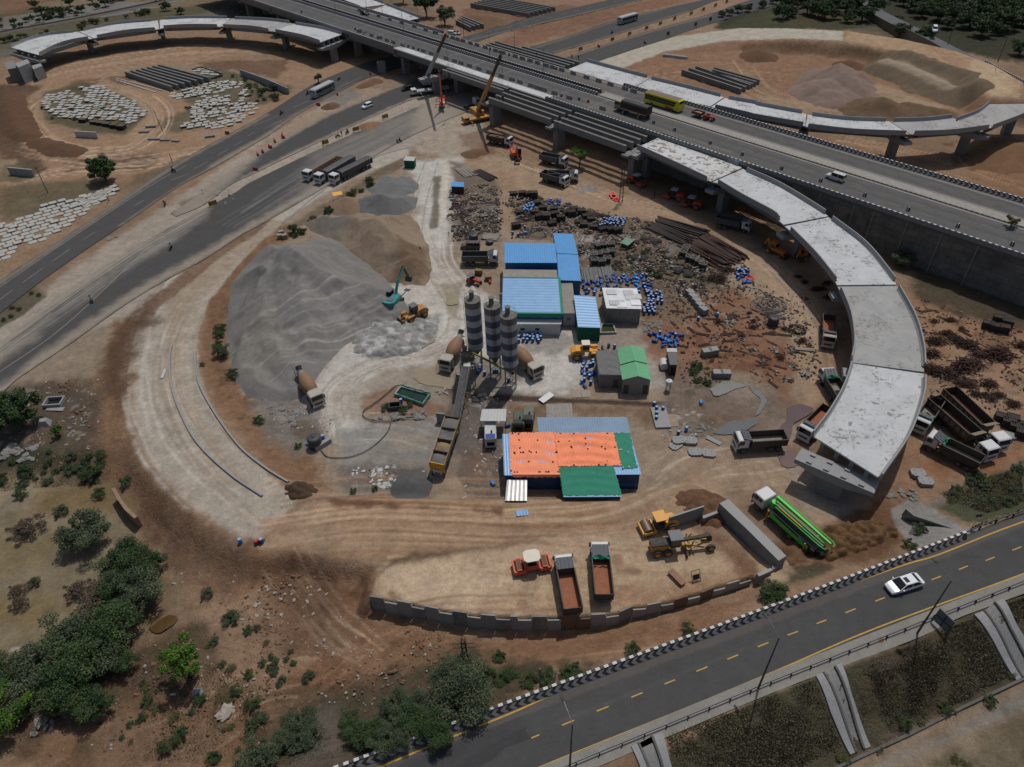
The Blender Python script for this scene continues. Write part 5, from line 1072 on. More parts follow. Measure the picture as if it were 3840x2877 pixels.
def ci(lB,px0,px1,z,cap,aX,loc=None,w=1.9,l=4.2,h=2.3,name='generator'):
 a=G(*px0);b=G(*px1);rz=atan2(b.y-a.y,b.x-a.x);r=tg(name,lB,'generator',(a+b)/2,rz)
 X_bev('housing',aX,r,-l/2,l/2,-w/2,w/2,.25,h,.08);X_box('base_frame',Q,r,-l/2+.1,l/2-.1,-w/2+.08,w/2-.08,0,.25)
 X_box('top_grille',cap,r,l/2-1.1,l/2-.1,-w/2+.15,w/2-.15,h,h+.06)
 X_cyl('exhaust',Q,r,(l/2-1.4,.2,h),(l/2-1.4,.2,h+.45),.14)
 for s in(-1,1):
  for k in rg(3):X_box('side_door',cap if name=='' else aX,r,-l/2+.3+k*1.2,-l/2+1.2+k*1.2,s*(w/2+.0),s*(w/2+.03),.6,h-.3)
 X_box('vent',aS,r,l/2,l/2+.04,-w/2+.35,w/2-.35,.7,1.5);return r
ci('white generator with a blue grille standing under the canopy',Z2((625,330))[0],Z2((628,445))[0],0,I('blue_grille',(40,70,140),.6),bW)
ci('dark green generator set, left of two behind the canopy',Z2((903,225))[0],Z2((900,300))[0],0,Q,I('olive_sheet',(74,82,70),.6,var=.15),w=1.9,l=3.2,h=2.2)
ci('tall grey green generator set, right of two behind the canopy',Z2((1000,195))[0],Z2((990,270))[0],0,Q,I('olive_sheet2',(96,100,90),.6,var=.15),w=1.8,l=3.4,h=2.6)
aH('guard_hut','tiny green walled guard hut with a white roof by the haul road',T(1,0,'1262 1296 1345 1300 1332 1335 1243 1330'),[2.5,2.5,2.3,2.3],bW,dY,cat='hut',sp=.5)
aH('scrap_shelter','small bright blue sheet roof above rusty walls in the scrap yard',T(1,0,'1640 1508 1745 1510 1745 1550 1637 1545'),[2.4,2.4,2.2,2.2],cz,I('rust_wall',(72,52,46),.85,var=.3,sK=.4),cat='hut',sp=.5)
aH('scrap_shelter','low tilted green painted sheet with rust patches among the pipes',T(2,1,'985 418 1065 440 1005 490 945 465'),[1.4,1.4,1.0,1.0],I('green_rusty',(96,150,126),.7,var=.25,dS=.5,dC=(150,110,90)),eq,cat='hut',sp=.5)
SG=I('silo_grey_blue',(76,92,108),.6,var=.10,s_c=1.5,sK=.25);SW=I('silo_white',(176,176,182),.6,var=.08,s_c=1.5,sK=.3);SD=I('silo_dusty_top',(112,111,105),.85,var=.15,s_c=2)
def ee(eW,lB,zt,zb,rad,topz=1.0):
 g=G(*eW);r=tg('cement_silo',lB,'silo',g,0,'cement silos of the batching plant');n=28
 mb=MB();mb.mi=0;mb.lathe((0,0,0),[(.22,zb-2.2),(rad*.5,zb-1.2),(rad,zb)],n,caps=True);bd('hopper',mb,SD,r,smooth=True)
 nb=8;h=(zt-zb)/nb
 mb=MB()
 ac=[[(rad*cos(2*PI*i/n),rad*sin(2*PI*i/n),zb+h*k)for i in rg(n)]for k in rg(nb+1)];mb.loft(ac,caps=False)
 for i in rg(len(mb.m)):k=i//n;mb.m[i]=2 if k==nb-1 else(1 if k%2==0 else 0)
 bd('shell',mb,[SG,SW,SD],r,smooth=True)
 XS_lathe('top_cone',SD,r,(0,0,zt),[(rad+.03,-.08),(rad+.03,.02),(rad*.3,.28),(.02,.32)],n)
 mb=MB();mb.cyl((-.1,.1,zt+.1),(-.1,.1,zt+1.5),.42,n=16);mb.cyl((-.1,.1,zt+1.5),(-.1,.1,zt+1.62),.5,n=16);bd('filter',mb,SD,r,smooth=True)
 for k in rg(4):
  a=PI/4+k*PI/2;x,y=rad*.92*cos(a),rad*.92*sin(a);X_cyl('leg',aB,r,(x,y,-.2),(x,y,zb+.6),.11,n=8)
 mb=MB()
 for k in rg(4):
  a=PI/4+k*PI/2;b=a+PI/2;p=V3((rad*.92*cos(a),rad*.92*sin(a),0));q=V3((rad*.92*cos(b),rad*.92*sin(b),0))
  for z0,z1 in((.6,2.4),(2.4,.6)):mb.beam(p+V3((0,0,z0)),q+V3((0,0,z1)),.07)
 bd('bracing',mb,aB,r)
 mb=MB();a=R(185)if 'left' in lB else R(275);ux,uy=cos(a),sin(a);d=V3((-uy,ux,0))*.22;o=V3((ux,uy,0))*(rad+.18)
 mb.beam(o-d,o-d+V3((0,0,zt+.5)),.05);mb.beam(o+d,o+d+V3((0,0,zt+.5)),.05)
 z=.5
 while z<zt:mb.beam(o-d+V3((0,0,z)),o+d+V3((0,0,z)),.035);z+=.4
 bd('ladder',mb,Q,r)
 mb=MB();O=[(rad*.96*cos(2*PI*i/16),rad*.96*sin(2*PI*i/16),zt+.75)for i in rg(17)];mb.tube(O,.025,4);
 for i in rg(0,16,2):mb.beam(O[i],(O[i][0],O[i][1],zt),.03)
 bd('railing',mb,Q,r);return r
Zs=lambda x,y:(1600+x/3.682,1050+y/3.682);Z4=lambda x,y:(1600+x/4.873,1300+y/4.873);Z5=lambda x,y:(1550+x/4.477,1480+y/4.477)
ee(Zs(700,1205),'leftmost of the three striped cement silos, with a ladder down its left side',15.2,5.0,1.43)
ee(Zs(955,1315),'middle striped cement silo, its white bands stained brown',15.5,5.2,1.43)
ee(Zs(1163,1445),'nearest striped cement silo, right of the other two',15.4,5.0,1.43)
ca=V3(P(*Z5(720,372),2.3));cb=V3(P(*Z4(712,360),6.4));r=tg('conveyor','inclined belt conveyor climbing from the aggregate bins to the mixer tower','conveyor',(0,0,0));d=(cb-ca);L=d.length;u=d.normalized();s=V3((u.y,-u.x,0)).normalized();up=s.cross(u)
if up.z<0:up=-up
X_loft('belt',I('conveyor_belt',(78,80,82),.85,var=.2,s_c=3,dS=.4),r,[[ca-s*.5+up*.1,ca-s*.2,ca+s*.2,ca+s*.5+up*.1],[cb-s*.5+up*.1,cb-s*.2,cb+s*.2,cb+s*.5+up*.1]],caps=False,closed=False)
for k in(-1,1):
 mb=MB();a=ca+s*k*.62;b=cb+s*k*.62;mb.beam(a,b,.09);mb.beam(a-up*.75,b-up*.75,.09);n=int(L/1.1)
 for i in rg(n+1):p=a.lerp(b,i/n);mb.beam(p,p-up*.75,.06);
 for i in rg(n):mb.beam(a.lerp(b,i/n),a.lerp(b,(i+1)/n)-up*.75,.05)
 bd('truss',mb,aB,r)
for f in(.35,.68,.97):
 p=ca.lerp(cb,f)-up*.7
 for k in(-1,1):X_beam('leg',aB,r,p+s*k*.6,V3((p.x,p.y,-.2))+s*k*1.3+u*.3,.1)
sa=V3((*P(*Z4(505,1045),0.)[:2],.0));sb=V3(P(*Z4(585,495),5.2));r=tg('steel_stair','long steel stair climbing beside the belt conveyor','stair',(0,0,0));s2=V3(((sb-sa).y,-(sb-sa).x,0)).normalized()
for k in(-1,1):mb=MB();mb.beam(sa+s2*k*.42,sb+s2*k*.42,.08,.2);mb.beam(sa+s2*k*.42+V3((0,0,1)),sb+s2*k*.42+V3((0,0,1)),.05);bd('stringer',mb,aB,r)
for i in rg(22):p=sa.lerp(sb,(i+.5)/22);X_beam('tread',I('tread_dusty',(150,144,134),.8),r,p-s2*.42,p+s2*.42,.32,.05)
g=G(*Z4(770,520));t=V3(P(*Z4(740,190),5.4));r=tg('mixer_tower','steel mixer platform at the head of the conveyor beside the left silo','mixing plant',(t.x,t.y,0))
X_box('platform',aB,r,-1.3,1.3,-1.6,1.6,4.4,4.55)
X_bev('mixer_housing',I('dusty_ochre',(96,88,66),.85,var=.25,dS=.5),r,-1.0,1.0,-.9,.9,4.55,6.2,.15)
mb=MB();mb.cyl((-.5,.9,6.2),(-.5,.9,7.1),.4);mb.cyl((.5,.6,6.2),(.5,.6,6.9),.3);bd('dust_filter',mb,SD,r)
for x in(-1.2,1.2):
 for y in(-1.5,1.5):X_beam('leg',aB,r,(x,y,-.2),(x,y,4.4),.18)
mb=MB();O=K_(3,'-1.3 -1.6 5.5 1.3 -1.6 5.5 1.3 1.6 5.5 -1.3 1.6 5.5 -1.3 -1.6 5.5')
for a,b in zip(O,O[1:]):mb.beam(a,b,.05);mb.beam(a,(a[0],a[1],4.5),.05)
bd('railing',mb,aB,r)
X_box('chute_cover',bW,r,-.6,.6,-2.6,-1.5,5.0,5.3)
a=V3(P(*Z4(815,105),6.6));b=V3(P(*Z4(1540,470),2.6));r=tg('screw_conveyor','dirty yellow screw feeder tube slanting under the silos','conveyor',(0,0,0));XS_cyl('tube',I('dirty_yellow',(128,112,56),.7,var=.25,dS=.4),r,a,b,.2,n=10);X_cyl('motor',Q,r,b-(b-a).normalized()*.3,b+(b-a).normalized()*.6,.28,n=10)
c=[V3(P(*Z5(*q),3.1))for q in((530,365),(775,402),(512,1192),(265,1140))];cc=sum(c,V3())/4;cc.z=0;r=tg('aggregate_bins','long row of open aggregate hoppers filled with grey stone and brown sand, yellow front','hopper',cc);c=[v-cc for v in c]
eX=I('bin_steel',(84,66,54),.8,var=.3);YBIN=I('bin_yellow',(206,150,36),.55,var=.15,dS=.2);cW=I('stone_fill',(112,111,108),.95,var=.25,s_c=3,bump=.6);eY=I('sand_fill',(142,122,98),.95,var=.2,s_c=3,bump=.5)
def bl(u,v,z):p=c[0].lerp(c[1],u).lerp(c[3].lerp(c[2],u),v);return V3((p.x,p.y,z))
for u_ in(0,1):
 mb=MB();e=.05 if u_ else-.05;mb.hexa([bl(u_-.03,0,2.2),bl(u_+.03,0,2.2),bl(u_+.03,1,2.2),bl(u_-.03,1,2.2),bl(u_-.03,0,3.15),bl(u_+.03,0,3.15),bl(u_+.03,1,3.15),bl(u_-.03,1,3.15)]);bd('side_wall',mb,I('bin_tan',(128,108,74),.8,var=.2)if u_ else I('bin_beige',(150,132,106),.8),r)
for i,v in en((0,.25,.5,.75,1)):
 X_hexa('divider',YBIN if v==1 else eX,r,[bl(.0,v-.006,1.4),bl(1,v-.006,1.4),bl(1,v+.006,1.4),bl(0,v+.006,1.4),bl(.0,v-.006,3.3),bl(1,v-.006,3.3),bl(1,v+.006,3.3),bl(0,v+.006,3.3)])
for i,(m,h0,h1)in en(((cW,3.25,2.9),(cW,2.4,2.9),(eY,3.3,2.6),(cW,3.3,2.7))):
 mb=MB();aC=[]
 for a_ in rg(9):
  eV=[]
  for b_ in rg(9):
   u_=.04+.92*a_/8;v=(i+.03+.94*b_/8)/4;p=bl(u_,v,0);w_=sin(PI*a_/8)*sin(PI*b_/8);p.z=h1*(1-w_)+h0*w_+ru(-.05,.05);eV.append(aj(p))
  aC.append(eV)
 mb.loft(aC,caps=False,closed=False);bd('aggregate_fill',mb,m,r,smooth=True)
X_loft('hopper_body',eX,r,[[bl(0,0,2.3),bl(1,0,2.3),bl(1,1,2.3),bl(0,1,2.3)],[bl(.25,0.02,1.1),bl(.75,.02,1.1),bl(.75,.98,1.1),bl(.25,.98,1.1)]])
for v in(0.02,.25,.5,.75,.98):
 for u_ in(.1,.9):X_beam('leg',Q,r,bl(u_,v,-.2),bl(u_,v,2.3),.16)
e=(c[2]-c[3]).normalized();f=(c[3]-c[0]);f.z=0;f.normalize();p=bl(.5,1,0)+f*.15
mb=MB();mb.hexa([p-e*.75+V3((0,0,1.0)),p+e*.75+V3((0,0,1.0)),p+e*.75+f*.04+V3((0,0,1.0)),p-e*.75+f*.04+V3((0,0,1.0)),p-e*.75+V3((0,0,1.9)),p+e*.75+V3((0,0,1.9)),p+e*.75+f*.04+V3((0,0,1.9)),p-e*.75+f*.04+V3((0,0,1.9))]);o=bd('name_plate',mb,bW,r)
mb=MB();p=p+f*.05;mb.hexa([p-e*.5+V3((0,0,1.1)),p+e*.5+V3((0,0,1.1)),p+e*.5+f*.01+V3((0,0,1.1)),p-e*.5+f*.01+V3((0,0,1.1)),p-e*.5+V3((0,0,1.35)),p+e*.5+V3((0,0,1.35)),p+e*.5+f*.01+V3((0,0,1.35)),p-e*.5+f*.01+V3((0,0,1.35))]);bd('lettering_band',mb,do,o)
a=G(*Z5(405,460));b=G(*Z5(545,478));d_=MB();d=(b-a).normalized();n=V3((-d.y,d.x,0))*.2;d_.hexa([a-n-V3((0,0,.3)),b-n-V3((0,0,.3)),b+n-V3((0,0,.3)),a+n-V3((0,0,.3)),a-n+V3((0,0,2.2)),b-n+V3((0,0,2.2)),b+n+V3((0,0,2.2)),a+n+V3((0,0,2.2))]);aL(bd('block_wall',d_,ak),'short concrete wall panel at the head of the aggregate bins','wall')
dv=I('tyre_rubber',(42,41,40),.9,var=.2,s_c=3,dS=.45);RIM=I('wheel_rim',(110,100,90),.6,.2,var=.2,dS=.3);cj=I('cab_white',(205,207,208),.4,var=.05,s_c=2,dS=.14);cX=I('cab_dusty_white',(176,170,158),.6,var=.12,s_c=2,dS=.5);aa=I('chassis_dark',(48,46,44),.8,var=.25,dS=.35)
BEDG=I('bed_grey_steel',(66,64,61),.7,.15,var=.25,s_c=2,dS=.35,dC=(110,98,86));dw=I('bed_floor_rust',(150,92,60),.85,var=.22,s_c=1.5,dS=.3,dC=(120,104,96));eZ=I('bed_floor_grey',(138,130,116),.9,var=.2);cA=I('headlamp',(210,212,210),.2,var=.02);e0=I('black_tarpaulin',(44,42,42),.6,var=.25,bump=.5,s_c=2);cY=I('red_paint',(176,42,34),.5,var=.12,dS=.2);ORV=I('orange_red_paint',(208,84,44),.5,var=.1,dS=.12);YLW=I('machine_yellow',(216,154,52),.5,var=.12,s_c=2,dS=.15);er=I('machine_ochre',(176,124,58),.6,var=.2,dS=.2);ef=I('teal_paint',(38,134,136),.5,var=.12,dS=.18);cZ=I('lime_green_paint',(70,196,62),.42,var=.07,dS=.05);c3=I('cream_canopy',(216,208,192),.6,var=.06);a9=I('grey_canopy',(92,98,106),.55,var=.12,dS=.2)
def wh(r,x,y,rad=.5,w=.3,rim=RIM,name='wheel',z=None):
 z=rad if z is None else z;mb=MB();s=1 if y>0 else-1
 mb.lathe((x,y-w/2,z),[(rad*.55,0),(rad*.92,0),(rad,w*.15),(rad,w*.85),(rad*.92,w),(rad*.55,w)],16,axis='y');o=bd(name,mb,dv,r,smooth=True)
 m2=MB();m2.lathe((x,y+s*w/2-(.0 if s>0 else.04),z),[(rad*.56,0),(rad*.5,.04)],12,axis='y');bd('rim',m2,rim,o);return o
def eg(r,xf,L=1.9,W=2.35,z0=.95,z1=2.95,m=cj,glass=an,bump=True,vis=True,z00=None):
 h=z1-z0;mb=MB();pr=[(xf-L,z0),(xf-.02,z0),(xf,z0+h*.45),(xf-.22,z1-.12),(xf-.42,z1),(xf-L+.12,z1),(xf-L,z1-.12)]
 ac=[[(x,-W/2+.06,z0+(z-z0)*.985)for x,z in pr],[(x,-W/2,z)for x,z in pr],[(x,W/2,z)for x,z in pr],[(x,W/2-.06,z0+(z-z0)*.985)for x,z in pr]]
 mb.loft([[(x,-W/2+.10,z-(.06 if z>z0+h*.5 else 0))for x,z in pr],[(x,-W/2,z-(.1 if z>=z1-.13 else 0))for x,z in pr],[(x,-W/2+.12,z)for x,z in pr],[(x,W/2-.12,z)for x,z in pr],[(x,W/2,z-(.1 if z>=z1-.13 else 0))for x,z in pr],[(x,W/2-.10,z-(.06 if z>z0+h*.5 else 0))for x,z in pr]]);o=bd('cab',mb,m,r)
 g=MB();a0=z0+h*.50;a1=z1-.22;f=lambda z:xf-(z-(z0+h*.45))/(h*.55-.12)*.22+.012
 g.quad((f(a0),-W/2+.15,a0),(f(a0),W/2-.15,a0),(f(a1),W/2-.2,a1),(f(a1),-W/2+.2,a1));bd('windscreen',g,glass,o)
 for s in(-1,1):
  g=MB();y=s*(W/2+.008);g.quad((xf-.35,y,z0+h*.48),(xf-1.15,y,z0+h*.48),(xf-1.15,y,z1-.28),(xf-.5,y,z1-.28));bd('side_window',g,glass,o)
  if L>2.0:X_quad('side_window',glass,o,(xf-1.3,y,z0+h*.52),(xf-1.75,y,z0+h*.52),(xf-1.75,y,z1-.32),(xf-1.3,y,z1-.32))
  X_box('mirror',aa,o,xf-.25,xf-.1,s*(W/2+.12)-.09,s*(W/2+.12)+.09,z0+h*.42,z1-.35)
  X_box('headlight',cA,r,xf-.03,xf+.07,s*W*.37-.22,s*W*.37+.22,z0-.22,z0+.02)
 X_box('bumper',m if m is not cX else cX,r,xf-.12,xf+.05,-W/2,W/2,z0-.5,z0-.02)
 X_box('grille',aa,r,xf-.015,xf+.03,-W*.32,W*.32,z0+.12,z0+.42)
 return o
def aI(r,x0,x1,z=.75,w=.85):
 mb=MB()
 for s in(-1,1):mb.box(x0,x1,s*w/2-.08,s*w/2+.08,z,z+.28)
 for k in rg(5):x=x0+(x1-x0)*(k+.5)/5;mb.box(x-.08,x+.08,-w/2,w/2,z+.04,z+.2)
 bd('chassis',mb,aa,r);X_box('fuel_tank',aa,r,x1-2.6,x1-1.9,-1.15,-.6,.55,1.05)
def bM(r,x0,x1,W,z0,z1,m,fl,ribs=7,t=.07,name='dump_body',tail=True,slopefront=True,load=None,lip=None):
 mb=MB();mb.box(x0,x1,-W/2,W/2,z0,z0+.08)
 for s in(-1,1):mb.box(x0,x1,s*W/2-t/2,s*W/2+t/2,z0,z1);
 mb.box(x1-t,x1,-W/2,W/2,z0,z1+.1);mb.box(x0,x0+t,-W/2,W/2,z0,z1-.05)
 for s in(-1,1):
  mb.box(x0,x1,s*W/2-.07,s*W/2+.09,z1-.02,z1+.06)if s>0 else mb.box(x0,x1,-W/2-.09,-W/2+.07,z1-.02,z1+.06)
  for k in rg(ribs):x=x0+(x1-x0)*(k+.5)/ribs;a,b=sorted((s*W/2,s*(W/2+.1)));mb.box(x-.06,x+.06,a,b,z0+.02,z1-.02)
 o=bd(name,mb,m,r);X_box('floor',fl,o,x0+t,x1-t,-W/2+t,W/2-t,z0+.09,z0+.10)
 if load:
  g=MB();aC=[[(x0+.2+(x1-x0-.4)*i/8,-W/2+.1+(W-.2)*j/6,z1-.35+.35*sin(PI*i/8)*sin(PI*j/6)+ru(-.06,.06))for j in rg(7)]for i in rg(9)];g.loft(aC,caps=False,closed=False);bd('load',g,load,o,smooth=True)
 return o
def ae(cabm=cj,bed=BEDG,fl=dw,load=None,net=False,L=8.2,canopy=True,bh=1.35,canm=None,sleeper=False):
 def f():
  r=tg('dump_truck','x','dump truck');xf=L/2;xb=-L/2
  aI(r,xb+.3,xf-.4);eg(r,xf,1.95,m=cabm)
  bM(r,xb,xf-2.35,2.35,1.25,1.25+bh,bed,fl,load=load)
  if canopy:
   mb=MB();z=1.25+bh+.5;x0=xf-2.4;mb.hexa([(x0,-1.15,z-.45),(xf-1.0,-1.1,z+.12),(xf-1.0,1.1,z+.12),(x0,1.15,z-.45),(x0,-1.15,z-.37),(xf-1.0,-1.1,z+.20),(xf-1.0,1.1,z+.20),(x0,1.15,z-.37)])
   for k in rg(5):y=-1.05+k*.525;mb.hexa([(x0,y-.04,z-.37),(xf-1.0,y-.04,z+.20),(xf-1.0,y+.04,z+.20),(x0,y+.04,z-.37),(x0,y-.04,z-.30),(xf-1.0,y-.04,z+.27),(xf-1.0,y+.04,z+.27),(x0,y+.04,z-.30)])
   bd('cab_guard',mb,canm or a9,r)
  if net:
   mb=MB();aC=[[(xf-2.5-.35*i/3-.1*sin(j*1.7),-1.2+2.4*j/10,1.25+bh+.35-.35*i/3-.12*sin(j*.9+i))for j in rg(11)]for i in rg(4)];mb.loft(aC,caps=False,closed=False);bd('rolled_net',mb,cg,r)
  wh(r,xf-1.25,1.05);wh(r,xf-1.25,-1.05)
  for x in(xb+1.2,xb+2.5):
   for s in(-1,1):wh(r,x,s*.95,.5,.5)
  for s in(-1,1):
   X_prism('mudguard',aa,r,[(xf-1.95,.95),(xf-1.85,1.12),(xf-.65,1.12),(xf-.55,.95)],s*1.17-.1,s*1.17+.1)
   X_box('tail_light',cY,r,xb-.02,xb+.03,s*.9-.12,s*.9+.12,1.0,1.12)
  return r
 return f
def V(px):return G(*px)
def put(key,cQ,dA,cB,lB,gP=None,L=None,z=None,rot=None):
 """place by ground pixels of the rear and front end"""
 if z is None:a,b=G(*dA),G(*cB)
 else:a,b=V3(P(*dA,z)),V3(P(*cB,z))
 return pq(key,cQ,(a+b)/2,atan2(b.y-a.y,b.x-a.x),lB,gP)
TG='tipper trucks parked about the site'
ZA=lambda x,y:(1900+x/3.682,2000+y/3.682)
tp1=ae();tp2=ae(net=True,fl=dw);tp3=ae(fl=eZ);tp4=ae(net=True,fl=eZ);e1=ae(bed=I('bed_blue_grey',(74,80,84),.65,.15,var=.2,dS=.3),fl=aa,canopy=True);tp6=ae(fl=aa,load=I('soil_load',(112,84,62),.95,var=.3));tp7=ae(cabm=cX,bed=I('bed_brown',(70,58,52),.7,var=.25,dS=.4,dC=(110,98,84)),fl=dw)
put('tp1',tp1,ZA(905,1150),ZA(775,480),'tipper in the sandy bay with a rust floored bed and a ribbed grey cab guard',TG)
put('tp2',tp2,ZA(1330,930),ZA(1270,330),'right tipper in the sandy bay, green net rolled behind its cab',TG)
put('tp5',e1,T(1,1,1755,640),T(1,1,2010,640),'large tipper side on, left of the tall blue shed',TG)
put('tp6',tp6,T(1,0,1975,1185),T(1,0,2115,1215),'loaded grey tipper with soil in its bed near the yellow crane',TG)
put('tp5',e1,T(2,0,300,1345),T(2,0,480,1385),'grey tipper left of the small green tree, uppermost of three',TG)
put('tp5',e1,T(2,0,375,1500),T(2,0,560,1505),'grey tipper half hidden behind the lowest of three',TG)
put('tp5',e1,T(2,0,305,1495),T(2,0,490,1550),'grey tipper, lowest and nearest of the three by the small tree',TG)
put('tp5',e1,T(2,1,1770,330),T(2,1,1965,370),'dark tipper in the shade under the second curved ramp span',TG)
put('tp3',tp3,T(3,2,170,560),T(3,2,-160,580),'tipper with a pale empty bed by the dark puddle left of the ramp end',TG)
put('tp1b',ae(fl=dw),T(3,2,560,330),T(3,2,370,520),'tipper with an orange bed floor half under the last ramp span',TG)
put('tp4',tp4,T(3,2,680,230),T(3,2,560,30),'tipper with green net parked left of the last ramp span',TG)
put('tp7',tp7,T(3,1,570,1130),T(3,1,570,1370),'tipper facing the camera in the shade below the fourth ramp span',TG)
put('tp4',tp4,T(3,2,1440,270),T(3,2,1330,440),'tipper peeking out on the right of the last ramp span',TG)
put('tp4',tp4,T(3,2,1720,720),T(3,2,1460,590),'tipper with green net right of the ramp, beside the two long ones',TG)
def ba():
 r=tg('tipper_trailer','x','truck');xf=6.6;xb=-6.6;eg(r,xf,2.2,m=cj);aI(r,xb+.2,xf-.4)
 bM(r,xb,xf-3.9,2.5,1.35,2.9,I('bed_framed',(58,54,50),.75,var=.25,dS=.3,dC=(130,118,102)),I('bed_floor_dark_rust',(92,58,44),.9,var=.25),ribs=8)
 mb=MB();
 for s in(-1,1):
  for k in rg(7):x=xb+.3+k*1.28;a,b=sorted((s*1.26,s*1.29));mb.box(x,x+.95,a,b,1.75,2.6)
 bd('side_panel',mb,I('panel_tan',(126,114,98),.8,var=.2),r)
 X_hexa('front_guard',I('panel_tan',(126,114,98),.8),r,[(xf-4.0,-1.2,2.95),(xf-3.2,-1.2,3.25),(xf-3.2,1.2,3.25),(xf-4.0,1.2,2.95),(xf-4.0,-1.2,3.05),(xf-3.2,-1.2,3.35),(xf-3.2,1.2,3.35),(xf-4.0,1.2,3.05)])
 for x in(xf-1.3,xf-3.3,xf-4.6,xb+3.6,xb+2.3,xb+1.0):
  for s in(-1,1):wh(r,x,s*1.0,.5,.4)
 return r
put('lt',ba,T(3,2,1470,300),T(3,2,1850,640),'long tipper trailer with framed sides, nearer of the pair on the right','long tipper trailers on the right')
put('lt',ba,T(3,2,1600,230),T(3,2,1940,560),'long tipper trailer with framed sides, farther of the pair on the right','long tipper trailers on the right')
DRUM=I('mixer_drum_tan',(140,108,80),.7,var=.15,s_c=1.5,dS=.35,dC=(120,92,70));e2=I('mixer_drum_grey',(128,124,118),.7,var=.2)
def bb():
 r=tg('mixer_truck','x','mixer truck');xf=4.4;xb=-4.4;eg(r,xf,1.95,m=cX);aI(r,xb+.3,xf-.4)
 i=MB();bS=K_(2,'.6 0 1.0 .35 1.3 1.3 1.36 2.4 1.22 3.3 .85 4.5 .55 5.2 .56 5.5')
 i.lathe((0,0,0),bS,24,axis='z');M=Mx.Translation((1.9,0,1.75))@Mx.Rotation(R(-76),4,'Y');i.xf(M);
 for k in rg(len(i.m)):i.m[k]=1 if k>=24*5 else 0
 o=bd('drum',i,[DRUM,e2],r,smooth=True)
 X_box('drum_support',aa,r,1.7,2.35,-.9,.9,1.1,2.1);XS_cyl('water_tank',I('tank_grey',(150,152,148),.5),r,(2.15,-.8,2.45),(2.15,.8,2.45),.33,n=12)
 X_box('rear_support',aa,r,-3.5,-2.9,-.7,.7,1.0,2.3)
 X_cyl('hopper',Q,r,(-3.55,0,3.4),(-4.2,0,3.75),.45,.6,n=12,caps=False);X_loft('chute',Q,r,[[(-4.1,-.3,2.7),(-4.1,0,2.5),(-4.1,.3,2.7)],[(-5.1,-.25,1.7),(-5.1,0,1.55),(-5.1,.25,1.7)]],caps=False,closed=False)
 mb=MB();
 for y in(-.9,-.45):mb.beam((-4.15,y,1.0),(-4.15,y,3.9),.05)
 for k in rg(8):mb.beam((-4.15,-.9,1.2+k*.33),(-4.15,-.45,1.2+k*.33),.04)
 bd('ladder',mb,Q,r)
 wh(r,xf-1.25,1.05);wh(r,xf-1.25,-1.05)
 for x in(xb+1.2,xb+2.5):
  for s in(-1,1):wh(r,x,s*.95,.5,.5)
 mb=MB()
 for s in(-1,1):mb.box(xb+.5,xb+3.2,s*1.0-.28,s*1.0+.28,1.05,1.12)
 for s in(-1,1):X_box('mudguard',cX,r,xb+.5,xb+3.2,s*1.0-.28,s*1.0+.28,1.05,1.12)
 return r
MG='concrete mixer trucks of the batching plant'
put('mx',bb,T(1,1,1730,1330),T(1,1,1600,1530),'concrete mixer truck facing the camera, left of the silos',MG)
put('mx',bb,T(2,1,60,1420),T(2,1,245,1585),'concrete mixer truck parked right of the nearest silo',MG)
put('mx',bb,T(1,2,400,20),T(1,2,560,255),'concrete mixer truck by itself beside the gravel fan',MG)
def bN(load,bed=True):
 def f():
  r=tg('flatbed_trailer','x','trailer truck');xf=7.6;xb=-7.6;eg(r,xf,2.1,m=cj);aI(r,xb,xf-.4,z=.8)
  mb=MB();mb.box(xb,xf-3.0,-1.25,1.25,1.25,1.42)
  if not bed:
   mb=MB()
   for s in(-1,1):mb.box(xb,xf-3,s*1.15-.1,s*1.15+.1,1.15,1.4);mb.box(xb,xf-3,s*.5-.08,s*.5+.08,1.15,1.4)
   for k in rg(9):x=xb+.1+k*1.5;mb.box(x-.08,x+.08,-1.15,1.15,1.2,1.38)
  bd('trailer_bed',mb,d5 if not bed else aa,r)
  if load:
   mb=MB();aC=[]
   for x in np.linspace(xb+.1,xf-3.2,12):k=ru(-.05,.05);aC.append([(x,-1.22,1.42),(x,-1.26,2.65+k),(x,-.5,2.9+k),(x,.4,2.92+k),(x,1.26,2.7+k),(x,1.22,1.42)])
   mb.loft(aC);bd('tarp_load',mb,load,r)
  for x in(xf-1.4,xf-3.9,xf-5.1,xb+4.0,xb+2.7,xb+1.4):
   for s in(-1,1):wh(r,x,s*1.0,.5,.4)
  return r
 return f
ZF=lambda x,y:(1100+x/6.32,560+y/6.32)
DT=I('weathered_deck_load',(70,70,72),.7,var=.35,s_c=1.0,bump=.4,dS=.5,dC=(128,124,122));DT2=I('weathered_deck_load_dark',(60,60,63),.7,var=.35,s_c=1.2,bump=.4,dS=.4,dC=(130,128,128))
FG_='trailer trucks parked on the concrete strip'
put('fb1',bN(None,False),ZF(1170,260),ZF(270,800),'empty rusty frame trailer with a white cab, leftmost of three parked trucks',FG_)
put('fb2',bN(DT),ZF(1480,330),ZF(530,880),'flat loaded trailer truck in the middle of three parked trucks',FG_)
put('fb3',bN(DT2),ZF(1860,370),ZF(900,870),'flat loaded dark trailer truck, rightmost of three parked trucks',FG_)
def a6():
 r=tg('tractor_unit','x','truck');eg(r,2.9,2.2,m=cj);aI(r,-2.9,2.5)
 for x in(1.6,-1.0,-2.3):
  for s in(-1,1):wh(r,x,s*.95,.5,.42)
 X_box('coupling_plate',aa,r,-2.2,-.9,-.5,.5,1.05,1.25);return r
put('tu',a6,T(1,0,1760,905),T(1,0,1870,880),'white truck tractor without trailer behind the yellow crane')
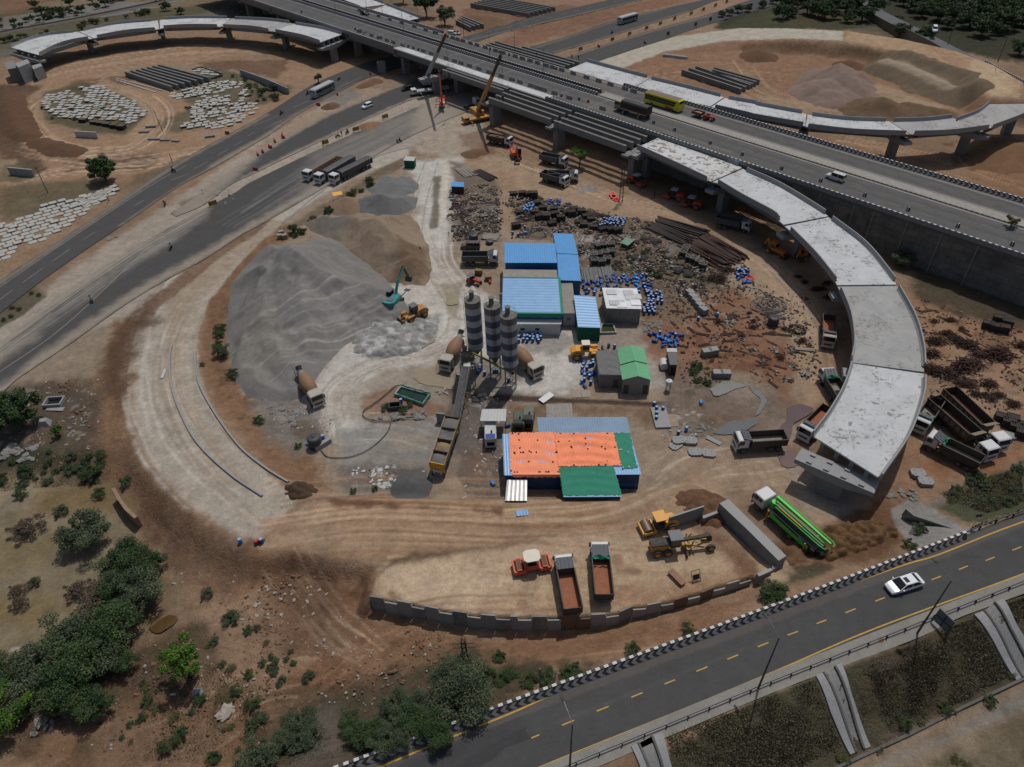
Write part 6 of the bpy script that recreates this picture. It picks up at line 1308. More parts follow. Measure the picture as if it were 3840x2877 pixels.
def bO():
 r=tg('cargo_truck','x','truck');xf=5.8;xb=-5.8;eg(r,xf,2.1,m=I('cab_decorated',(150,140,112),.6,var=.3,s_c=4));aI(r,xb+.2,xf-.4)
 mb=MB();mb.box(xb,xf-2.4,-1.22,1.22,1.2,2.1);o=bd('cargo_side',mb,I('red_side_boards',(120,36,30),.7,var=.4,s_c=4),r)
 mb=MB()
 for s in(-1,1):a,b=sorted((s*1.22,s*1.26));mb.box(xb,xf-2.4,a,b,1.2,1.32)
 for s in(-1,1):mb=MB();a,b=sorted((s*1.225,s*1.26));mb.box(xb,xf-2.4,a,b,1.2,1.34);bd('white_stripe',mb,WHT,o)
 mb=MB();aC=[]
 for i,x in en(np.linspace(xb-.03,xf-2.35,20)):k=.07*(i%2)+ru(-.03,.03);aC.append([(x,-1.27-k,1.75),(x,-1.3-k,3.1),(x,-1.0,3.45+k),(x,0,3.6+k),(x,1.0,3.45+k),(x,1.3+k,3.1),(x,1.27+k,1.75)])
 mb.loft(aC);bd('tarpaulin',mb,e0,r)
 for x in(xf-1.3,xf-3.2,xb+3.2,xb+2.0,xb+.9):
  for s in(-1,1):wh(r,x,s*1.0,.5,.42)
 return r
o=pq('tt',bO,F(104.5,8.0),HA+PI,'cargo truck under a black tarpaulin with red side boards on the flyover')
def ck(aX,eh,L=12,W=2.5,H=3.2,roofm=None,style=0):
 def f():
  r=tg('bus','x','bus');xf=L/2;xb=-L/2;mb=MB()
  pr=[(xb,.45),(xf-.05,.45),(xf+.02,1.3),(xf-.12,H-.25),(xf-.5,H),(xb+.25,H),(xb,H-.2)]
  mb.loft([[(x,-W/2+.12,z-(.08 if z>2 else 0))for x,z in pr],[(x,-W/2,z-(.18 if z>H-.3 else 0))for x,z in pr],[(x,-W/2+.2,z)for x,z in pr],[(x,W/2-.2,z)for x,z in pr],[(x,W/2,z-(.18 if z>H-.3 else 0))for x,z in pr],[(x,W/2-.12,z-(.08 if z>2 else 0))for x,z in pr]]);o=bd('body',mb,aX,r)
  X_box('roof',roofm or aX,r,xb+.3,xf-.6,-W/2+.2,W/2-.2,H+.005,H+.05)
  X_quad('windscreen',an,r,(xf-.0,-W/2+.2,1.35),(xf-.0,W/2-.2,1.35),(xf-.1,W/2-.25,H-.4),(xf-.1,-W/2+.25,H-.4))
  for s in(-1,1):
   y=s*(W/2+.008)
   if style:
    X_quad('window',an,r,(xb+.3,y,1.5),(xf-1.8,y,1.5),(xf-1.4,y,2.15),(xb+.3,y,2.15));X_quad('window',an,r,(xb+.3,y,2.3),(xf-1.3,y,2.3),(xf-1.1,y,2.8),(xb+.3,y,2.8))
    X_quad('livery_flash',cY,r,(xf-4.5,y*1.001,.6),(xf-1.5,y*1.001,.6),(xf-2.5,y*1.001,1.0),(xf-5,y*1.001,1.3))
   else:
    n=8
    for k in rg(n):x0=xb+.4+k*(L-1.2)/n;X_quad('window',an,r,(x0,y,1.6),(x0+(L-1.2)/n-.18,y,1.6),(x0+(L-1.2)/n-.18,y,2.5),(x0,y,2.5))
    X_quad('stripe',eh,r,(xb+.1,y,.9),(xf-.3,y,.9),(xf-.3,y,1.3),(xb+.1,y,1.3))
   X_box('headlight',cA,r,xf-.02,xf+.04,s*.85-.2,s*.85+.2,.75,.95)
   for x in(xf-2.4,xb+2.8):wh(r,x,s*(W/2-.16),.48,.34)
  X_box('rear_window',an,r,xb-.02,xb+.02,-.9,.9,1.6,2.5);return r
 return f
BUSY=I('bus_yellow',(206,198,40),.45,var=.06,dS=.1);e3=I('bus_white',(172,176,178),.5,var=.08,dS=.2);e4=I('bus_blue_stripe',(90,110,128),.5)
pq('by',ck(BUSY,cY,12.5,2.6,3.5,I('bus_roof_brown',(112,96,84),.6),1),F(107.5,18.3),HA,'bright yellow coach with dark windows on the far carriageway')
put('bw',ck(e3,e4,11,2.5,3.1),T(1,0,640,750),T(1,0,520,810),'pale silver bus on the left service road seen from behind');
put('bw',ck(e3,e4,11,2.5,3.1),T(2,0,1060,170),T(2,0,940,205),'pale blue and white bus on the far service road near the top edge')
def aJ(aX,L=4.5,W=1.78,H=1.48,style='sedan'):
 def f():
  r=tg('car','x','car');w=W/2;h=H
  bz,xr,es,tr,tf,hr={'sedan':(.86,-L/2+.35,L/2-1.05,-L/2+1.25,L/2-1.95,.92),'suv':(.98,-L/2+.08,L/2-1.0,-L/2+.45,L/2-1.7,.98),'jeep':(1.08,-L/2+.05,L/2-1.25,-L/2+.12,L/2-1.5,1.08)}[style]
  def aQ(x,hw,z0,z1):return[(x,-hw+.08,z0),(x,-hw,z0+.18),(x,-hw,z1-.16),(x,-hw+.12,z1),(x,hw-.12,z1),(x,hw,z1-.16),(x,hw,z0+.18),(x,hw-.08,z0)]
  mb=MB();mb.loft([aQ(-L/2,w*.82,.42,hr-.12),aQ(-L/2+.12,w*.95,.3,hr-.02),aQ(-L/2+.6,w,.25,hr),aQ(es,w,.25,bz),aQ(L/2-.45,w*.95,.25,bz-.12),aQ(L/2-.12,w*.86,.28,bz-.22),aQ(L/2,w*.72,.38,bz-.34)]);o=bd('body',mb,aX,r,smooth=True)
  q=lambda x0,x1,hw,z:[(x0,-hw,z),(x0,hw,z),(x1,hw*.96,z),(x1,-hw*.96,z)]
  X_loft('window_band',an,o,[q(xr,es,w-.07,bz-.02),q(tr,tf,w-.24,h-.03)])
  X_loft('roof',aX,o,[q(tr-.03,tf+.03,w-.22,h-.035),q(tr+.06,tf-.06,w-.3,h+.02)])
  for s in(-1,1):
   for(a0,b0)in((xr,tr),(es,tf),((xr+es)/2-.1,(tr+tf)/2-.1)):X_beam('pillar',aX,o,(a0,s*(w-.08),bz),(b0,s*(w-.25),h-.02),.07)
   for x in(L/2-.85,-L/2+.85):wh(r,x,s*(w-.1),.33,.22,aB)
   X_box('headlight',cA,r,L/2-.22,L/2-.04,s*(w-.42)-.18,s*(w-.42)+.18,bz-.34,bz-.22);X_box('tail_light',cY,r,-L/2+.0,-L/2+.1,s*(w-.36)-.15,s*(w-.36)+.15,.66,.8)
   X_box('mirror',aX,r,es-.45,es-.3,min(s*w,s*(w+.17)),max(s*w,s*(w+.17)),bz,bz+.14)
  if style=='sedan':X_box('sunroof',an,o,tf-.75,tf-.2,-.38,.38,h+.02,h+.03)
  return r
 return f
dB=I('car_white',(226,230,234),.22,var=.02,spec=.6);e5=I('car_dark',(30,32,36),.25,var=.05,spec=.6);CARS=I('car_silver_white',(196,198,198),.35,var=.05)
def e6(key,mk,dA,cB,lB,z,gP=None):return put(key,mk,dA,cB,lB,gP,z=z)
e6('c1',aJ(dB,4.9,1.85,1.45),T(3,3,1300,130),T(3,3,1110,190),'white sedan with dark sunroof driving along the foreground road',ag+.05)
put('c2',aJ(dB,4.3,1.8,1.6,'suv'),T(1,0,975,880),T(1,0,915,905),'white hatchback crossing on the middle service road')
put('c3',aJ(e5,4.2,1.8,1.6,'suv'),T(1,0,1300,740),T(1,0,1245,755),'dark car on the service road in front of the white crane')
pq('c4',aJ(e5,4.4,1.8,1.5,'suv'),F(-50,20.6),HA+.1,'dark car with sun glint on the far carriageway of the flyover')
pq('c5',aJ(CARS,4.5,1.8,1.85,'jeep'),F(166.3,7.6),HA+PI,'white boxy jeep on the near carriageway above the retaining wall')
a=P(*T(1,0,1650,285),0)
put('c6',aJ(dB,4.4,1.8,1.5,'suv'),T(1,0,1620,285),T(1,0,1680,290),'white car parked behind the flyover near the dark trees')
put('c7',aJ(I('car_grey_silver',(150,150,150),.3),4.4,1.8,1.5,'sedan'),T(1,0,1655,278),T(1,0,1710,290),'grey car parked beyond the white one behind the flyover')
e6('c8',aJ(dB,4.6,1.75,1.9,'jeep'),T(3,0,1460,240),T(3,0,1470,280),'white pickup on the distant approach road at upper right',5.2)
put('c9',aJ(I('jeep_dark',(58,60,60),.6,dS=.4),4.6,1.8,1.7,'jeep'),T(1,1,1870,510),T(1,1,1730,510),'dark dusty jeep in front of the tyres north of the large tipper')
SKIN=I('skin',(120,84,64),.7);c4=I('cloth_white',(190,192,196),.9,var=.06);bu=I('cloth_dark',(38,40,48),.9,var=.1);CLR=I('cloth_red',(140,40,44),.9);e7=I('cloth_blue',(70,92,130),.9);e8=I('hair_black',(20,18,17),.8);CLY=I('cloth_yellow',(190,160,60),.9);e9=I('cloth_orange',(210,96,48),.9)
def bY(name,parent,pose='stand',shirt=c4,trou=bu,x=0,z=0,scale=1.0):
 """continuous skinned body; pose stand / ride / walk"""
 if pose=='ride':
  J={'pel':(0,0,.82),'sp':(.05,0,1.05),'ch':(.12,0,1.28),'nk':(.15,0,1.44),'hd':(.19,0,1.56),'ht':(.19,0,1.70)}
  dD=[((.14,.17,1.36),(.30,.27,1.15),(.58,.26,1.10)),K_(3,'0 .10 .80 .38 .16 .72 .30 .17 .32 .42 .17 .28')]
 elif pose=='walk':
  J={'pel':(0,0,.92),'sp':(.02,0,1.12),'ch':(.04,0,1.32),'nk':(.05,0,1.48),'hd':(.07,0,1.60),'ht':(.07,0,1.74)}
  dD=[((.04,.18,1.40),(.12,.24,1.15),(.24,.22,.95)),K_(3,'0 .10 .90 .16 .11 .50 .05 .11 .08 .20 .11 .03')]
 else:
  J={'pel':(0,0,.92),'sp':(0,0,1.12),'ch':(0,0,1.32),'nk':(0,0,1.48),'hd':(.02,0,1.60),'ht':(.02,0,1.74)}
  dD=[((0,.18,1.40),(.02,.26,1.15),(.14,.24,.95)),K_(3,'0 .10 .90 .03 .11 .50 0 .11 .08 .14 .11 .03')]
 V_=[];E=[];Rr=[]
 def av(p,r):V_.append((p[0]+x,p[1],p[2]+z));Rr.append(r);return len(V_)-1
 ids={};ds=None
 for k,rr_ in(('pel',.145),('sp',.135),('ch',.16),('nk',.065),('hd',.105),('ht',.085)):
  i=av(J[k],rr_);ids[k]=i
  if ds is not None:E.append((ds,i))
  ds=i
 for s in(1,-1):
  for fa,aA,rad in((dD[0],'ch',(.065,.05,.035)),(dD[1],'pel',(.10,.07,.05,.04))):
   pv=ids[aA]
   for j,p in en(fa):
    q=list(p)
    if pose=='walk' and s<0:q[0]=2*J['pel'][0]-q[0]if aA=='pel' else.1-q[0]
    i=av((q[0],s*q[1],q[2]),rad[j]);E.append((pv,i));pv=i
 me=bpy.data.meshes.new(name);me.from_pydata(V_,E,[]);o=ah(name,me,parent)
 md=o.modifiers.new('s','SKIN');
 for i,v in en(me.skin_vertices[0].data if me.skin_vertices else[]):v.radius=(Rr[i],Rr[i])
 if not me.skin_vertices:
  bm=None
 return o,Rr
def bZ(pose,shirt,trou,x=0,z=0):
 key=('pm',pose,shirt.name,trou.name,x,z)
 if key in bq:return bq[key]
 import bmesh
 o,Rr=bY('tmp',None,pose,shirt,trou,x,z);me=o.data
 bm=bmesh.new();bm.from_mesh(me);ly=bm.verts.layers.skin.verify()
 for i,v in en(bm.verts):v[ly].radius=(Rr[i],Rr[i]);v[ly].use_root=(i==0)
 bm.to_mesh(me);bm.free();o.modifiers.new('u','SUBSURF').levels=1
 dg=bpy.context.evaluated_depsgraph_get();dg.update();m2=bpy.data.meshes.new_from_object(o.evaluated_get(dg));bpy.data.objects.remove(o)
 for m in(shirt,trou,SKIN,e8):m2.materials.append(m)
 zs=[p.center.z-z for p in m2.polygons]
 hip=.85 if pose=='ride' else.95
 for p,zz in zip(m2.polygons,zs):
  p.use_smooth=True;c=p.center
  p.material_index=1 if zz<hip else(0 if zz<1.45 else(3 if zz>1.62 or c.x-x<(.10 if pose=='ride' else-.02)else 2))
  if pose=='ride' and zz<hip:p.material_index=1
  if zz>.9 and abs(c.y)>.21 and zz<1.14 and pose=='ride':p.material_index=2
  if zz<1.0 and abs(c.y)>.19 and pose!='ride':p.material_index=2
 m2.name='person';bq[key]=m2;return m2
def ao(lB,loc,rz=0,pose='stand',shirt=c4,trou=bu,z=0,x=0):
 o=ah('person',bZ(pose,shirt,trou,x,z));o.location=loc;o.rotation_euler=(0,0,rz);aL(o,lB,'person');return o
def dE(col=aa):
 def f():
  r=tg('motorcycle','x','motorcycle')
  wh(r,.62,0,.30,.12,aB);wh(r,-.62,0,.30,.12,aB)
  mb=MB();mb.beam((-.6,0,.32),(.05,0,.55),.1);mb.beam((.05,0,.55),(.5,0,.85),.1);mb.box(-.15,.25,-.12,.12,.28,.58);bd('frame',mb,aa,r)
  XS_sphere('fuel_tank',col,r,(.22,0,.82),.2,10,6,.75)
  X_bev('seat',aS,r,-.75,.05,-.13,.13,.72,.84,.04)
  mb=MB();mb.beam((.64,.09,.3),(.46,.09,.95),.05);mb.beam((.64,-.09,.3),(.46,-.09,.95),.05);bd('fork',mb,aB,r);X_beam('handlebar',aa,r,(.42,-.36,1.05),(.42,.36,1.05),.04)
  X_sphere('headlight',cA,r,(.56,0,.9),.1,8,5);X_box('tail_light',cY,r,-.9,-.7,-.08,.08,.55,.75);return r
 return f
BK=[((T(0,0,1440,1425)),(T(0,0,1415,1420)),'motorcycle by the left road verge below the roadside signal','person in a pale shirt riding by the left verge',e7,2),(T(1,0,235,950),T(1,0,215,960),'motorcycle on the left road ahead of the bus','person in dark clothes riding ahead of the bus',bu,1),(T(1,0,455,785),T(1,0,440,790),'motorcycle beside the rear of the silver bus','person in grey riding beside the silver bus',bu,1),(T(1,0,710,665),T(1,0,695,672),'motorcycle near the road bend beyond the silver bus','person riding near the bend beyond the silver bus',c4,1),(T(1,0,700,1140),T(1,0,725,1130),'motorcycle stopped by the lower end of the yellow barricades','',None,0),(T(1,0,780,1110),T(1,0,805,1095),'motorcycle stopped beside the middle yellow barricade','person in dark clothes on a motorcycle beside the middle yellow barricade',bu,1),(T(1,0,1210,1180),T(1,0,1250,1180),'motorcycle crossing the open sandy junction','person in dark clothes riding across the sandy junction',bu,1),(T(0,1,1370,160),T(0,1,1355,185),'motorcycle on the dusty strip left of the rubble','person riding on the dusty strip left of the rubble',bu,1),(T(0,1,1420,520),T(0,1,1395,555),'motorcycle with two riders on the middle service road','person in white riding in front on the middle service road',c4,2),(T(0,1,765,955),T(0,1,785,985),'motorcycle with two riders at the lower left','person in white riding at the lower left of the service road',c4,2),(T(2,0,872,280),T(2,0,860,285),'motorcycle on the far service road near the upper bus','person riding on the far service road near the upper bus',e7,1)]
for i,(a,b,lb,pl,sh,n)in en(BK):
 p=G(*a);q=G(*b);p.z=float(bD(p.x,p.y))+.06;rz=atan2(q.y-p.y,q.x-p.x);pq('bk',dE(),p,rz,lb,'motorcycles')
 if n:ao(pl,p,rz,'ride',sh,bu)
 if n==2:ao(pl.replace('person in white riding in front','passenger in blue behind the rider').replace('person in a pale shirt riding','passenger in white sitting behind the rider').replace('person in white riding','passenger in blue sitting behind the rider'),p-V3((cos(rz),sin(rz),0))*.42,rz,'ride',c4 if sh is e7 else e7,bu)
ao('person in a dark red shirt standing by the stopped motorcycle',G(*T(1,0,735,1128)),2,'stand',CLR,bu)
ao('person in dark clothes walking in shade before the red rollers',G(*T(2,1,1222,95)),1,'walk',bu,bu)
ao('person in a yellow headscarf by the slab field near the road',G(*T(0,1,905,125)),1,'stand',CLY,e7)
ao('person near the haul road by the brown sand heap',G(*T(1,1,1385,550)),1,'stand',bu,bu)
ao('person standing beside the large tipper',G(*T(1,1,1760,655)),0,'stand',c4,bu)
for k,(x,y,s)in en(((1535,612,c4),(1582,615,c4),(1555,618,e9))):pz=P(*T(1,0,x,y),6.3);ao(['worker in white at the left on top of the new pier','worker in white at the right on top of the new pier','worker in orange between two others on top of the new pier'][k],pz,k,'stand',s,bu)
for k,(x,y)in en(((245,470),(540,495),(595,500))):ao(['worker standing on the far girders behind the jersey blocks','worker at the deck end beside the far girders','worker in dark clothes at the tip of the far girders'][k],P(*T(2,0,x,y),9.4),k,'stand',bu,bu)
ao('worker in white under the nearest silo beside the drums',G(*Z4(990,350)),0,'stand',c4,bu)
ao('worker among rebar at the right side of the yard',G(*T(3,1,1510,1610)),0,'stand',c4,bu)
def tracks(r,L,W,h,tw,m=aa):
 for s in(-1,1):
  mb=MB();y=s*(W/2-tw/2);pr=[(-L/2+h*.4,0),(L/2-h*.4,0),(L/2,h*.4),(L/2-h*.2,h*.85),(L/2-h*.5,h),(-L/2+h*.5,h),(-L/2+h*.2,h*.85),(-L/2,h*.4)];mb.prism(pr,y-tw/2,y+tw/2);bd('track',mb,dv,r)
def cC(r,x0,x1,y0,y1,z0,z1,m,roofm=None,name='cab'):
 mb=MB();mb.bev(x0,x1,y0,y1,z0,z1,.06);o=bd(name,mb,m,r)
 for a in((x0+.1,x1-.1,y0-.012,y0-.011),(x0+.1,x1-.1,y1+.011,y1+.012)):X_box('side_window',an,o,a[0],a[1],a[2],a[3],z0+(z1-z0)*.35,z1-.15)
 for a in((x0-.012,x0-.011),(x1+.011,x1+.012)):X_box('window',an,o,a[0],a[1],y0+.1,y1-.1,z0+(z1-z0)*.35,z1-.15)
 X_bev('cab_roof',roofm or a9,o,x0-.08,x1+.08,y0-.08,y1+.08,z1,z1+.09,.03);return o
def c5(d0,c6,reach=6.0,elbow=6.2,bz=1.6,s_c=1.0,swing=0):
 def f():
  r=tg('excavator','x','excavator');tracks(r,4.2,2.8,.95,.55)
  X_box('undercarriage',aa,r,-1.2,1.2,-.7,.7,.4,1.0)
  rot=Mx.Rotation(swing,4,'Z');i=[]
  mb=MB();mb.bev(-2.5,1.3,-1.35,1.35,1.05,2.0,.12);mb.xf(rot);o=bd('upper_body',mb,d0,r)
  mb=MB();O=K_(2,'-2.3 -1.37 -2.75 -.9 -2.9 0 -2.75 .9 -2.3 1.37');mb.loft([[(x,y,1.1)for x,y in O],[(x,y,2.1)for x,y in O]]);mb.xf(rot);bd('counterweight',mb,d0,r)
  mb=MB();mb.bev(-1.9,-.7,-.8,.5,2.0,2.12,.04);mb.xf(rot);bd('engine_cover',mb,a9,r)
  mb=MB();mb.bev(-.25,1.35,.45,1.4,1.3,2.95,.08);mb.xf(rot);o=bd('cab',mb,aS,r);g=MB();g.bev(-.3,1.4,.4,1.45,2.95,3.05,.04);g.xf(rot);bd('cab_roof',g,a9,o)
  A=V3((.9,-.1,1.7));Bm=V3((2.6,-.1,elbow*.72));C_=V3((reach*.80,-.1,elbow));D=V3((reach,-.1,bz+1.3))
  mb=MB();mb.beam(A,Bm,.4,.6);mb.beam(Bm,C_,.38,.5);mb.xf(rot);bd('boom',mb,c6,r)
  mb=MB();mb.beam(C_+V3((-.3,0,.15)),D,.3,.4);mb.xf(rot);bd('stick',mb,aa if c6 is ef else c6,r)
  mb=MB();mb.beam(A+V3((.3,.35,-.3)),Bm.lerp(A,.2)+V3((0,.35,-.2)),.12);mb.beam(Bm+V3((.1,0,.4)),C_+V3((-.3,0,.4)),.12);mb.xf(rot);bd('hydraulic_ram',mb,Q,r)
  mb=MB();b=D;mb.prism([(b.x-.2,b.z),(b.x+.35,b.z-.1),(b.x+.5,b.z-.7),(b.x+.1,b.z-1.15),(b.x-.55,b.z-1.05),(b.x-.45,b.z-.85)],-.75,.55);mb.xf(rot);bd('bucket',mb,aa,r)
  return r
 return f
ZE_=lambda x,y:(1380+x/6.903,1000+y/6.903)
put('ex1',c5(ef,ef,6.8,6.0,1.6),ZE_(560,1100),ZE_(790,850),'teal excavator with its bucket raised beside the grey heap')
put('ex2',c5(ORV,ORV,4.5,4.6,.3),T(2,0,65,1270),T(2,0,90,1340),'orange and white excavator with its boom folded towards the camera')
def bv(m=YLW,roof=None,detail=0):
 def f():
  r=tg('wheel_loader','x','wheel loader')
  X_prism('engine_hood',m,r,K_(2,'-3.2 .9 -.6 .9 -.6 2.0 -2.2 2.1 -3.1 1.75'),-.95,.95)
  X_box('counterweight',m,r,-3.3,-3.15,-1.0,1.0,.75,1.5)
  cC(r,-1.1,.3,-.7,.7,1.5,3.2,m if detail else aa,roof or m)
  X_prism('front_frame',m,r,K_(2,'.3 .8 1.9 .7 1.9 1.3 .3 1.6'),-.55,.55)
  for s in(-1,1):
   X_beam('lift_arm',m,r,(1.0,s*.6,1.7),(2.9,s*.6,.6),.16,.35)
   for x in(-2.1,1.3):wh(r,x,s*1.15,.78,.55,er)
   X_prism('mudguard',m,r,K_(2,'.55 1.5 .75 1.75 1.85 1.75 2.05 1.5'),s*1.15-.3,s*1.15+.3)
  X_prism('bucket',aa,r,K_(2,'2.8 .15 4.0 .05 3.95 .15 3.1 .3 2.95 1.0 3.15 1.35 2.9 1.4 2.7 1.0'),-1.45,1.45);return r
 return f
put('wl1',bv(er,a9),ZE_(1420,1230),ZE_(920,1480),'ochre wheel loader with a wide black bucket beside the teal excavator')
put('wl2',bv(YLW,c3,1),T(2,1,535,1410),T(2,1,800,1400),'bright yellow wheel loader beside the grey roofed hut')
def cG():
 r=tg('road_roller','x','road roller')
 for sx in(-1,1):
  XS_cyl('drum',I('roller_drum',(120,104,88),.5,.5,var=.2),r,(sx*1.75,-.85,.62),(sx*1.75,.85,.62),.62,n=20)
  mb=MB()
  for s in(-1,1):mb.box(sx*1.75-.75,sx*1.75+.75,s*.98-.09,s*.98+.09,.45,1.05)
  for e in(-1,1):mb.box(sx*1.75+e*.72-.1,sx*1.75+e*.72+.1,-1.06,1.06,.5,1.15)
  mb.box(sx*1.75-.35,sx*1.75+.35,-1.0,1.0,1.25,1.33);bd('drum_frame',mb,ORV,r)
  X_box('sprinkler_mat',I('mat_brown',(110,84,62),.9),r,sx*1.75-.3,sx*1.75+.3,-.85,.85,1.335,1.36)
 X_bev('body',ORV,r,-1.0,1.0,-.8,.8,.6,1.35,.1);X_box('platform',aS,r,-.6,.6,-.6,.6,1.35,1.5);X_box('seat',aa,r,-.5,0,-.3,.3,1.5,2.0)
 for x in(-.8,.8):
  for y in(-.7,.7):X_beam('canopy_post',aa,r,(x,y,1.3),(x,y,2.75),.07)
 mb=MB();O=K_(2,'-1.15 -.6 -.75 -1.0 .75 -1.0 1.15 -.6 1.15 .6 .75 1.0 -.75 1.0 -1.15 .6');mb.loft([[(x,y,2.72)for x,y in O],[(x*.97,y*.97,2.84)for x,y in O]]);bd('canopy',mb,c3,r);return r
put('rt',cG,ZA(110,520),ZA(580,440),'orange tandem road roller with a cream canopy in the sandy bay')
def a7(m,canm,canopy=True):
 def f():
  r=tg('soil_compactor','x','road roller');XS_cyl('drum',I('roller_drum',(120,104,88),.5,.5,var=.2),r,(1.6,-1.0,.75),(1.6,1.0,.75),.75,n=20)
  mb=MB()
  for s in(-1,1):mb.box(.7,2.5,s*1.12-.08,s*1.12+.08,.5,1.0)
  mb.box(2.35,2.55,-1.2,1.2,.45,1.0);mb.box(.55,.75,-1.2,1.2,.5,1.0);bd('drum_frame',mb,m,r)
  X_prism('engine_hood',m,r,K_(2,'-2.9 .8 -.9 .8 -.9 2.0 -2.4 1.9 -2.9 1.5'),-.8,.8);X_box('platform',aa,r,-.9,.4,-.7,.7,.7,1.3);X_box('seat',aS,r,-.7,-.3,-.25,.25,1.3,1.9)
  for s in(-1,1):wh(r,-1.8,s*.95,.75,.5,m)
  for x in(-.8,.4):
   for y in(-.65,.65):X_beam('canopy_post',aa,r,(x,y,1.3),(x,y,2.7),.07)
  X_bev('canopy',canm,r,-1.1,.7,-.95,.95,2.7,2.82,.04);return r
 return f
ZB=lambda x,y:(2350+x/3.313,1750+y/3.313)
ei=I('machine_red_orange',(196,74,56),.5,var=.12,dS=.15);c7=I('canopy_pale_grey',(168,170,168),.6)
put('cpY',a7(YLW,YLW),ZB(500,740),ZB(240,800),'yellow roller with a yellow canopy behind the free standing wall')
put('cpR',a7(ei,c7),T(2,1,1460,120),T(2,1,1295,85),'red roller with a pale canopy under the ramp, middle of three','red soil rollers under the ramp')
put('cpR',a7(ei,c7),T(2,1,1600,185),T(2,1,1435,150),'red roller in the deepest shade, rightmost of three','red soil rollers under the ramp')
put('cpR',a7(ei,c7),T(2,0,1005,1500),T(2,0,1150,1560),'red roller near the lattice pole, leftmost of three','red soil rollers under the ramp')
def cH():
 r=tg('motor_grader','x','grader');GY=I('grader_yellow',(170,126,40),.55,var=.2,dS=.2)
 X_bev('engine_hood',GY,r,-4.4,-1.9,-.75,.75,1.0,2.0,.08);X_bev('hood_top',aa,r,-4.45,-1.85,-.7,.7,2.0,2.18,.04)
 mb=MB();mb.bev(-1.8,-.3,-.7,.7,1.3,3.1,.08);o=bd('cab',mb,aa,r);X_bev('cab_roof',a9,o,-1.95,-.15,-.9,.9,3.1,3.22,.05)
 for s in(-1,1):X_box('side_window',an,o,-1.6,-.45,min(s*.705,s*.71),max(s*.705,s*.71),1.8,2.9)
 mb=MB();mb.beam((-.3,0,1.9),(3.9,0,2.25),.45,.35);mb.beam((3.9,0,2.2),(4.1,0,1.1),.4);bd('main_beam',mb,aa,r)
 mb=MB()
 for s in(-1,1):mb.beam((3.6,s*.15,1.2),(.6,s*1.0,.9),.18)
 mb.beam((.6,-1.0,.9),(.6,1.0,.9),.2);mb.beam((1.5,-.6,2.3),(1.0,-.8,1.0),.12);mb.beam((1.5,.6,2.3),(1.0,.8,1.0),.12);mb.beam((1.9,-.7,1.9),(1.9,.7,1.9),.15);bd('drawbar',mb,GY,r)
 X_lathe('turntable',GY,r,(.9,0,.75),[(.75,0),(.75,.12)],16)
 X_loft('blade',Q,r,[K_(3,'.3 -1.8 .15 .5 -1.8 .1 .42 -1.8 .8 .25 -1.8 .8'),K_(3,'1.3 1.8 .15 1.5 1.8 .1 1.42 1.8 .8 1.25 1.8 .8')])
 for s in(-1,1):
  wh(r,-3.6,s*.95,.65,.4,er);wh(r,-2.1,s*.95,.65,.4,er);wh(r,3.95,s*.95,.65,.4,er)
 return r
put('gr',cH,ZB(330,1060),ZB(1000,975),'yellow and black motor grader beside the concrete walls')
def dF():
 r=tg('concrete_pump_truck','x','pump truck');xf=6.2;eg(r,xf,2.2,W=2.45,z0=1.0,z1=3.05);aI(r,-5.6,xf-.4)
 for x in(xf-1.3,-1.3,-2.8,-4.1):
  for s in(-1,1):wh(r,x,s*1.0,.52,.42)
 X_bev('deck_body',Q,r,-5.4,3.4,-1.15,1.15,1.05,1.75,.08)
 for s in(-1,1):X_box('side_panel',cZ,r,-4.4,2.6,min(s*1.16,s*1.25),max(s*1.16,s*1.25),1.1,1.8)
 XS_cyl('turret',cZ,r,(3.1,0,1.7),(3.1,0,3.0),.5,n=16)
 for(y,z,w_,h,x0,x1,nm)in((-.55,3.35,.42,.5,3.4,-6.3,'boom_section'),(-.05,3.05,.36,.42,3.0,-5.6,'boom_section'),(.35,3.0,.3,.36,2.6,-5.9,'boom_section')):
  X_loft(nm,cZ if y<-.3 else I('dark_green_paint',(34,118,44),.5,dS=.15),r,[[(x0,y-w_/2,z-h/2),(x0,y+w_/2,z-h/2),(x0,y+w_/2,z+h/2),(x0,y-w_/2,z+h/2)],[(x1,y-w_*.3,z-h*.3),(x1,y+w_*.3,z-h*.3),(x1,y+w_*.3,z+h*.3),(x1,y-w_*.3,z+h*.3)]])
 XS_tube('delivery_pipe',cZ,r,K_(3,'3.6 -.95 3.3 3.2 -1.0 3.5 -6.2 -1.0 3.5 -6.7 -.9 3.4 -6.7 -.5 3.3'),.08,8)
 XS_tube('delivery_pipe',cZ,r,K_(3,'2.4 .75 3.0 -5.6 .7 3.0 -6.3 .5 2.9 -6.3 .2 2.9'),.08,8)
 X_tube('hydraulic_ram',I('ram_orange',(226,130,40),.5),r,[(2.0,.55,3.25),(-2.2,.5,3.2)],.09,8)
 X_tube('outrigger_beam',Q,r,[(2.8,1.1,2.2),(-2.6,1.1,2.1),(-4.6,1.05,1.9)],.12,8)
 for(x,y)in((2.9,1.25),(2.9,-1.25),(-3.9,1.25),(-3.9,-1.25)):mb=MB();mb.beam((x,y,.3),(x,y,2.0),.2);mb.box(x-.2,x+.2,y-.2,y+.2,.15,.3);bd('outrigger_leg',mb,er,r)
 X_loft('hopper',aS,r,[K_(3,'-5.3 -.9 1.9 -6.6 -.9 1.9 -6.6 .9 1.9 -5.3 .9 1.9'),K_(3,'-5.5 -.5 1.0 -6.2 -.5 1.0 -6.2 .5 1.0 -5.5 .5 1.0')])
 return r
ZC=lambda x,y:(2700+x/3.682,1800+y/3.682)
put('pm',dF,ZC(1290,1000),ZC(585,385),'bright green concrete pump truck with a white cab and folded boom')
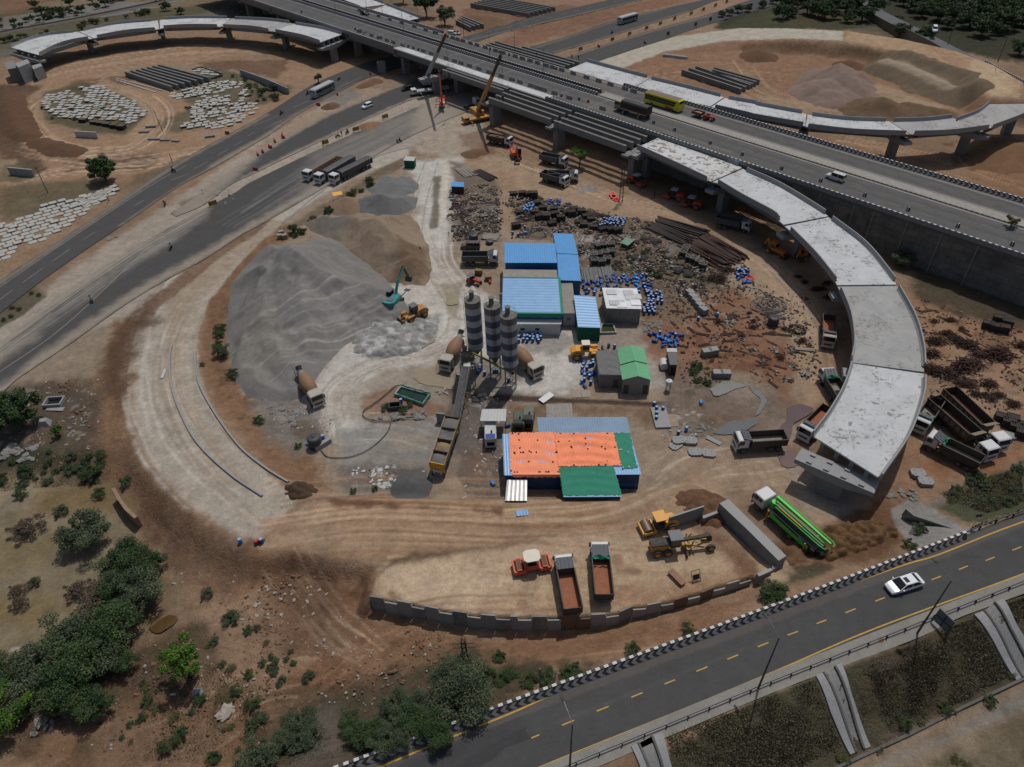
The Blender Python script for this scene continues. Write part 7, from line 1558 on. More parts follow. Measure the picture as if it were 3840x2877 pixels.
def bc():
 r=tg('backhoe_loader','x','backhoe');OB=I('backhoe_orange',(206,122,44),.55,var=.15,dS=.15);X_prism('engine_hood',OB,r,K_(2,'.2 .8 2.4 .8 2.4 1.5 .2 1.75'),-.5,.5)
 cC(r,-1.3,.2,-.75,.75,1.0,2.75,OB,OB)
 for s in(-1,1):wh(r,-1.2,s*1.0,.72,.45,OB);wh(r,1.7,s*.9,.45,.35,OB);X_beam('loader_arm',OB,r,(.3,s*.7,1.6),(2.9,s*.7,.6),.14,.2)
 X_prism('loader_bucket',aa,r,K_(2,'2.8 .1 3.5 .05 3.1 .3 3.0 .9 2.8 .9'),-1.1,1.1)
 mb=MB();mb.beam((-1.5,0,1.0),(-2.3,0,3.0),.25,.35);mb.beam((-2.3,0,3.0),(-3.0,0,1.2),.22,.3);bd('digger_arm',mb,OB,r);X_prism('digger_bucket',aa,r,K_(2,'-3.2 1.3 -2.7 1.2 -2.8 .6 -3.4 .7'),-.35,.35);return r
put('bh',bc,T(3,1,30,505),T(3,1,260,610),'orange backhoe loader beside the pier in the ramp shade')
put('bh',bc,T(3,1,330,620),T(3,1,420,560),'orange backhoe mostly hidden under the third ramp span')
def be(trailer=False):
 def f():
  r=tg('farm_tractor','x','tractor');X_bev('hood',cY,r,.1,1.9,-.32,.32,.75,1.25,.06);X_box('body',aa,r,-.8,.1,-.4,.4,.6,.95)
  for s in(-1,1):wh(r,-.5,s*.75,.72,.35,cY);wh(r,1.6,s*.6,.4,.2,cY);X_prism('mudguard',cY,r,K_(2,'-1.1 1.2 -.9 1.5 -.1 1.5 .1 1.2'),s*.75-.2,s*.75+.2)
  X_box('seat',aS,r,-.75,-.3,-.22,.22,1.0,1.35);X_cyl('exhaust',aa,r,(1.0,.2,1.25),(1.0,.2,2.0),.04,n=6)
  if trailer:bM(r,-5.0,-1.8,1.9,.95,1.5,I('trailer_dark_red',(70,36,32),.8,dS=.4),I('soil_load',(112,84,62),.95),ribs=4,name='trailer_body',load=I('trailer_sand',(160,120,92),.95));[wh(r,-3.4,s*.85,.45,.25)for s in(-1,1)];X_beam('drawbar',aa,r,(-1.8,0,.7),(-.9,0,.6),.1)
  else:
   X_bev('canopy',a9,r,-1.1,.2,-.8,.8,2.1,2.18,.03)
   for y in(-.7,.7):mb=MB();mb.beam((-1.0,y,1.4),(-1.0,y,2.1),.05);mb.beam((.1,y,1.2),(.1,y,2.1),.05);bd('canopy_post',mb,aa,r)
  return r
 return f
pq('trt',be(True),F(122.5,18.9),HA,'red tractor pulling a small soil trailer on the far carriageway')
put('tr1',be(),T(1,1,1780,790),T(1,1,1860,815),'farm tractor with a grey canopy below the large tipper')
def dG():
 r=tg('compressor','x','compressor');X_bev('housing',I('olive_yellow',(120,108,52),.7,var=.3),r,-.8,.8,-.5,.5,.5,1.4,.06);[wh(r,x,s*.55,.3,.15)for x in(-.5,.5)for s in(-1,1)];X_beam('towbar',aa,r,(.8,0,.6),(1.7,0,.35),.08);return r
put('cm',dG,T(1,1,1835,730),T(1,1,1900,735),'small olive compressor behind the farm tractor')
def dH():
 r=tg('mortar_mixer','x','mixer');X_bev('body',I('mixer_dusty',(120,112,96),.8,var=.3),r,-.7,.7,-.5,.5,.4,1.2,.05);XS_cyl('red_cylinder',cY,r,(.2,-1.7,.4),(.2,-.8,.5),.26,n=12);[wh(r,x,s*.5,.3,.15)for x in(-.4,.4)for s in(-1,1)];return r
put('md',dH,T(1,1,1925,780),T(1,1,1965,775),'small dusty mixer with a red cylinder right of the farm tractor')
def c8(lB,bP,bk,dI,ej,ek,fc,col,hook_px=None,dark=.5,scale=1.0,name='mobile_crane',cabm=None,secs=3,cols2=None):
 a,b=G(*bP),G(*bk);rz=atan2(b.y-a.y,b.x-a.x);c=(a+b)/2;r=tg(name,lB,'crane',c);Mz=Mx.Rotation(rz,4,'Z')
 L=(b-a).length;hl=L/2;W=2.6*scale
 mb=MB();mb.box(-hl,hl-1.9,-W/2,W/2,1.0,1.5);mb.xf(Mz);bd('carrier',mb,col,r)
 mb=MB();mb.bev(hl-1.9,hl,-W/2,W/2,.8,2.3,.12);mb.xf(Mz);o=bd('driver_cab',mb,cabm or col,r);g=MB();g.box(hl+.005,hl+.015,-W/2+.2,W/2-.2,1.55,2.15);g.xf(Mz);bd('windscreen',g,an,o)
 for s in(-1,1):g=MB();g.box(hl-1.5,hl-.4,min(s*W/2*1.005,s*W/2*1.01),max(s*W/2*1.005,s*W/2*1.01),1.55,2.1);g.xf(Mz);bd('side_window',g,an,o)
 for k in rg(5):
  for s in(-1,1):
   x=-hl+1.0+k*(2*hl-2.4)/4;mb=MB();mb.cyl((x,s*W/2-.2,.55),(x,s*W/2+.1,.55),.55,n=14);mb.xf(Mz);bd('wheel',mb,dv,r)
 bp=V3(P(*dI,ej))-c;tp=V3(P(*ek,fc))-c;d=(tp-bp);hd=atan2(d.y,d.x);M2=Mx.Translation((bp.x,bp.y,0))@Mx.Rotation(hd,4,'Z')
 mb=MB();mb.bev(-3.2*scale,1.3*scale,-1.2*scale,1.2*scale,1.55,2.9,.1);mb.xf(M2);bd('superstructure',mb,col,r)
 mb=MB();mb.box(-4.0*scale,-3.0*scale,-1.3*scale,1.3*scale,1.6,2.8);mb.xf(M2);bd('counterweight',mb,cols2 or col,r)
 mb=MB();mb.bev(.2,1.7,.7*scale,1.5*scale,1.6,3.0,.08);mb.xf(M2);bd('operator_cab',mb,cabm or col,r)
 n=secs;ws=[.95,.78,.62,.5][:n]
 for i in rg(n):
  f0=0 if i==0 else(i/n*(1-0));p0=bp+d*(f0*(1 if i==0 else 1));p1=bp+d*((i+1)/n);w_=ws[i]*scale;X_beam('boom_section',(col if(i+1)/n<=1-dark+.01 else aa),r,p0-d.normalized()*.4,p1,w_,w_*1.15)
 X_beam('boom_head',aa,r,tp-d.normalized()*.5,tp+d.normalized()*.6+V3((0,0,-.2)),.5*scale,.8*scale)
 X_beam('luffing_ram',Q,r,bp+V3((cos(hd),sin(hd),0))*1.5+V3((0,0,-.4)),bp+d*.28,.35*scale)
 for k in(-1,1):
  for f in(-.75,.55):mb=MB();x=hl*f;mb.beam((x,k*W/2,.9),(x,k*(W/2+1.6),.9),.22);mb.beam((x,k*(W/2+1.6),.1),(x,k*(W/2+1.6),.95),.16);mb.xf(Mz);bd('outrigger',mb,col,r)
 if hook_px:
  hz=hook_px[2];top=tp+d.normalized()*.5;q=V3((top.x,top.y,hz-c.z));
  for s in(-.25,.25):X_beam('cable',aS,r,top+V3((s,0,0)),q+V3((s*.6,0,.8)),.05)
  mb=MB();mb.bev(q.x-.35,q.x+.35,q.y-.2,q.y+.2,q.z,q.z+1.2,.08);mb.tube([q+V3((0,0,0)),q+V3((0,0,-.4)),q+V3((.25,0,-.65)),q+V3((.1,0,-.9)),q+V3((-.2,0,-.75))],.07,6);bd('hook_block',mb,aa,r)
 return r
CRY=I('crane_yellow',(178,130,66),.6,var=.15,dS=.2);CRW=I('crane_white',(164,168,172),.6,var=.12,dS=.2);CRO=I('crane_orange',(206,98,76),.6,var=.12,dS=.15)
Z9=lambda x,y:(1650+x/5.5225,250+y/5.5225)
c8('yellow telescopic crane with its boom raised over the flyover',Z9(1080,1080),Z9(480,1200),Z9(790,900),2.9,T(1,0,2050,460),24.0,CRY,(0,0,12.0),dark=.34)
c8('white telescopic crane with its boom raised behind the new pier',T(1,0,1620,750),T(1,0,1310,795),T(1,0,1425,660),3.0,T(1,0,1592,290),25.0,CRW,(0,0,13.0),dark=.34,cabm=cj)
c8('small orange crane with a thin boom beside the new pier',T(1,0,1572,830),T(1,0,1565,905),T(1,0,1562,850),2.6,T(1,0,1540,600),12.5,CRO,None,dark=.0,scale=.6,cabm=c3,name='mobile_crane')
def cm():
 r=tg('jersey_block','x','barrier block');mb=MB();pr=K_(2,'-.3 0 -.3 .1 -.12 .4 -.09 1.0 .09 1.0 .12 .4 .3 .1 .3 0');mb.prism([(x,z)for x,z in pr],-1.15,1.15);bd('block',mb,I('jersey_concrete',(136,136,133),.85,var=.18,sK=.3),r)
 mb=MB()
 for k in rg(4):y=-.95+k*.5;mb.quad((-.125,y,.45),(-.125,y+.28,.45),(-.1,y+.28,.88),(-.1,y,.88));
 X_quad('worn_stripes',I('worn_paint',(150,150,148),.8,var=.3,s_c=5),r,(-.138,-.9,.45),(-.138,.9,.45),(-.104,.9,.9),(-.104,-.9,.9));return r
NS=[-28.6,-20.4,-15,-10.2,-6.1,-.4,10.7,15.3,23.6,28.4,31.9,36.3,41.2,46.2,52.2,57.4,61.1,66.1,68.9,72,76.5,82.7,96]
for i,s in en(NS):
 tilt=ru(-.06,.06)+(.5 if i in(0,2)else 0);pq('jb',cm,F(s,3.7 if s<0 else 4.8,HZ+.06),HA-PI/2+tilt,'jersey block in the line along the near carriageway of the flyover',1)
for s in[-56.5,-42.4,-34.4,-26.2,-17.8,-10.5,-4.1,6.1,9,12,16.3,20,24.6,30.1,34.1,40.3,43.9,47.7,51.3,55.4,58.4,62.7,67.9,73.7,78.9,83.8,89.7,93.1]:
 pq('jb',cm,F(s,22.2,HZ+.06),HA-PI/2+ru(-.06,.06),'jersey block in the line on the far carriageway of the flyover',1)
pq('jb',cm,F(-24.5,3.6,HZ+.06),HA+.3,'jersey block lying crosswise near the upper left parapet')
def dJ():
 r=tg('bollard','x','bollard');X_cbox('post',do,r,0,0,0,.75,.5,.85,0,.7,.6)
 X_loft('white_stripe',WHT,r,[K_(3,'-.1 -.253 .01 .1 -.253 .01 .1 .253 .01 -.1 .253 .01'),K_(3,'-.075 -.155 .862 .075 -.155 .862 .075 .155 .862 -.075 .155 .862')]);return r
for s,v in[(85.4,6.2),(88.8,6.5),(102.4,6.4),(107.9,6.4),(113.3,6.5),(120.7,6.2),(132.9,5.2),(142.9,4.7),(154.4,4.0),(164.5,4.2),(175.3,4.1),(185.2,4),(195.7,3.8),(206.3,3.6),(5,4.6),(8,4.6),(2,4.5),(-30,5),(-33,4.5),(79.5,4.7),(70.3,4.9),(-74,4.4),(-5.5,22.2),(3,22.2),(27.2,22.2),(37.2,22.2),(32.2,22.2),(60.2,22.2)]:
 pq('bo',dJ,F(s,v,HZ+.06),HA,'small black and white striped bollard standing on the flyover',1)
def c9(m):
 def f():
  r=tg('barricade','x','barricade');X_box('panel',m,r,-1.1,1.1,-.03,.03,.35,1.6)
  mb=MB();mb.box(-1.05,1.05,.03,.035,.85,1.1);mb=MB()
  for x in(-.9,.9):mb=MB();mb.beam((x,-.4,0),(x,0,1.6),.06);mb.beam((x,.4,0),(x,0,1.6),.06);bd('leg',mb,Q,r)
  X_box('faded_lettering_band',I('board_band',(150,112,56),.8,var=.3,s_c=6),r,-.8,.8,-.036,-.031,.75,1.2);return r
 return f
YB_=I('board_yellow',(178,138,52),.7,var=.2,dS=.25);RB_=I('board_rusty_orange',(150,96,60),.75,var=.25,dS=.2)
for i,(x,y,t)in en([(600,1195,1),(852,1085,1),(1095,980,1)]):pq('bd1',c9(YB_),G(*T(1,0,x,y+8)),R(38),['yellow barricade board on the verge, lowest of three','yellow barricade board beside stopped motorcycles','yellow barricade board nearest the new pier'][i],'yellow barricades on the service road')
pq('bd1',c9(YB_),G(*T(0,1,1770,165)),R(40),'lone yellow barricade board beside the rubble strip','yellow barricades on the service road')
for i,(x,y)in en(K_(2,'612 425 875 345 1017 298 1158 250 1272 212 1390 172 1527 128 1628 95 1728 60 1822 30')):pq('bd2',c9(RB_),G(*T(2,0,x,y)),R(45),'rusty orange barricade board in the median of the far service road',1)
def el():
 r=tg('road_sign','x','sign');X_box('panel',do,r,-.75,.75,-.03,.03,.6,2.0);
 for x in(-.6,.6):X_beam('leg',Q,r,(x,0,0),(x,0,.7),.06)
 return r
for x,y in[(1335,305),(1563,228),(1685,185),(1797,145),(2022,68),(2123,38),(2185,15)]:pq('sq',el,G(*T(2,0,x,y)),R(30),'dark square chevron board at the edge of the far service road',1)
def au():
 r=tg('plastic_barrier','x','barrier');X_prism('body',I('barrier_red',(168,40,52),.55,var=.15,dS=.15),r,K_(2,'-.25 0 -.25 .15 -.12 .4 -.1 .95 .1 .95 .12 .4 .25 .15 .25 0'),-.8,.8);return r
for x,y,a in[(40,1280,.5),(80,1258,.6),(142,1220,.9),(180,1168,.5),(240,1112,.2),(250,1138,.8),(20,1405,1.2),(540,868,1.0),(697,778,.3),(970,612,.4)]:pq('pb',au,G(*T(1,0,x,y+8)),a,'red plastic road barrier standing beside the left service road',1)
pq('pb',au,G(*T(0,0,1885,1112)),1.2,'red plastic barrier lying at the edge of the slab field')
pq('pb',au,G(*T(2,0,762,392)),.4,'red frame lying on the far service road','red frames on the far road');pq('pb',au,G(*T(2,0,1145,362)),.4,'red frame lying beside the concrete ramp of the right loop','red frames on the far road')
yb=MB();a=V3((0,0,0));yb.cbox(0,0,.1,2.6,1.5,.06,R(20));o=bd('board',yb,I('yellow_panel',(232,170,60),.6,var=.12));o.location=G(*T(1,0,695,1608));o.rotation_euler=(R(12),R(6),0);aL(o,'bright yellow panel lying on the grass verge below the parked trailers','board')
fr=[G(*q)for q in cN];fp_=co([aj(P(q[0],q[1],-.1)[:2])for q in cN],29)
for i in rg(28):
 a=V3((*fp_[i],0));b=V3((*fp_[i+1],0));hi=(i%2==0);d=(b-a).normalized();n=V3((-d.y,d.x,0))*.09;zt=3.0 if hi else 2.25;e=d*.02;q0=a+e+n*(1 if hi else 0);q1=b-e+n*(1 if hi else 0)
 if hi:O=[(0,-.6),(1,-.6),(1,zt-1.0),(1.06,zt-.85),(1.06,zt-.6),(1,zt-.45),(1,zt),(0,zt),(0,zt-.45),(-.06,zt-.6),(-.06,zt-.85),(0,zt-1.0)]
 else:O=[(0.02,-.6),(.98,-.6),(.98,zt),(.02,zt)]
 L=(q1-q0);mb=MB();mb.loft([[aj(q0+L*u-n.normalized()*.09+V3((0,0,z)))for u,z in O],[aj(q0+L*u+n.normalized()*.09+V3((0,0,z)))for u,z in O]])
 r=tg('retaining_panel','raised stepped wall panel in the curved row in front of the sandy bay' if hi else 'low wall panel between raised ones in front of the sandy bay','wall panel',(0,0,0),0,'raised panels round the bay' if hi else 'low panels round the bay');bd('panel',mb,I('panel_soiled',(112,92,74),.9,var=.2)if i in(14,15,22,24)else(ad if i%3 else ak),r)
def af(name,lB,tops,zt,zb,m=ak,topm=None,cat='wall'):
 q=[P(x,y,zt)for x,y in tops];r=tg(name,lB,cat);X_loft('wall',m,r,[[(x,y,zb)for x,y,_ in q],[(x,y,zt)for x,y,_ in q]])
 if topm:
  c=[sum(v[k]for v in q)/len(q)for k in(0,1)];mb=MB();mb.v=[(c[0]+(x-c[0])*.985,c[1]+(y-c[1])*.985,zt+.015)for x,y,_ in q];mb.f=[aj(rg(len(q)))];mb.m=[0];bd('top',mb,topm,r)
 return r
def ribm():
 g=NG('ribbed_top');wv=g.new('TexWave');wv.inputs['Scale'].default_value=3.2;wv.inputs['Distortion'].default_value=.3;g.L.new(g.mapv((1,1,1),R(28)),wv.inputs['Vector']);return g.out(g.mix(wv.outputs['Fac'],C4((122,122,120)),C4((172,174,172))),.85)
dK=ribm()
af('abutment_wall','thick concrete wall with ribbed pale top between the bay and the green pump truck',[ZB(1150,455),ZB(1262,398),ZB(1590,722),ZB(1987,1112),ZB(1890,1172),ZB(1485,770)],4.4,0,ak,dK)
af('concrete_wall','tall free standing concrete wall behind the yellow roller',[ZB(528,618),ZB(965,480),ZB(966,497),ZB(536,638)],4.6,1.4,ak,dK)
af('concrete_wall','low ribbed wall joining the thick wall at the back of the bay',[ZB(940,612),ZB(1128,545),ZB(1145,572),ZB(952,648)],3.1,1.4,ak,dK)
af('concrete_wall','short ribbed wall at the front corner of the thick wall',[ZB(1614,1330),ZB(1790,1258),ZB(1812,1290),ZB(1644,1365)],3.6,-.3,ak,dK)
af('concrete_wall','lower outer face of the thick wall toward the road',[ZB(1812,1215),ZB(1890,1172),ZB(1960,1135),ZB(1900,1230),ZB(1800,1290)],3.2,-.3,ak)
def fd(kind=0):
 def f():
  r=tg('precast_block','x','concrete slab');w,h,t=1.75,1.6,.2;e=.14
  O=[(-w/2,-h/2),(w/2,-h/2),(w/2,-h*.18),(w/2+e,-h*.1),(w/2+e,h*.1),(w/2,h*.18),(w/2,h/2),(-w/2,h/2),(-w/2,h*.18),(-w/2-e,h*.1),(-w/2-e,-h*.1),(-w/2,-h*.18)]
  X_loft('panel',[I('slab_pale',(168,167,160),.85,var=.18,s_c=.9),I('slab_buff',(150,132,114),.88,var=.2,s_c=.9)][kind],r,[[(x,y,0)for x,y in O],[(x,y,t)for x,y in O]])
  return r
 return f
CNT={'n':0}
def am(poly,lB,gP,ax=(1.,0.),sx=2.2,sy=2.0,drop=.06,buff=.06,jit=.12,stack=.25,lim=300):
 W_=[aj(G(*q)[:2])for q in poly];xs=[p[0]for p in W_];ys=[p[1]for p in W_];a=atan2(ax[1],ax[0]);c,s=cos(a),sin(a);cx,cy=np.mean(xs),np.mean(ys);R_=max(max(xs)-min(xs),max(ys)-min(ys));k=int(R_/min(sx,sy))+2;out=[]
 for i in rg(-k,k):
  for j in rg(-k,k):
   u=i*sx+(j%2)*sx*.35;v=j*sy;x=cx+c*u-s*v;y=cy+s*u+c*v
   if az(np.array([x]),np.array([y]),W_)[0]<-.3 and b9()>drop:out.append((x,y))
 out.sort(key=lambda p:p[1])
 for x,y in out:
  x+=ru(-jit,jit);y+=ru(-jit,jit);z=float(bD(x,y))+(.22 if b9()<stack else.03);kd=1 if b9()<buff else 0;rz=a+ru(-.1,.1);CNT['n']+=1
  if CNT['n']<=lim:
   if kd and lB[1]:pq('sl1',fd(1),(x,y,z),rz,lB[1],gP)
   else:pq('sl0',fd(0),(x,y,z),rz,lB[0],gP)
  else:da.append((x,y,z,rz))
da=[]
am(T(0,1,'0 290 100 290 260 235 430 110 600 100 800 60 930 -10 1010 0 900 60 720 225 630 280 470 400 160 530 100 590 0 660 -200 820 -200 400'),('pale concrete slab in the bed beside the left road, at the picture edge',None),'slabs beside the left road',(.80,.60))
am(T(0,0,'600 1640 750 1600 950 1545 1010 1560 900 1650 720 1720'),('pale concrete slab at the upper tip of the bed beside the left road',None),'slabs at the tip of the bed',(.80,.60))
am(T(0,0,'350 790 520 770 700 720 850 710 1000 800 1120 840 1210 920 1180 980 1090 1040 960 1010 800 990 650 1010 500 980 350 900'),('pale concrete slab in the oval field of the left loop','buff coloured slab among the pale ones in the oval field'),'slabs in the oval field',(.97,-.22),2.35,2.15,.10,.07,.25)
am(T(0,0,'1530 900 1700 790 1950 800 2080 700 2060 820 2160 900 2000 1020 1800 1070 1450 1070 1600 970'),('pale concrete slab in the field between the left loop and road','buff coloured slab in the field between the left loop and road'),'slabs in the field by the road',(.9,.4),2.4,2.2,.16,.05,.35)
am(T(0,0,'1370 790 1600 720 1850 670 2080 680 1900 760 1700 800 1440 830'),('pale slab in the strip in front of the stored girders','buff slab in the strip in front of the stored girders'),'slabs in front of the stored girders',(.9,.4),2.4,2.2,.15,.08,.35)
am(T(0,0,'1570 575 1680 560 1840 605 1760 640 1600 600'),('buff slab inside the low walled pen behind the girders',None),'slabs inside the pen',(.9,-.3),2.2,2.1,.05,.4,.2)
if da:
 mb=MB()
 for x,y,z,rz in da:mb.cbox(x,y,z,1.9,1.6,.2,rz)
 aL(bd('precast_blocks',mb,I('slab_pale',(168,167,160))),'remaining pale concrete slabs of the fields','concrete slabs',None,'stuff')
def b3(w=1.8,d=1.2,h=1.2,m=None,top=None):
 def f():
  r=tg('concrete_block','x','concrete block');X_bev('block',m or ak,r,-w/2,w/2,-d/2,d/2,0,h,.05);X_box('top_face',top or ad,r,-w/2+.06,w/2-.06,-d/2+.06,d/2-.06,h,h+.02);return r
 return f
for i in rg(5):f=i/4;pq('cb',b3(1.9,1.35,1.25),G(*T(2,1,1515+110*f,905+140*f)),R(-62),['top','second','third','fourth','lowest'][i]+' block of the slanting row of five in the red brown yard','row of five concrete blocks')
for i,(x,y)in en(((1655,1395),(1705,1385))):pq('cb',b3(1.9,1.35,1.25),G(*T(2,1,x,y)),R(8),('left' if i==0 else 'right')+' block of the pair right of the small blue drum pile','pair of concrete blocks')
for i,(x,y)in en(((1745,1575),(1805,1575))):pq('cb',b3(1.9,1.35,1.25),G(*T(2,1,x,y)),R(-4),('left' if i==0 else 'right')+' block of the pair beside the dirty pool','pair of concrete blocks')
for i,(x,y)in en(((235,400),(222,430),(262,430))):pq('cb2',b3(1.2,1.0,1.1,I('block_buff',(132,116,96),.9)),G(*T(1,1,x,y)),.4,['rear','front left','front right'][i]+' of three concrete cubes at the head of the grey heap','three concrete cubes')
def cross(h=.35):
 def f():
  r=tg('cross_panel','x','concrete panel');O=K_(2,'-1.1 -.55 -.85 -.55 -.85 -.8 .85 -.8 .85 -.55 1.1 -.55 1.1 .55 .85 .55 .85 .8 -.85 .8 -.85 .55 -1.1 .55');mb=MB();n=max(1,int(h/.17))
  mb.loft([[(x,y,0)for x,y in O],[(x,y,h)for x,y in O]]);o=bd('panel',mb,ad,r)
  for x in(-.5,.5):
   for y in(-.35,.35):X_cyl('lifting_hole',aS,o,(x,y,h),(x,y,h+.01),.08,n=8)
  return r
 return f
for i,(c,rw,x,y,a,h)in en(K_(6,'2 2 1425 525 .15 .6 2 2 1520 525 -.1 .5 2 2 1560 615 .0 .35 2 2 1672 625 -.2 .35 3 2 1322 800 -.15 .7 3 2 1385 868 -.15 .7 3 2 2075 478 -.1 .35 2 2 1400 560 .6 .3')):
 pq('cx%s'%h,cross(h),G(*T(c,rw,x,y)),a,['stepped cross shaped panel stack, left of four near the dirty pool','stepped cross shaped panel stack, second of four near the dirty pool','cross shaped panel nearest the orange roofed building side','cross shaped panel, rightmost of the group near the dirty pool','upper of two panel stacks right of the ramp end','lower of two panel stacks right of the ramp end','single panel beside the white cabs at the right','tilted small panel under the left stack near the dirty pool'][i],'cross shaped panels')
mb=MB();mb.cbox(0,0,0,2.6,.8,.2);o=bd('precast_block',mb,ad);o.location=G(*T(2,2,1715,518));o.rotation_euler=(0,0,-.75);aL(o,'narrow pale slab lying alone right of the panel stacks','concrete slab')
def aO(lB,O,zt,th=.35,m=ak,name='low_wall',zb=-.3):
 P_=[aj(P(x,y,zt)[:2])for x,y in O];return aY(name,lB,[np.array(p)for p in P_],lambda x,y:zt,zb,th,m)
aO('concrete wall of the left loop reaching toward the road',T(0,0,'1985 575 2209 655')+T(1,0,(285,730),),2.2,m=ad)
aO('dark rim of the pen with buff slabs, upper side',T(0,0,'1590 570 1660 550 1855 610 1745 645'),.8,.25,aP)
aO('low white wall piece by the curve of the left loop',T(0,0,'612 1085 793 1095'),2.0,.3,bW)
o=aO('headwall with a round pipe hole at the left edge',T(0,0,'60 1385 262 1405'),2.2,.5,ad,name='headwall')
mb=MB();p=G(*T(0,0,165,1450));mb.cyl((0,-.35,.75),(0,-.30,.75),.55,n=16);h_=bd('pipe_hole',mb,aS,o);h_.location=(p.x,p.y,p.z+.2)
for k in rg(2):aO(('front' if k==0 else 'rear')+' long white pole lying beside the stored girders',T(0,0,(960,660-15*k),(1285-(-60*k),762-15*k)),.3,.3,bW,name='concrete_pole')
af('abutment','leaning grey abutment slab at the end of the upper left ramp',T(0,0,'125 525 225 490 248 520 150 560'),6.0,0,ad)
af('abutment','dark square abutment block left of the leaning slab',T(0,0,'35 520 110 500 150 560 60 575'),5.0,-.3,ak)
af('abutment','sloping wing block right of the leaning slab',T(0,0,'262 545 335 525 350 545 275 575'),4.5,-.3,ad)
for i,(x,y)in en(K_(2,'695 1010 790 1030 890 1045 950 1055 1008 1065 845 1036')):pq('kb',b3(2.6,1.9,1.1,I('crate_black',(40,37,35),.9,var=.3),I('crate_brown_top',(92,78,66),.9,var=.3)),G(*T(0,0,x,y)),-.2,'dark formwork block in the row below the oval slab field',1)
for i,(x,y,a,l)in en(((1300,1160,-.05,5.5),(1370,1168,-.05,3.),(1455,1175,-.3,2.4),(1250,1055,.1,3.2),(1195,1100,0,3.2),(1740,1137,.3,3.))):mb=MB();mb.cbox(0,0,0,l,.9,.55);o=bd('concrete_beam',mb,ak);o.location=G(*T(0,0,x,y));o.rotation_euler=(0,0,a);aL(o,['long beam lying south of the road side slab field','shorter beam next to the long one south of the slab field','short beam on its own right of the long beams','beam beside the leaning utility pole','beam just below the one by the utility pole','pale flat stone at the road verge by the slab field'][i],'concrete beam')
def bf(lB,O,h=.35,w=.3):
 W_=[G(*q)for q in O];q=co(sm([aj(v[:2])for v in W_],6),40);t=np.gradient(q,axis=0);t/=np.linalg.norm(t,axis=1)[:,None];n=np.stack([-t[:,1],t[:,0]],1)*w/2;mb=MB()
 mb.loft([[(a[0]-b[0],a[1]-b[1],float(bD(*a))-.05),(a[0]+b[0],a[1]+b[1],float(bD(*a))-.05),(a[0]+b[0],a[1]+b[1],float(bD(*a))+h),(a[0]-b[0],a[1]-b[1],float(bD(*a))+h)]for a,b in zip(q,n)]);o=bd('kerb',mb,ad);aL(o,lB,'kerb');return o
bf('curved kerb line down the middle of the concrete loop ramp',T(0,1,'1425 1320 1405 1450 1425 1657')+T(0,2,'1500 290 1640 540 1900 790 2175 978'))
bf('curved kerb line along the inner side of the concrete loop ramp',T(0,1,'1618 1370 1625 1500 1660 1657')+T(0,2,'1790 300 1990 570 2209 750')+T(1,2,(290,862),))
bf('kerb edge of the concrete strip beside the parked trailers',B('612 482 700 410 800 345 885 318'),.12,.3)
mb=MB();mb.cbox(0,0,0,2.6,.5,.25);o=bd('kerb_stone',mb,bW);o.location=G(*T(0,1,1358,1555));o.rotation_euler=(0,0,1.66);aL(o,'single white kerb stone lying on the concrete ramp','kerb stone')
def fe(name,lB,O,m,th=.35,cat='wall'):
 q=[V3(P(x,y,z))for x,y,z in O];n=(q[1]-q[0]).cross(q[-1]-q[0]).normalized();mb=MB();mb.loft([[aj(v)for v in q],[aj(v-n*th)for v in q]]);o=bd(name,mb,m);aL(o,lB,cat);return o
fe('culvert_wall','sloping concrete culvert wall below the end of the chevron barrier',[(*T(3,2,1210,1120),.6),(*T(3,2,1245,1075),1.9),(*T(3,2,1310,1130),2.6),(*T(3,2,1430,1150),3.0),(*T(3,2,1640,1240),3.6),(*T(3,2,1700,1300),3.6),(*T(3,2,1560,1400),.0),(*T(3,2,1400,1350),-.2),(*T(3,2,1215,1160),0)],ak)
aO('narrow concrete kerb wall in the mud slope above the dried pond',T(0,2,'940 908 1000 1020 1070 1110 1125 1150'),1.2,.5,I('kerb_brown',(140,118,96),.9),name='low_wall',zb=-1.5)
r=tg('manhole_frame','square concrete manhole frame beside the round tree at left','manhole',G(*T(0,2,455,205)),.05)
for a in((-1.6,1.6,-1.2,-.95),(-1.6,1.6,.95,1.2),(-1.6,-1.35,-.95,.95),(1.35,1.6,-.95,.95)):X_box('side',ad,r,*a,0,.7)
X_box('pit_floor',aS,r,-1.35,1.35,-.95,.95,.02,.05)
mb=MB();mb.cbox(0,0,0,3.2,.9,.15);o=bd('precast_block',mb,ad);o.location=G(*T(0,2,460,255));o.rotation_euler=(0,0,-.1);aL(o,'thin slab lying in front of the square manhole frame','concrete slab')
mb=MB();mb.cbox(0,0,0,2.0,1.6,1.1,.2,.55,.6);o=bd('concrete_footing',mb,ad);o.location=G(*T(0,2,375,380));aL(o,'tapered concrete footing under the round tree at left','concrete footing')
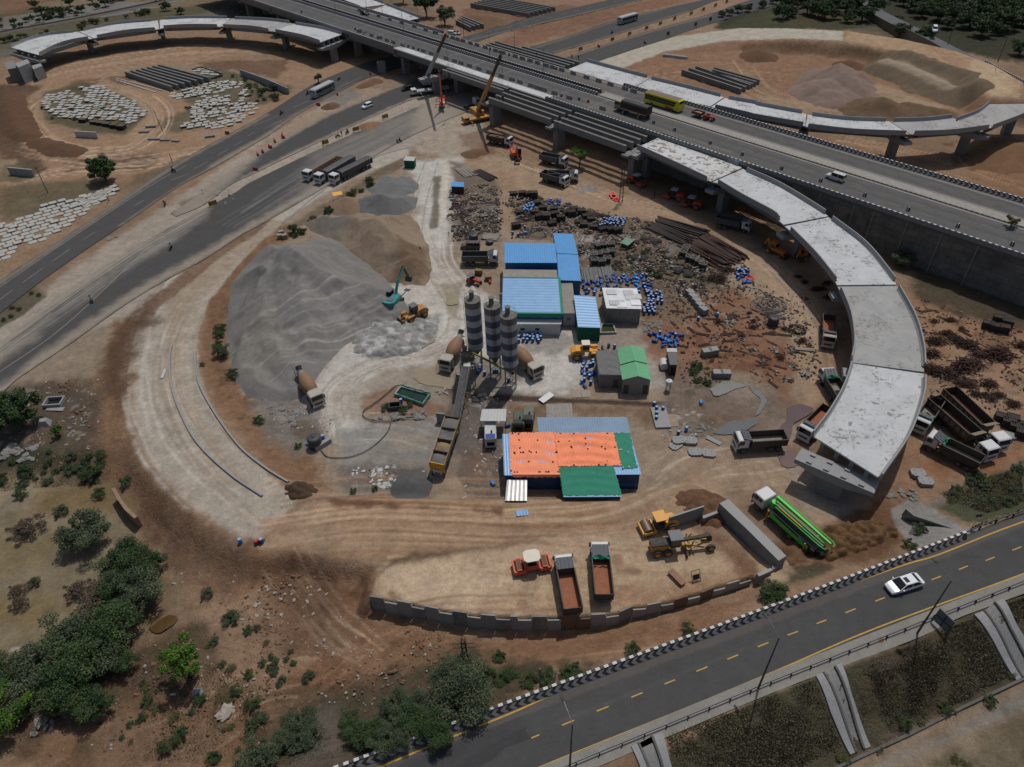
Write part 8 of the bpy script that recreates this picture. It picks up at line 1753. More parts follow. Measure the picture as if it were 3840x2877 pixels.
def ff(lB,px,zr,wl,col,rimcol=ad,deep=1.0,h=.45):
 q=[G(*p)for p in px];r=tg('water_tank_pit',lB,'water tank');c=sum(q,V3())/4
 for i in rg(4):
  a,b=q[i],q[(i+1)%4];d=(b-a).normalized();n=V3((-d.y,d.x,0));n=n if n.dot(c-a)>0 else-n;mb=MB();a2=a-d*.1;b2=b+d*.1
  mb.hexa([a-V3((0,0,.3)),b-V3((0,0,.3)),b+n*.28-V3((0,0,.3)),a+n*.28-V3((0,0,.3)),a+V3((0,0,h+.003*i)),b+V3((0,0,h+.003*i)),b+n*.28+V3((0,0,h+.003*i)),a+n*.28+V3((0,0,h+.003*i))]);bd('rim',mb,rimcol,r)
 mb=MB();mb.v=[aj(v+(c-v)*.04+V3((0,0,h-.28)))for v in q];mb.f=[(0,1,2,3)];mb.m=[0];bd('water',mb,I('tank_water_'+str(col[0]),col,.06,var=.2,s_c=.4,spec=.6),r);return r,q
r,q=ff('green water tank sunk in the ground with green netting round its rim',T(1,2,'1222 72 1470 140 1408 228 1168 140'),0,0,(22,50,40))
for i in(0,1,2):mb=MB();a,b=q[i]+V3((0,0,.5)),q[(i+1)%4]+V3((0,0,.5));n=14;O=[a.lerp(b,k/n)+V3((ru(-.12,.12),ru(-.12,.12),ru(0,.08)))for k in rg(n+1)];mb.tube(O,.12,5);bd('green_net_roll',mb,cg,r)
X_beam('cross_bar',Q,r,q[0].lerp(q[1],.5)+V3((0,0,.5)),q[3].lerp(q[2],.5)+V3((0,0,.5)),.05)
ff('olive water pit beside the net walled hut',T(2,1,'785 1145 885 1148 912 1222 765 1225'),0,0,(62,66,44))
DB=I('drum_blue',(32,76,150),.45,var=.15,dS=.12);DL=I('drum_light_blue',(60,140,210),.45,var=.1);DG=I('drum_dusty_grey',(84,96,112),.7,var=.2,dS=.4);fg=I('drum_lid_pale',(140,168,200),.6,var=.2,dS=.3)
def dL(m,lid,lying=False):
 def f():
  mb=MB();mb.lathe((0,0,0),K_(2,'.27 0 .29 .04 .29 .28 .305 .30 .29 .32 .29 .58 .305 .60 .29 .62 .29 .86 .27 .9'),12);k=len(mb.f)
  mb.mi=1;mb.lathe((0,0,.9),[(.265,0),(.26,.02)],12);me=bd('drum',mb,[m,lid],None);me.data.polygons.foreach_set('use_smooth',[len(p.vertices)==4 for p in me.data.polygons]);me['category']='drum';return me
 return f
def drm(px,lB,gP,kind=0,lying=False,rz=None,dz=0):
 p=G(*px,dz);rz=b9()*6.28 if rz is None else rz;key='dr%d'%kind
 mk=dL([DB,DL,DG][kind],[fg,fg,DG][kind])
 if lying:p=p+V3((0,0,.3));return pq(key,mk,p,0,lB,gP,None,(PI/2,0,rz))
 return pq(key,mk,p,rz,lB,gP,None,(0,0,rz))
def aD(tile,x0,x1,y0,y1,n,lB,lying=.0,mix=(.8,.1,.1),poly=None,sp=.6):
 O=[];db=0
 while len(O)<n and db<4000:
  db+=1;x=ru(x0,x1);y=ru(y0,y1);p=G(*T(tile[0],tile[1],x,y))
  if all((p-q).length>sp for q in O):O.append(p);kd=np.random.default_rng(db+n).choice(3,p=mix);ly=b9()<lying;cT=lB if kd!=2 else lB.replace('blue','dusty grey',1);cT=cT.replace('standing ','');cT=cT.replace('drum','toppled drum',1)if ly else cT;drm(T(tile[0],tile[1],x,y),cT,cT,kd,ly)
aD((2,1),100,290,1225,1300,22,'blue drum standing in the group before the white cabin')
aD((2,1),620,755,1450,1650,24,'blue drum beside the grey roofed hut',.3)
aD((2,1),1170,1285,885,975,20,'blue drum standing right of the silver shed, upper group',0,(.9,.05,.05))
aD((2,1),1130,1225,985,1060,14,'blue drum standing at the lower corner of the silver shed',0,(.9,.05,.05))
aD((2,1),595,790,780,900,26,'blue drum between the lean-to and the silver shed',.8,(.6,.1,.3))
aD((2,1),745,1160,745,835,46,'blue drum in the long pile behind the silver shed',.85,(.7,.15,.15))
aD((2,1),1090,1200,820,915,14,'blue drum near the upper right corner of the silver shed',.4)
aD((2,1),1235,1430,1220,1330,24,'blue drum in the heap above the toilet block',.9,(.85,.1,.05))
aD((2,1),765,980,275,340,34,'blue drum standing among the dark stacks of the scrap yard',0,(.8,.2,.0))
aD((2,1),140,225,155,215,13,'light blue drum at the upper left of the scrap yard',0,(.1,.9,.0))
aD((2,1),345,440,115,165,8,'blue drum at the far edge of the scrap yard',.5)
aD((2,1),1890,2010,685,765,17,'blue drum in the cluster beside the red ring under the ramp',.4)
aD((2,1),1950,2010,775,810,4,'blue drum just below the red ring',.8)
for c_,r_,x,y,k,l,cT in[(2,1,1585,1110,0,0,'lone blue drum in the red brown yard'),(2,1,1745,1075,1,0,'lone bright blue drum farther right in the red brown yard'),(2,1,1170,1222,0,1,'blue drum lying below the grey rubble'),(2,1,1466,1238,0,1,'blue drum lying right of the toilet block heap'),(2,1,845,1330,2,0,'dusty drum before the olive water pit'),(2,1,893,1338,0,0,'blue drum beside the green gable house corner'),(2,1,152,352,0,0,'blue drum left of the lean-to roof'),(2,1,158,400,1,0,'bright drum below the one left of the lean-to'),(2,1,95,415,0,0,'blue drum at the stores left of the lean-to'),(2,1,50,400,0,0,'blue drum at the left stores'),(0,2,1995,1360,1,0,'light blue drum at the end of the concrete ramp'),(0,2,2172,1360,0,0,'open dark blue drum at the end of the concrete ramp'),(1,2,1225,200,0,0,'blue drum beside the green water tank'),(1,2,582,500,1,0,'blue drum behind the black water tank'),(1,2,440,550,1,1,'small blue drum left of the black water tank'),(1,2,2128,392,0,1,'blue drum beside the canopy'),(1,2,1970,862,1,1,'bright blue drum lying left of the orange roofed building'),(2,2,1220,225,0,0,'drum at the top of the column beside the plank bridge'),(2,2,1240,262,0,0,'second drum beside the plank bridge'),(2,2,1240,305,0,0,'third drum beside the plank bridge'),(2,2,1238,342,0,0,'lowest drum beside the plank bridge'),(2,2,1293,265,0,0,'drum on the right end of the concrete pad'),(2,2,1487,432,1,0,'bright blue tub above the cross panels'),(2,2,1420,465,0,0,'dark blue tub above the cross panels'),(2,2,1606,190,1,1,'blue drum lying on the grey sack at the dirty pool')]:drm(T(c_,r_,x,y),cT,None,k,bool(l))
for i,(x,y)in en(K_(2,'945 500 920 455 970 450 985 400 940 430')):drm(Z4(x,y),'blue drum in the little group under the left silo','drums under the left silo',1 if i%2 else 0)
for i,(x,y)in en(K_(2,'1235 480 1285 480 1500 640 1060 520')):drm(Z4(x,y),['blue drum under the middle silo, left','blue drum under the middle silo, right','blue drum at the foot of the nearest silo','blue tub beside the small drum group under the silos'][i],None,0)
em=I('shutter_steel',(52,47,44),.8,.1,var=.35,s_c=2,dS=.35,dC=(104,88,74));GRF=I('scaffold_grey',(128,128,124),.7,var=.2);dj=I('rust_brown',(76,52,43),.88,var=.3,s_c=2)
def bi(n=7,w=2.0,d=1.4):
 def f():
  r=tg('shuttering_stack','x','steel stack')
  for k in rg(n):
   jx,jy=ru(-.06,.06),ru(-.06,.06);z=k*.2;mb=MB();mb.box(-w/2+jx,w/2+jx,-d/2+jy,d/2+jy,z,z+.1)
   for s in(-1,1):mb.box(-w/2+jx,w/2+jx,s*(d/2-.05)-.05+jy,s*(d/2-.05)+.05+jy,z+.1,z+.19)
   if k==n-1:
    for q in rg(6):x=-w/2+.15+q*(w-.3)/5;mb.box(x-.05+jx,x+.05+jx,-d/2+.1+jy,d/2-.1+jy,z+.1,z+.2)
   bd('shutter_panel',mb,em,r)
  return r
 return f
ST=K_(3,'60 75 4 130 80 8 185 85 8 225 95 9 250 150 4 110 230 5 235 225 3 270 270 7 325 270 7 375 320 5 400 250 6 395 200 4 450 280 7 500 230 5 540 240 7 620 230 7 660 260 4 700 285 3 795 370 5 865 380 7 915 385 7 720 350 3 780 320 3 80 345 6 300 190 4 560 200 5 600 310 3 640 330 3')
for i,(x,y,n)in en(ST):pq('st%d'%(n//3),bi([3,5,7,9][n//3]),G(*T(2,1,x,y)),ru(-.3,.3)+.15,'dark stack of steel shuttering in the long row of the scrap yard',1)
for i,(x,y)in en(K_(2,'1900 1170 1960 1190 2030 1200 2060 1150 1990 1120')):pq('st2',bi(7),G(*T(3,1,x,y)),-.5,'dark steel grid stack at the right side below the retaining wall',1)
for i,(x,y)in en(K_(2,'2010 350 2070 390 2130 430 2180 480 2100 360 2209 430')):pq('st2',bi(7),G(*T(3,2,x,y)),-.5,'dark steel grid stack beside the long tipper trailers',1)
def b4():
 r=tg('scaffold_cage','x','steel cage');w,d,h=1.6,1.4,1.5;mb=MB()
 for x in(-w/2,w/2):
  for y in(-d/2,d/2):mb.beam((x,y,0),(x,y,h),.09)
 for z in(.1,h):
  for s in(-1,1):mb.beam((-w/2,s*d/2,z),(w/2,s*d/2,z),.09);mb.beam((s*w/2,-d/2,z),(s*w/2,d/2,z),.09)
 mb.beam((-w/2,-d/2,h),(w/2,d/2,h),.07);mb.beam((w/2,-d/2,h),(-w/2,d/2,h),.07);bd('frame',mb,GRF,r)
 X_box('packed_rods',em,r,-w/2+.08,w/2-.08,-d/2+.08,d/2-.08,.1,h-.25);return r
for i,(x,y)in en(K_(2,'760 520 795 515 860 510 720 600 760 590 815 580 860 570 725 645 785 650 830 630')):pq('fc',b4,G(*T(2,1,x,y)),ru(-.2,.2)+.1,'grey square cage packed with rods right of the lean-to roof',1)
for i,(x,y)in en(K_(2,'1510 620 1550 635 1590 655 1622 680 1460 580 1480 545')):pq('fc',b4,G(*T(2,1,x,y)),-.5,'grey square cage in the row beside the long steel bars',1)
def bn(lB,a,b,n,w,m,rad=.12,gP=None,name='pipe_bundle',layers=2,jit=.2,part='pipe',box=False):
 A_,B_=G(*a),G(*b);d=(B_-A_);d.z=0;L=d.length;d.normalize();s=V3((-d.y,d.x,0));r=tg(name,lB,'pipes' if 'pipe' in name else 'steel bars',(A_+B_)/2,0,gP);k=0;nl=max(1,n//layers)
 for l in rg(layers):
  for i in rg(nl):
   o=(i-(nl-1)/2)/max(1,nl)*w*(1-.15*l);j0,j1=ru(-jit,jit),ru(-jit,jit);mb=MB();z=rad+l*rad*1.8;p=-d*(L/2+j0)+s*(o+ru(-.04,.04));q=d*(L/2+j1)+s*(o+ru(-.25,.25)*jit*2)
   p=p+V3((0,0,z));q=q+V3((0,0,z));(mb.beam(p,q,rad*2,rad*2)if box else mb.cyl(p,q,rad,n=6));bd(part,mb,m if not isinstance(m,list)else random.choice(m),r);k+=1
 return r
PG=I('pipe_grey',(120,122,122),.7,var=.2,dS=.2);PW=I('pipe_white',(168,160,150),.75,var=.2,dS=.3);BD=I('bars_dark',(60,52,49),.85,var=.3,s_c=2)
bn('fan of light grey pipes behind the blue drum pile',T(2,1,745,675),T(2,1,775,795),26,7.2,PG,.14,layers=1)
bn('pale pinkish pipes laid in a row right of the lean-to roof',T(2,1,720,415),T(2,1,690,470),22,6,[PW,PG],.12,layers=1)
bn('second row of pale pipes beside the first, in the scrap yard',T(2,1,800,420),T(2,1,770,475),18,5,[PW,dj],.12,layers=1)
bn('long dark steel bars, middle bundle of the slanting rows',T(2,1,1190,330),T(2,1,1530,475),26,4.5,[BD,em],.17,name='steel_bar_bundle',part='bar',layers=2,jit=.8,box=True)
bn('long dark steel bars, farthest bundle by the haul road',T(2,1,1255,285),T(2,1,1640,395),20,3.2,[BD,em],.17,name='steel_bar_bundle',part='bar',layers=2,jit=.8,box=True)
bn('rust brown steel bars, nearest and longest bundle',T(2,1,1500,470),T(2,1,1830,655),28,6,[dj,BD],.17,name='steel_bar_bundle',part='bar',layers=2,jit=1.,box=True)
bn('rust brown steel bars at the right end beside the ramp shade',T(2,1,1640,425),T(2,1,1950,610),22,4,[dj,BD],.16,name='steel_bar_bundle',part='bar',layers=2,jit=1.,box=True)
bn('dark bars lying behind the shuttering stacks',T(2,1,660,225),T(2,1,940,290),14,2.4,[dj,BD],.14,name='steel_bar_bundle',part='bar',layers=2,jit=.8,box=True)
bn('pipes fanned on the ground by the grey cages',T(2,1,1290,580),T(2,1,1380,500),10,2.6,PG,.10,layers=1,jit=.6)
bn('pipes heaped at the top of the scrap yard by the haul road',T(1,0,1720,1390),T(1,0,1810,1460),14,4,PW,.12,layers=1,jit=.6)
bn('dark pipes right of the pale ones at the top of the scrap yard',T(1,0,1850,1420),T(1,0,1990,1490),14,3,BD,.13,layers=1,jit=.6)
bn('pale sheets and pipes beside the black tank',T(1,1,1900,410),T(1,1,2030,425),10,3,PW,.14,layers=1,jit=.3)
bn('rusty rods left part of the scrap yard',T(1,1,1650,160),T(1,1,1760,170),14,5,dj,.12,layers=1,jit=.3)
bn('grey rods in the middle of the left scrap yard',T(1,1,1890,170),T(1,1,2000,180),14,5,GRF,.12,layers=1,jit=.5)
bn('white pipe pair in the right loop by the debris',T(2,0,1295,468),T(2,0,1497,493),4,1.6,I('pipe_silver',(176,180,182),.5),.3,layers=2)
bn('timber lengths under the second ramp span',T(3,1,60,300),T(3,1,180,370),12,5,du,.09,layers=1,jit=.8,name='timber_bundle')
bn('planks beside the pier under the second ramp span',T(2,1,1940,200),T(2,1,2060,260),10,5,du,.09,layers=1,jit=.8,name='timber_bundle')
bn('two pale planks lying left of the grey tipper in the yard',T(3,1,295,1345),T(3,1,465,1358),3,.9,I('plank_pale',(150,142,126),.85),.12,layers=1,name='timber_bundle',box=True)
def bQ(m=None,rad=.5):
 def f():
  mb=MB();n=16;ac=[[((rad*.78+rad*.24*cos(2*PI*j/8))*cos(2*PI*i/n),(rad*.78+rad*.24*cos(2*PI*j/8))*sin(2*PI*i/n),.16+.16*sin(2*PI*j/8))for j in rg(8)]for i in rg(n+1)];mb.loft(ac,caps=False);o=bd('tyre',mb,m or dv,smooth=True);o['category']='tyre';return o
 return f
for i,(x,y)in en(K_(2,'1715 200 1715 215 1722 232 1725 250 1730 268 1735 285 1745 340 1700 385 1745 385 1780 395 1720 410 1765 410 1690 400')):pq('ty',bQ(),G(*T(1,1,x,y))+V3((0,0,.1*(i%2))),i,'worn tyre lying in the left scrap yard',1,None,(ru(-.2,.2),ru(-.2,.2),i))
for i,(x,y)in en(K_(2,'905 625 935 632 950 655 905 650 925 672 895 688 948 690 880 665')):pq('ty',bQ(),G(*T(2,1,x,y))+V3((0,0,.15*(i%2))),i,'worn tyre in the small pile right of the grey cages',1)
REDM=I('ring_red',(214,34,30),.5,var=.08)
for i,(x,y,l)in en(((875,75,'red ring at the top of the small pile by the lattice pole'),(885,92,'red ring in the middle of the pile by the lattice pole'),(906,112,'red ring nearest the lattice pole foot'),(2015,762,'big red ring beside the blue drums in the ramp shade'))):pq('rr',bQ(REDM,.9),G(*T(2,1,x,y))+V3((0,0,.25 if i<2 else 0)),i,l,None,None,(.3 if i<2 else 0,0,0))
def bj(k):
 def f():
  rr=random.Random(k);r=tg('scrap_pile','x','scrap pile');ms=[em,dj,BD,em,BD,PG,GRF,I('scrap_pale',(150,146,138),.8,var=.3),du]
  for i in rg(20):a=rr.uniform(0,6.28);l=rr.uniform(.3,1.5);p=V3((rr.gauss(0,.7),rr.gauss(0,.6),rr.uniform(.05,.45)));d=V3((cos(a),sin(a),rr.uniform(-.15,.15)))*l/2;X_beam('scrap_piece',rr.choice(ms),r,p-d,p+d,rr.choice((.07,.12,.3,.5)),rr.choice((.05,.08,.15)))
  return r
 return f
def aw(poly,n,fn,sp=1.0,seed=1):
 rr=random.Random(seed);xs=[p[0]for p in poly];ys=[p[1]for p in poly];got=[];t=0
 while len(got)<n and t<n*40:
  t+=1;x=rr.uniform(min(xs),max(xs));y=rr.uniform(min(ys),max(ys))
  if az(np.array([x]),np.array([y]),poly)[0]<0:
   p=G(x,y)
   if all((p-q).length>sp for q in got):got.append(p);fn(p,len(got),rr)
aw(T(1,1,'1640 20 1900 -10 2020 40 2040 380 1650 380'),62,lambda p,i,r:pq('sc%d'%(i%7),bj(i%7),p,i*1.7,'loose heap of metal scrap in the left part of the scrap yard',1,r.uniform(.6,1.1)),1.2,4)
aw(T(2,1,'30 60 300 100 1150 290 1500 470 1700 700 1650 900 1300 860 900 620 620 560 600 420 30 400'),150,lambda p,i,r:pq('sc%d'%(i%7),bj(i%7),p,i*2.3,'loose heap of rods and scrap in the main scrap yard',1,r.uniform(.5,1.1)),1.3,5)
aw(T(3,1,'0 700 480 1500 300 1657 0 1500')+T(2,1,(1600,1200)),26,lambda p,i,r:pq('sc%d'%(i%7),bj(i%7),p,i*2.3,'loose rods and scrap on the brown yard left of the curved ramp',1,r.uniform(.4,.8)),1.5,6)
for i,(x,y)in en(K_(2,'1150 440 1180 470 1220 500 1240 460 1050 460 1480 700 1420 700 1060 590 1130 600 1500 730')):
 key='bp%d'%(i%2)
 def mkp(i=i):
  r=tg('tarp_bundle','x','covered stack');mb=MB();aC=[[(-1.3+2.6*a/6,-.9+1.8*b/5,(.5+.15*b9())*(1 if 0<a<6 and 0<b<5 else.15))for b in rg(6)]for a in rg(7)];mb.loft(aC,caps=False,closed=False);bd('cover',mb,I('black_net_cover',(44,46,46),.85,var=.3,s_c=3,bump=.5),r,smooth=True);X_box('stack',em,r,-1.2,1.2,-.8,.8,0,.35);return r
 if i in(6,7,8,9,0,3):pq(key,mkp,G(*T(2,1,x,y)),-.4+.2*i,['dark covered stack in the middle of the scrap yard','','','dark covered stack beside the first in the scrap yard','','','dark covered stack beside the grey cages, left','dark covered stack near the weeds, left','dark covered stack near the weeds, right','dark covered stack beside the grey cages, right'][i])
def dM(lB,px,rad,n=7,m=aS,rr_=.05):
 p=G(*px);r=tg('cable_coil',lB,'cable coil',p)
 for k in rg(n):
  q=rad*ru(.6,1.15);cx,cy=random.gauss(0,rad*.3),random.gauss(0,rad*.25);O=[(cx+q*cos(t*.35)*1.1,cy+q*sin(t*.35),.1+.05*k+.1*sin(t+k))for t in rg(19)];X_tube('loop',m,r,O,rr_,5)
dM('pale tangle of hoses at the right of the drum cluster field',T(3,1,110,990),2.6,10,I('hose_grey',(110,112,112),.7),.06)
dM('black cable ring left of the lean-to',T(2,1,160,265),1.6,8);dM('large pale loop of hose by the blue shed',T(2,1,250,395),2.2,5,I('hose_pale',(120,112,104),.7),.05);dM('round black coil on the brown ground by the black tank',T(3,1,330,1195),1.3,10)
def b5(lB,px,rad,h,m,base=0,lid=True,name='water_tank'):
 p=G(*px);r=tg(name,lB,'water tank',p)
 XS_lathe('tank',m,r,(0,0,base),[(rad*.96,0),(rad,.08),(rad,h*.3),(rad*1.02,h*.33),(rad,h*.36),(rad,h*.62),(rad*1.02,h*.65),(rad,h*.68),(rad,h*.88),(rad*.85,h*.96),(rad*.3,h)],20)
 if lid:X_lathe('lid',m,r,(0,0,base+h),[(rad*.28,-.02),(rad*.28,.12),(rad*.2,.16)],12)
 if lid:
  for k in rg(8):a=k*PI/4;X_beam('rib',m,r,(rad*.3*cos(a),rad*.3*sin(a),base+h*.985),(rad*.9*cos(a),rad*.9*sin(a),base+h*.93),.05)
 if base>.3:
  for x in(-.6,.6):
   for y in(-.6,.6):X_beam('stand_leg',Q,r,(x*rad,y*rad,0),(x*rad,y*rad,base),.08)
 return r
BT=I('tank_black',(50,56,64),.55,var=.1,dS=.15);WT=I('tank_white',(206,208,206),.5,var=.06)
b5('black ribbed water tank standing on a concrete slab left of the aggregate bins',T(1,2,520,560),1.15,2.3,BT);mb=MB();mb.cbox(0,0,0,3.0,.7,.9);o=bd('concrete_beam',mb,ad);o.location=G(*T(1,2,580,560));o.rotation_euler=(0,0,.75);aL(o,'concrete beam beside the black ribbed water tank','concrete beam')
b5('black water tank with a grey lid amid the hose tangle',T(3,1,125,1145),1.05,2.0,BT);b5('dusty black tank in the left scrap yard behind the jeep',T(1,1,1825,440),1.1,1.6,BT);b5('low black basin right of the dusty tank in the left scrap yard',T(1,1,1958,470),.9,.9,BT,lid=False)
b5('small white tank on a steel stand below the green gable house',T(2,2,1335,95),.55,1.0,WT,base=1.3)
r=tg('water_tank','white tank lying on its side against the toilet block','water tank',G(*T(2,1,1298,1495)),R(85));mb=MB();mb.cyl((-.9,0,.75),(.9,0,.75),.75,n=20);mb.lathe((0,0,0),[(.01,0),(.02,.01)],4);mb.v=mb.v[:40];mb.f=[f for f in mb.f if max(f)<40];mb.m=mb.m[:len(mb.f)];bd('tank',mb,WT,r,smooth=True);X_cyl('lid',WT,r,(-.93,0,.75),(-.9,0,.75),.3,n=12)
r=tg('basin','black rectangular basin by the green water tank','basin',G(*T(1,2,1175,245)),.1)
for a in((-1,1,-.7,-.6),(-1,1,.6,.7),(-1,-.9,-.6,.6),(.9,1,-.6,.6)):X_box('side',BT,r,*a,0,.9)
X_box('bottom',aS,r,-.9,.9,-.6,.6,.02,.1)
mb=MB();O=[G(*T(1,2,x,y))+V3((0,0,.25))for x,y in((1250,60),(1180,70),(1130,110),(1060,170),(980,230),(920,270),(915,320),(1000,355),(1120,360),(1240,335),(1350,325))];mb.tube(sm([aj(p)for p in O],5),.09,6);o=bd('hose',mb,BT,smooth=True);aL(o,'thick black hose looping around the green water tank','hose')
mb=MB();O=[G(*T(1,2,x,y))+V3((0,0,.2))for x,y in((1145,355),(1110,450),(1000,560),(880,630),(760,660),(620,655),(560,600))];mb.tube(sm([aj(p)for p in O],6),.08,6);o=bd('hose',mb,BT,smooth=True);aL(o,'long black hose arcing across the grey yard to the black tank','hose')
r=tg('pump','small red water pump at the end of the concrete ramp','pump',G(*T(0,2,2135,1365)),.7);X_bev('fuel_tank',cY,r,-.35,.35,-.25,.25,.35,.75,.05);X_box('engine',aa,r,-.45,.45,-.3,.3,0,.35);X_beam('handle',aa,r,(.4,0,.1),(1.1,-.3,.3),.12)
r=tg('bench','worn brown bench standing in the sandy bay','bench',G(*ZB(618,1400)),R(-58));X_box('seat',I('bench_brown',(140,108,90),.85,var=.3,s_c=3),r,-1.3,1.3,-.45,.45,.55,.62)
for x in(-1.15,1.15):
 for y in(-.38,.38):X_beam('leg',dj,r,(x,y,0),(x,y,.55),.07)
r=tg('board_stand','small upright steel frame with a dark board in the sandy bay','frame',G(*ZB(872,1440)),R(15))
mb=MB()
for x in(-.6,.6):mb.beam((x,0,0),(x,.9,1.5),.06)
mb.beam((-.6,.9,1.5),(.6,.9,1.5),.06);mb.beam((-.6,0,.03),(.6,0,.03),.06);bd('frame',mb,dj,r);X_quad('board',aS,r,(-.5,.2,.4),(.5,.2,.4),(.5,.6,1.0),(-.5,.6,1.0))
mb=MB();mb.v=[];bX(mb,V3((-1.5,-.6,.2)),V3((1.5,-.6,.2)),V3((1.5,.6,.35)),V3((-1.5,.6,.35)),.5,.05);o=bd('roof_sheet',mb,cj);o.location=G(*T(2,2,330,165));o.rotation_euler=(0,.05,.8);aL(o,'bright white metal sheet lying north of the store hut','metal sheet')
mb=MB();bX(mb,V3((-.9,-.5,.1)),V3((.9,-.5,.1)),V3((.9,.5,.15)),V3((-.9,.5,.15)),.4,.05);o=bd('roof_sheet',mb,cV);o.location=G(*T(2,2,128,1118));o.rotation_euler=(0,.05,.1);aL(o,'small blue sheet lying on the track south of the silvery lean-to','metal sheet')
r=tg('plank_bridge','pale planks laid over the trench north of the store hut','planks',G(*T(2,2,615,130)))
for k in rg(2):X_box('plank',I('plank_pale',(150,142,126)),r,-1.6+k*1.7,-.05+k*1.7,-.9,.9,.05,.12)
mb=MB();mb.cbox(0,0,0,2.6,5.0,.35);o=bd('concrete_pad',mb,ad);o.location=G(*T(2,2,1275,330));aL(o,'narrow concrete pad lined with dark blue drums','concrete pad')
mb=MB();mb.cbox(0,0,0,1.9,3.0,.12);o=bd('precast_block',mb,I('slab_buff',(150,132,114)));o.location=G(*T(2,2,1370,350));aL(o,'buff slab lying right of the drum lined pad','concrete slab')
def dN(lB,px,s,m,gP=None):
 key='rk%s'%m.name
 def mk():
  mb=MB();mb.sphere((0,0,.3),1,9,6,.6)
  for i,v in en(mb.v):k=1+ru(-.25,.25);mb.v[i]=(v[0]*k,v[1]*k,v[2]*k)
  o=bd('rock',mb,m);o['category']='rock';return o
 return pq(key,mk,G(*px),b9()*6,lB,gP,(s,s*ru(.6,1),s*ru(.4,.8)))
a5=I('rock_pale',(160,152,142),.9,var=.2,bump=.6);aK=I('rock_grey',(128,126,122),.9,var=.25,bump=.6)
dN('big pale boulder in the lower left scrub',T(0,3,1870,1205),1.2,a5)
dN('grey boulder at the foot of the burnt patch in the scrub',T(0,3,1640,1050),.8,aK);dN('cluster boulder near the left bottom bushes',T(0,3,320,1300),.9,a5)
def b6(lB,tile,x0,x1,y0,y1,n,s,m):
 for k in rg(n):dN(lB,T(tile[0],tile[1],ru(x0,x1),ru(y0,y1)),ru(.5,1.3)*s,m,lB)
b6('chunk of pale rubble near the left edge of the scrub',(0,3),180,290,700,860,26,.35,a5)
b6('chunk of rubble under the big bushes at lower left',(0,3),280,470,1220,1390,16,.35,aK)
b6('broken white stone in the litter below the grey yard',(1,2),960,1200,830,900,26,.28,bW);b6('broken white stone in the litter left of the bins',(1,2),820,1120,730,810,22,.25,bW)
b6('grey chunk in the rubble right of the silver shed',(2,1),1120,1290,1100,1200,45,.3,aK)
b6('grey stone by the plank slabs near the green water tank',(1,2),960,1440,280,340,18,.5,aK);b6('broken grey lump beside the mixer truck by the gravel fan',(1,2),120,400,220,420,18,.6,aK)
b6('pale stone lump below the silos',(1,2),1800,2000,130,190,14,.5,a5);b6('white waste lump left of the conveyor foot',(1,2),1480,1620,90,130,10,.45,a5)
b6('grey stone in the pool side rubble',(2,2),1420,1700,380,480,34,.25,aK);b6('dusty stone on the brown slope',(1,3),20,500,100,420,24,.3,a5)
b6('slab fragment in the small rubble on the left median',(0,1),890,970,410,465,8,.5,aK);b6('broken slab in the dark heap at the left edge',(0,2),0,300,560,680,24,.7,aK)
b6('small stone near the beam under the round tree',(0,2),560,720,150,520,20,.3,aK);b6('broken stone on the strip between left roads',(0,1),1660,1930,20,150,14,.4,aK)
b6('scattered bright stone on the orange slope',(1,3),560,1500,500,1200,30,.16,a5);b6('stone below the end of the last ramp span',(3,2),1080,1330,920,1010,18,.35,aK)
def dc(k):
 def f():
  rr=random.Random(k+50);mb=MB();N=120
  for i in rg(N):
   a=rr.gauss(0,.9);l=rr.uniform(.4,1.1);p=V3((rr.gauss(0,.6),rr.gauss(0,.45),0));p.z=max(.05,.9-.6*hypot(p.x,p.y))*rr.random();d=V3((cos(a),sin(a),rr.uniform(-.3,.3)))*l/2;mb.beam(p-d,p+d,.05)
  o=bd('rebar_heap',mb,I('rebar_heap_brown',(66,46,38),.9,var=.3,s_c=3));o['category']='rebar heap';return o
 return f
RBH=K_(5,'3 1 1480 1290 1.6 3 1 1580 1230 1.3 3 1 1440 1390 1.4 3 1 1730 1320 1.8 3 1 1660 1280 1.3 3 1 1830 1400 1.2 3 1 1990 1400 2.3 3 1 1700 1500 2.4 3 1 1800 1480 1.5 3 1 1450 1530 1.8 3 1 1570 1560 1.6 3 1 2180 1320 1.3 3 1 1600 1110 .9 3 1 1690 1180 .7 3 1 1460 1120 .8 3 2 1700 50 1.1 3 2 1760 60 1.0 3 2 1910 50 1.3 3 2 1810 130 .8 3 2 1890 140 .8 3 2 1940 170 .9 3 2 2000 140 .9 3 2 2130 220 1.0 3 2 2090 200 .8 3 1 530 850 .8 3 1 580 800 .8 3 1 600 920 .9 3 1 490 850 .8 2 1 2045 1115 .6 2 1 1750 1120 .8 2 1 1760 770 1.8 2 1 1830 700 1.4 2 1 1700 770 1.2 2 1 1560 840 .8 2 1 2040 1170 .7 2 1 1945 1240 .7 2 1 2010 1050 .5 3 1 340 750 .7 3 1 390 790 .7 3 1 190 1420 .9 3 1 370 1280 .9 3 1 220 1180 .7')
for i,(c_,r_,x,y,s)in en(RBH):pq('rb%d'%(i%3),dc(i%3),G(*T(c_,r_,x,y)),ru(-.5,1.2),'brown tangle of cut rebar lying on the ground near the curved ramp',1,s)
def fh(k):
 def f():
  r=tg('rebar_bundle','x','rebar bundle')
  for i in rg(6):mb=MB();y=(i-2.5)*.12;mb.beam((-1.6+.1*(i%3),y,.06+.05*(i%2)),(1.6-.15*(i%2),y+.05,.06+.05*(i%2)),.08);bd('bar',mb,dj,r)
  return r
 return f
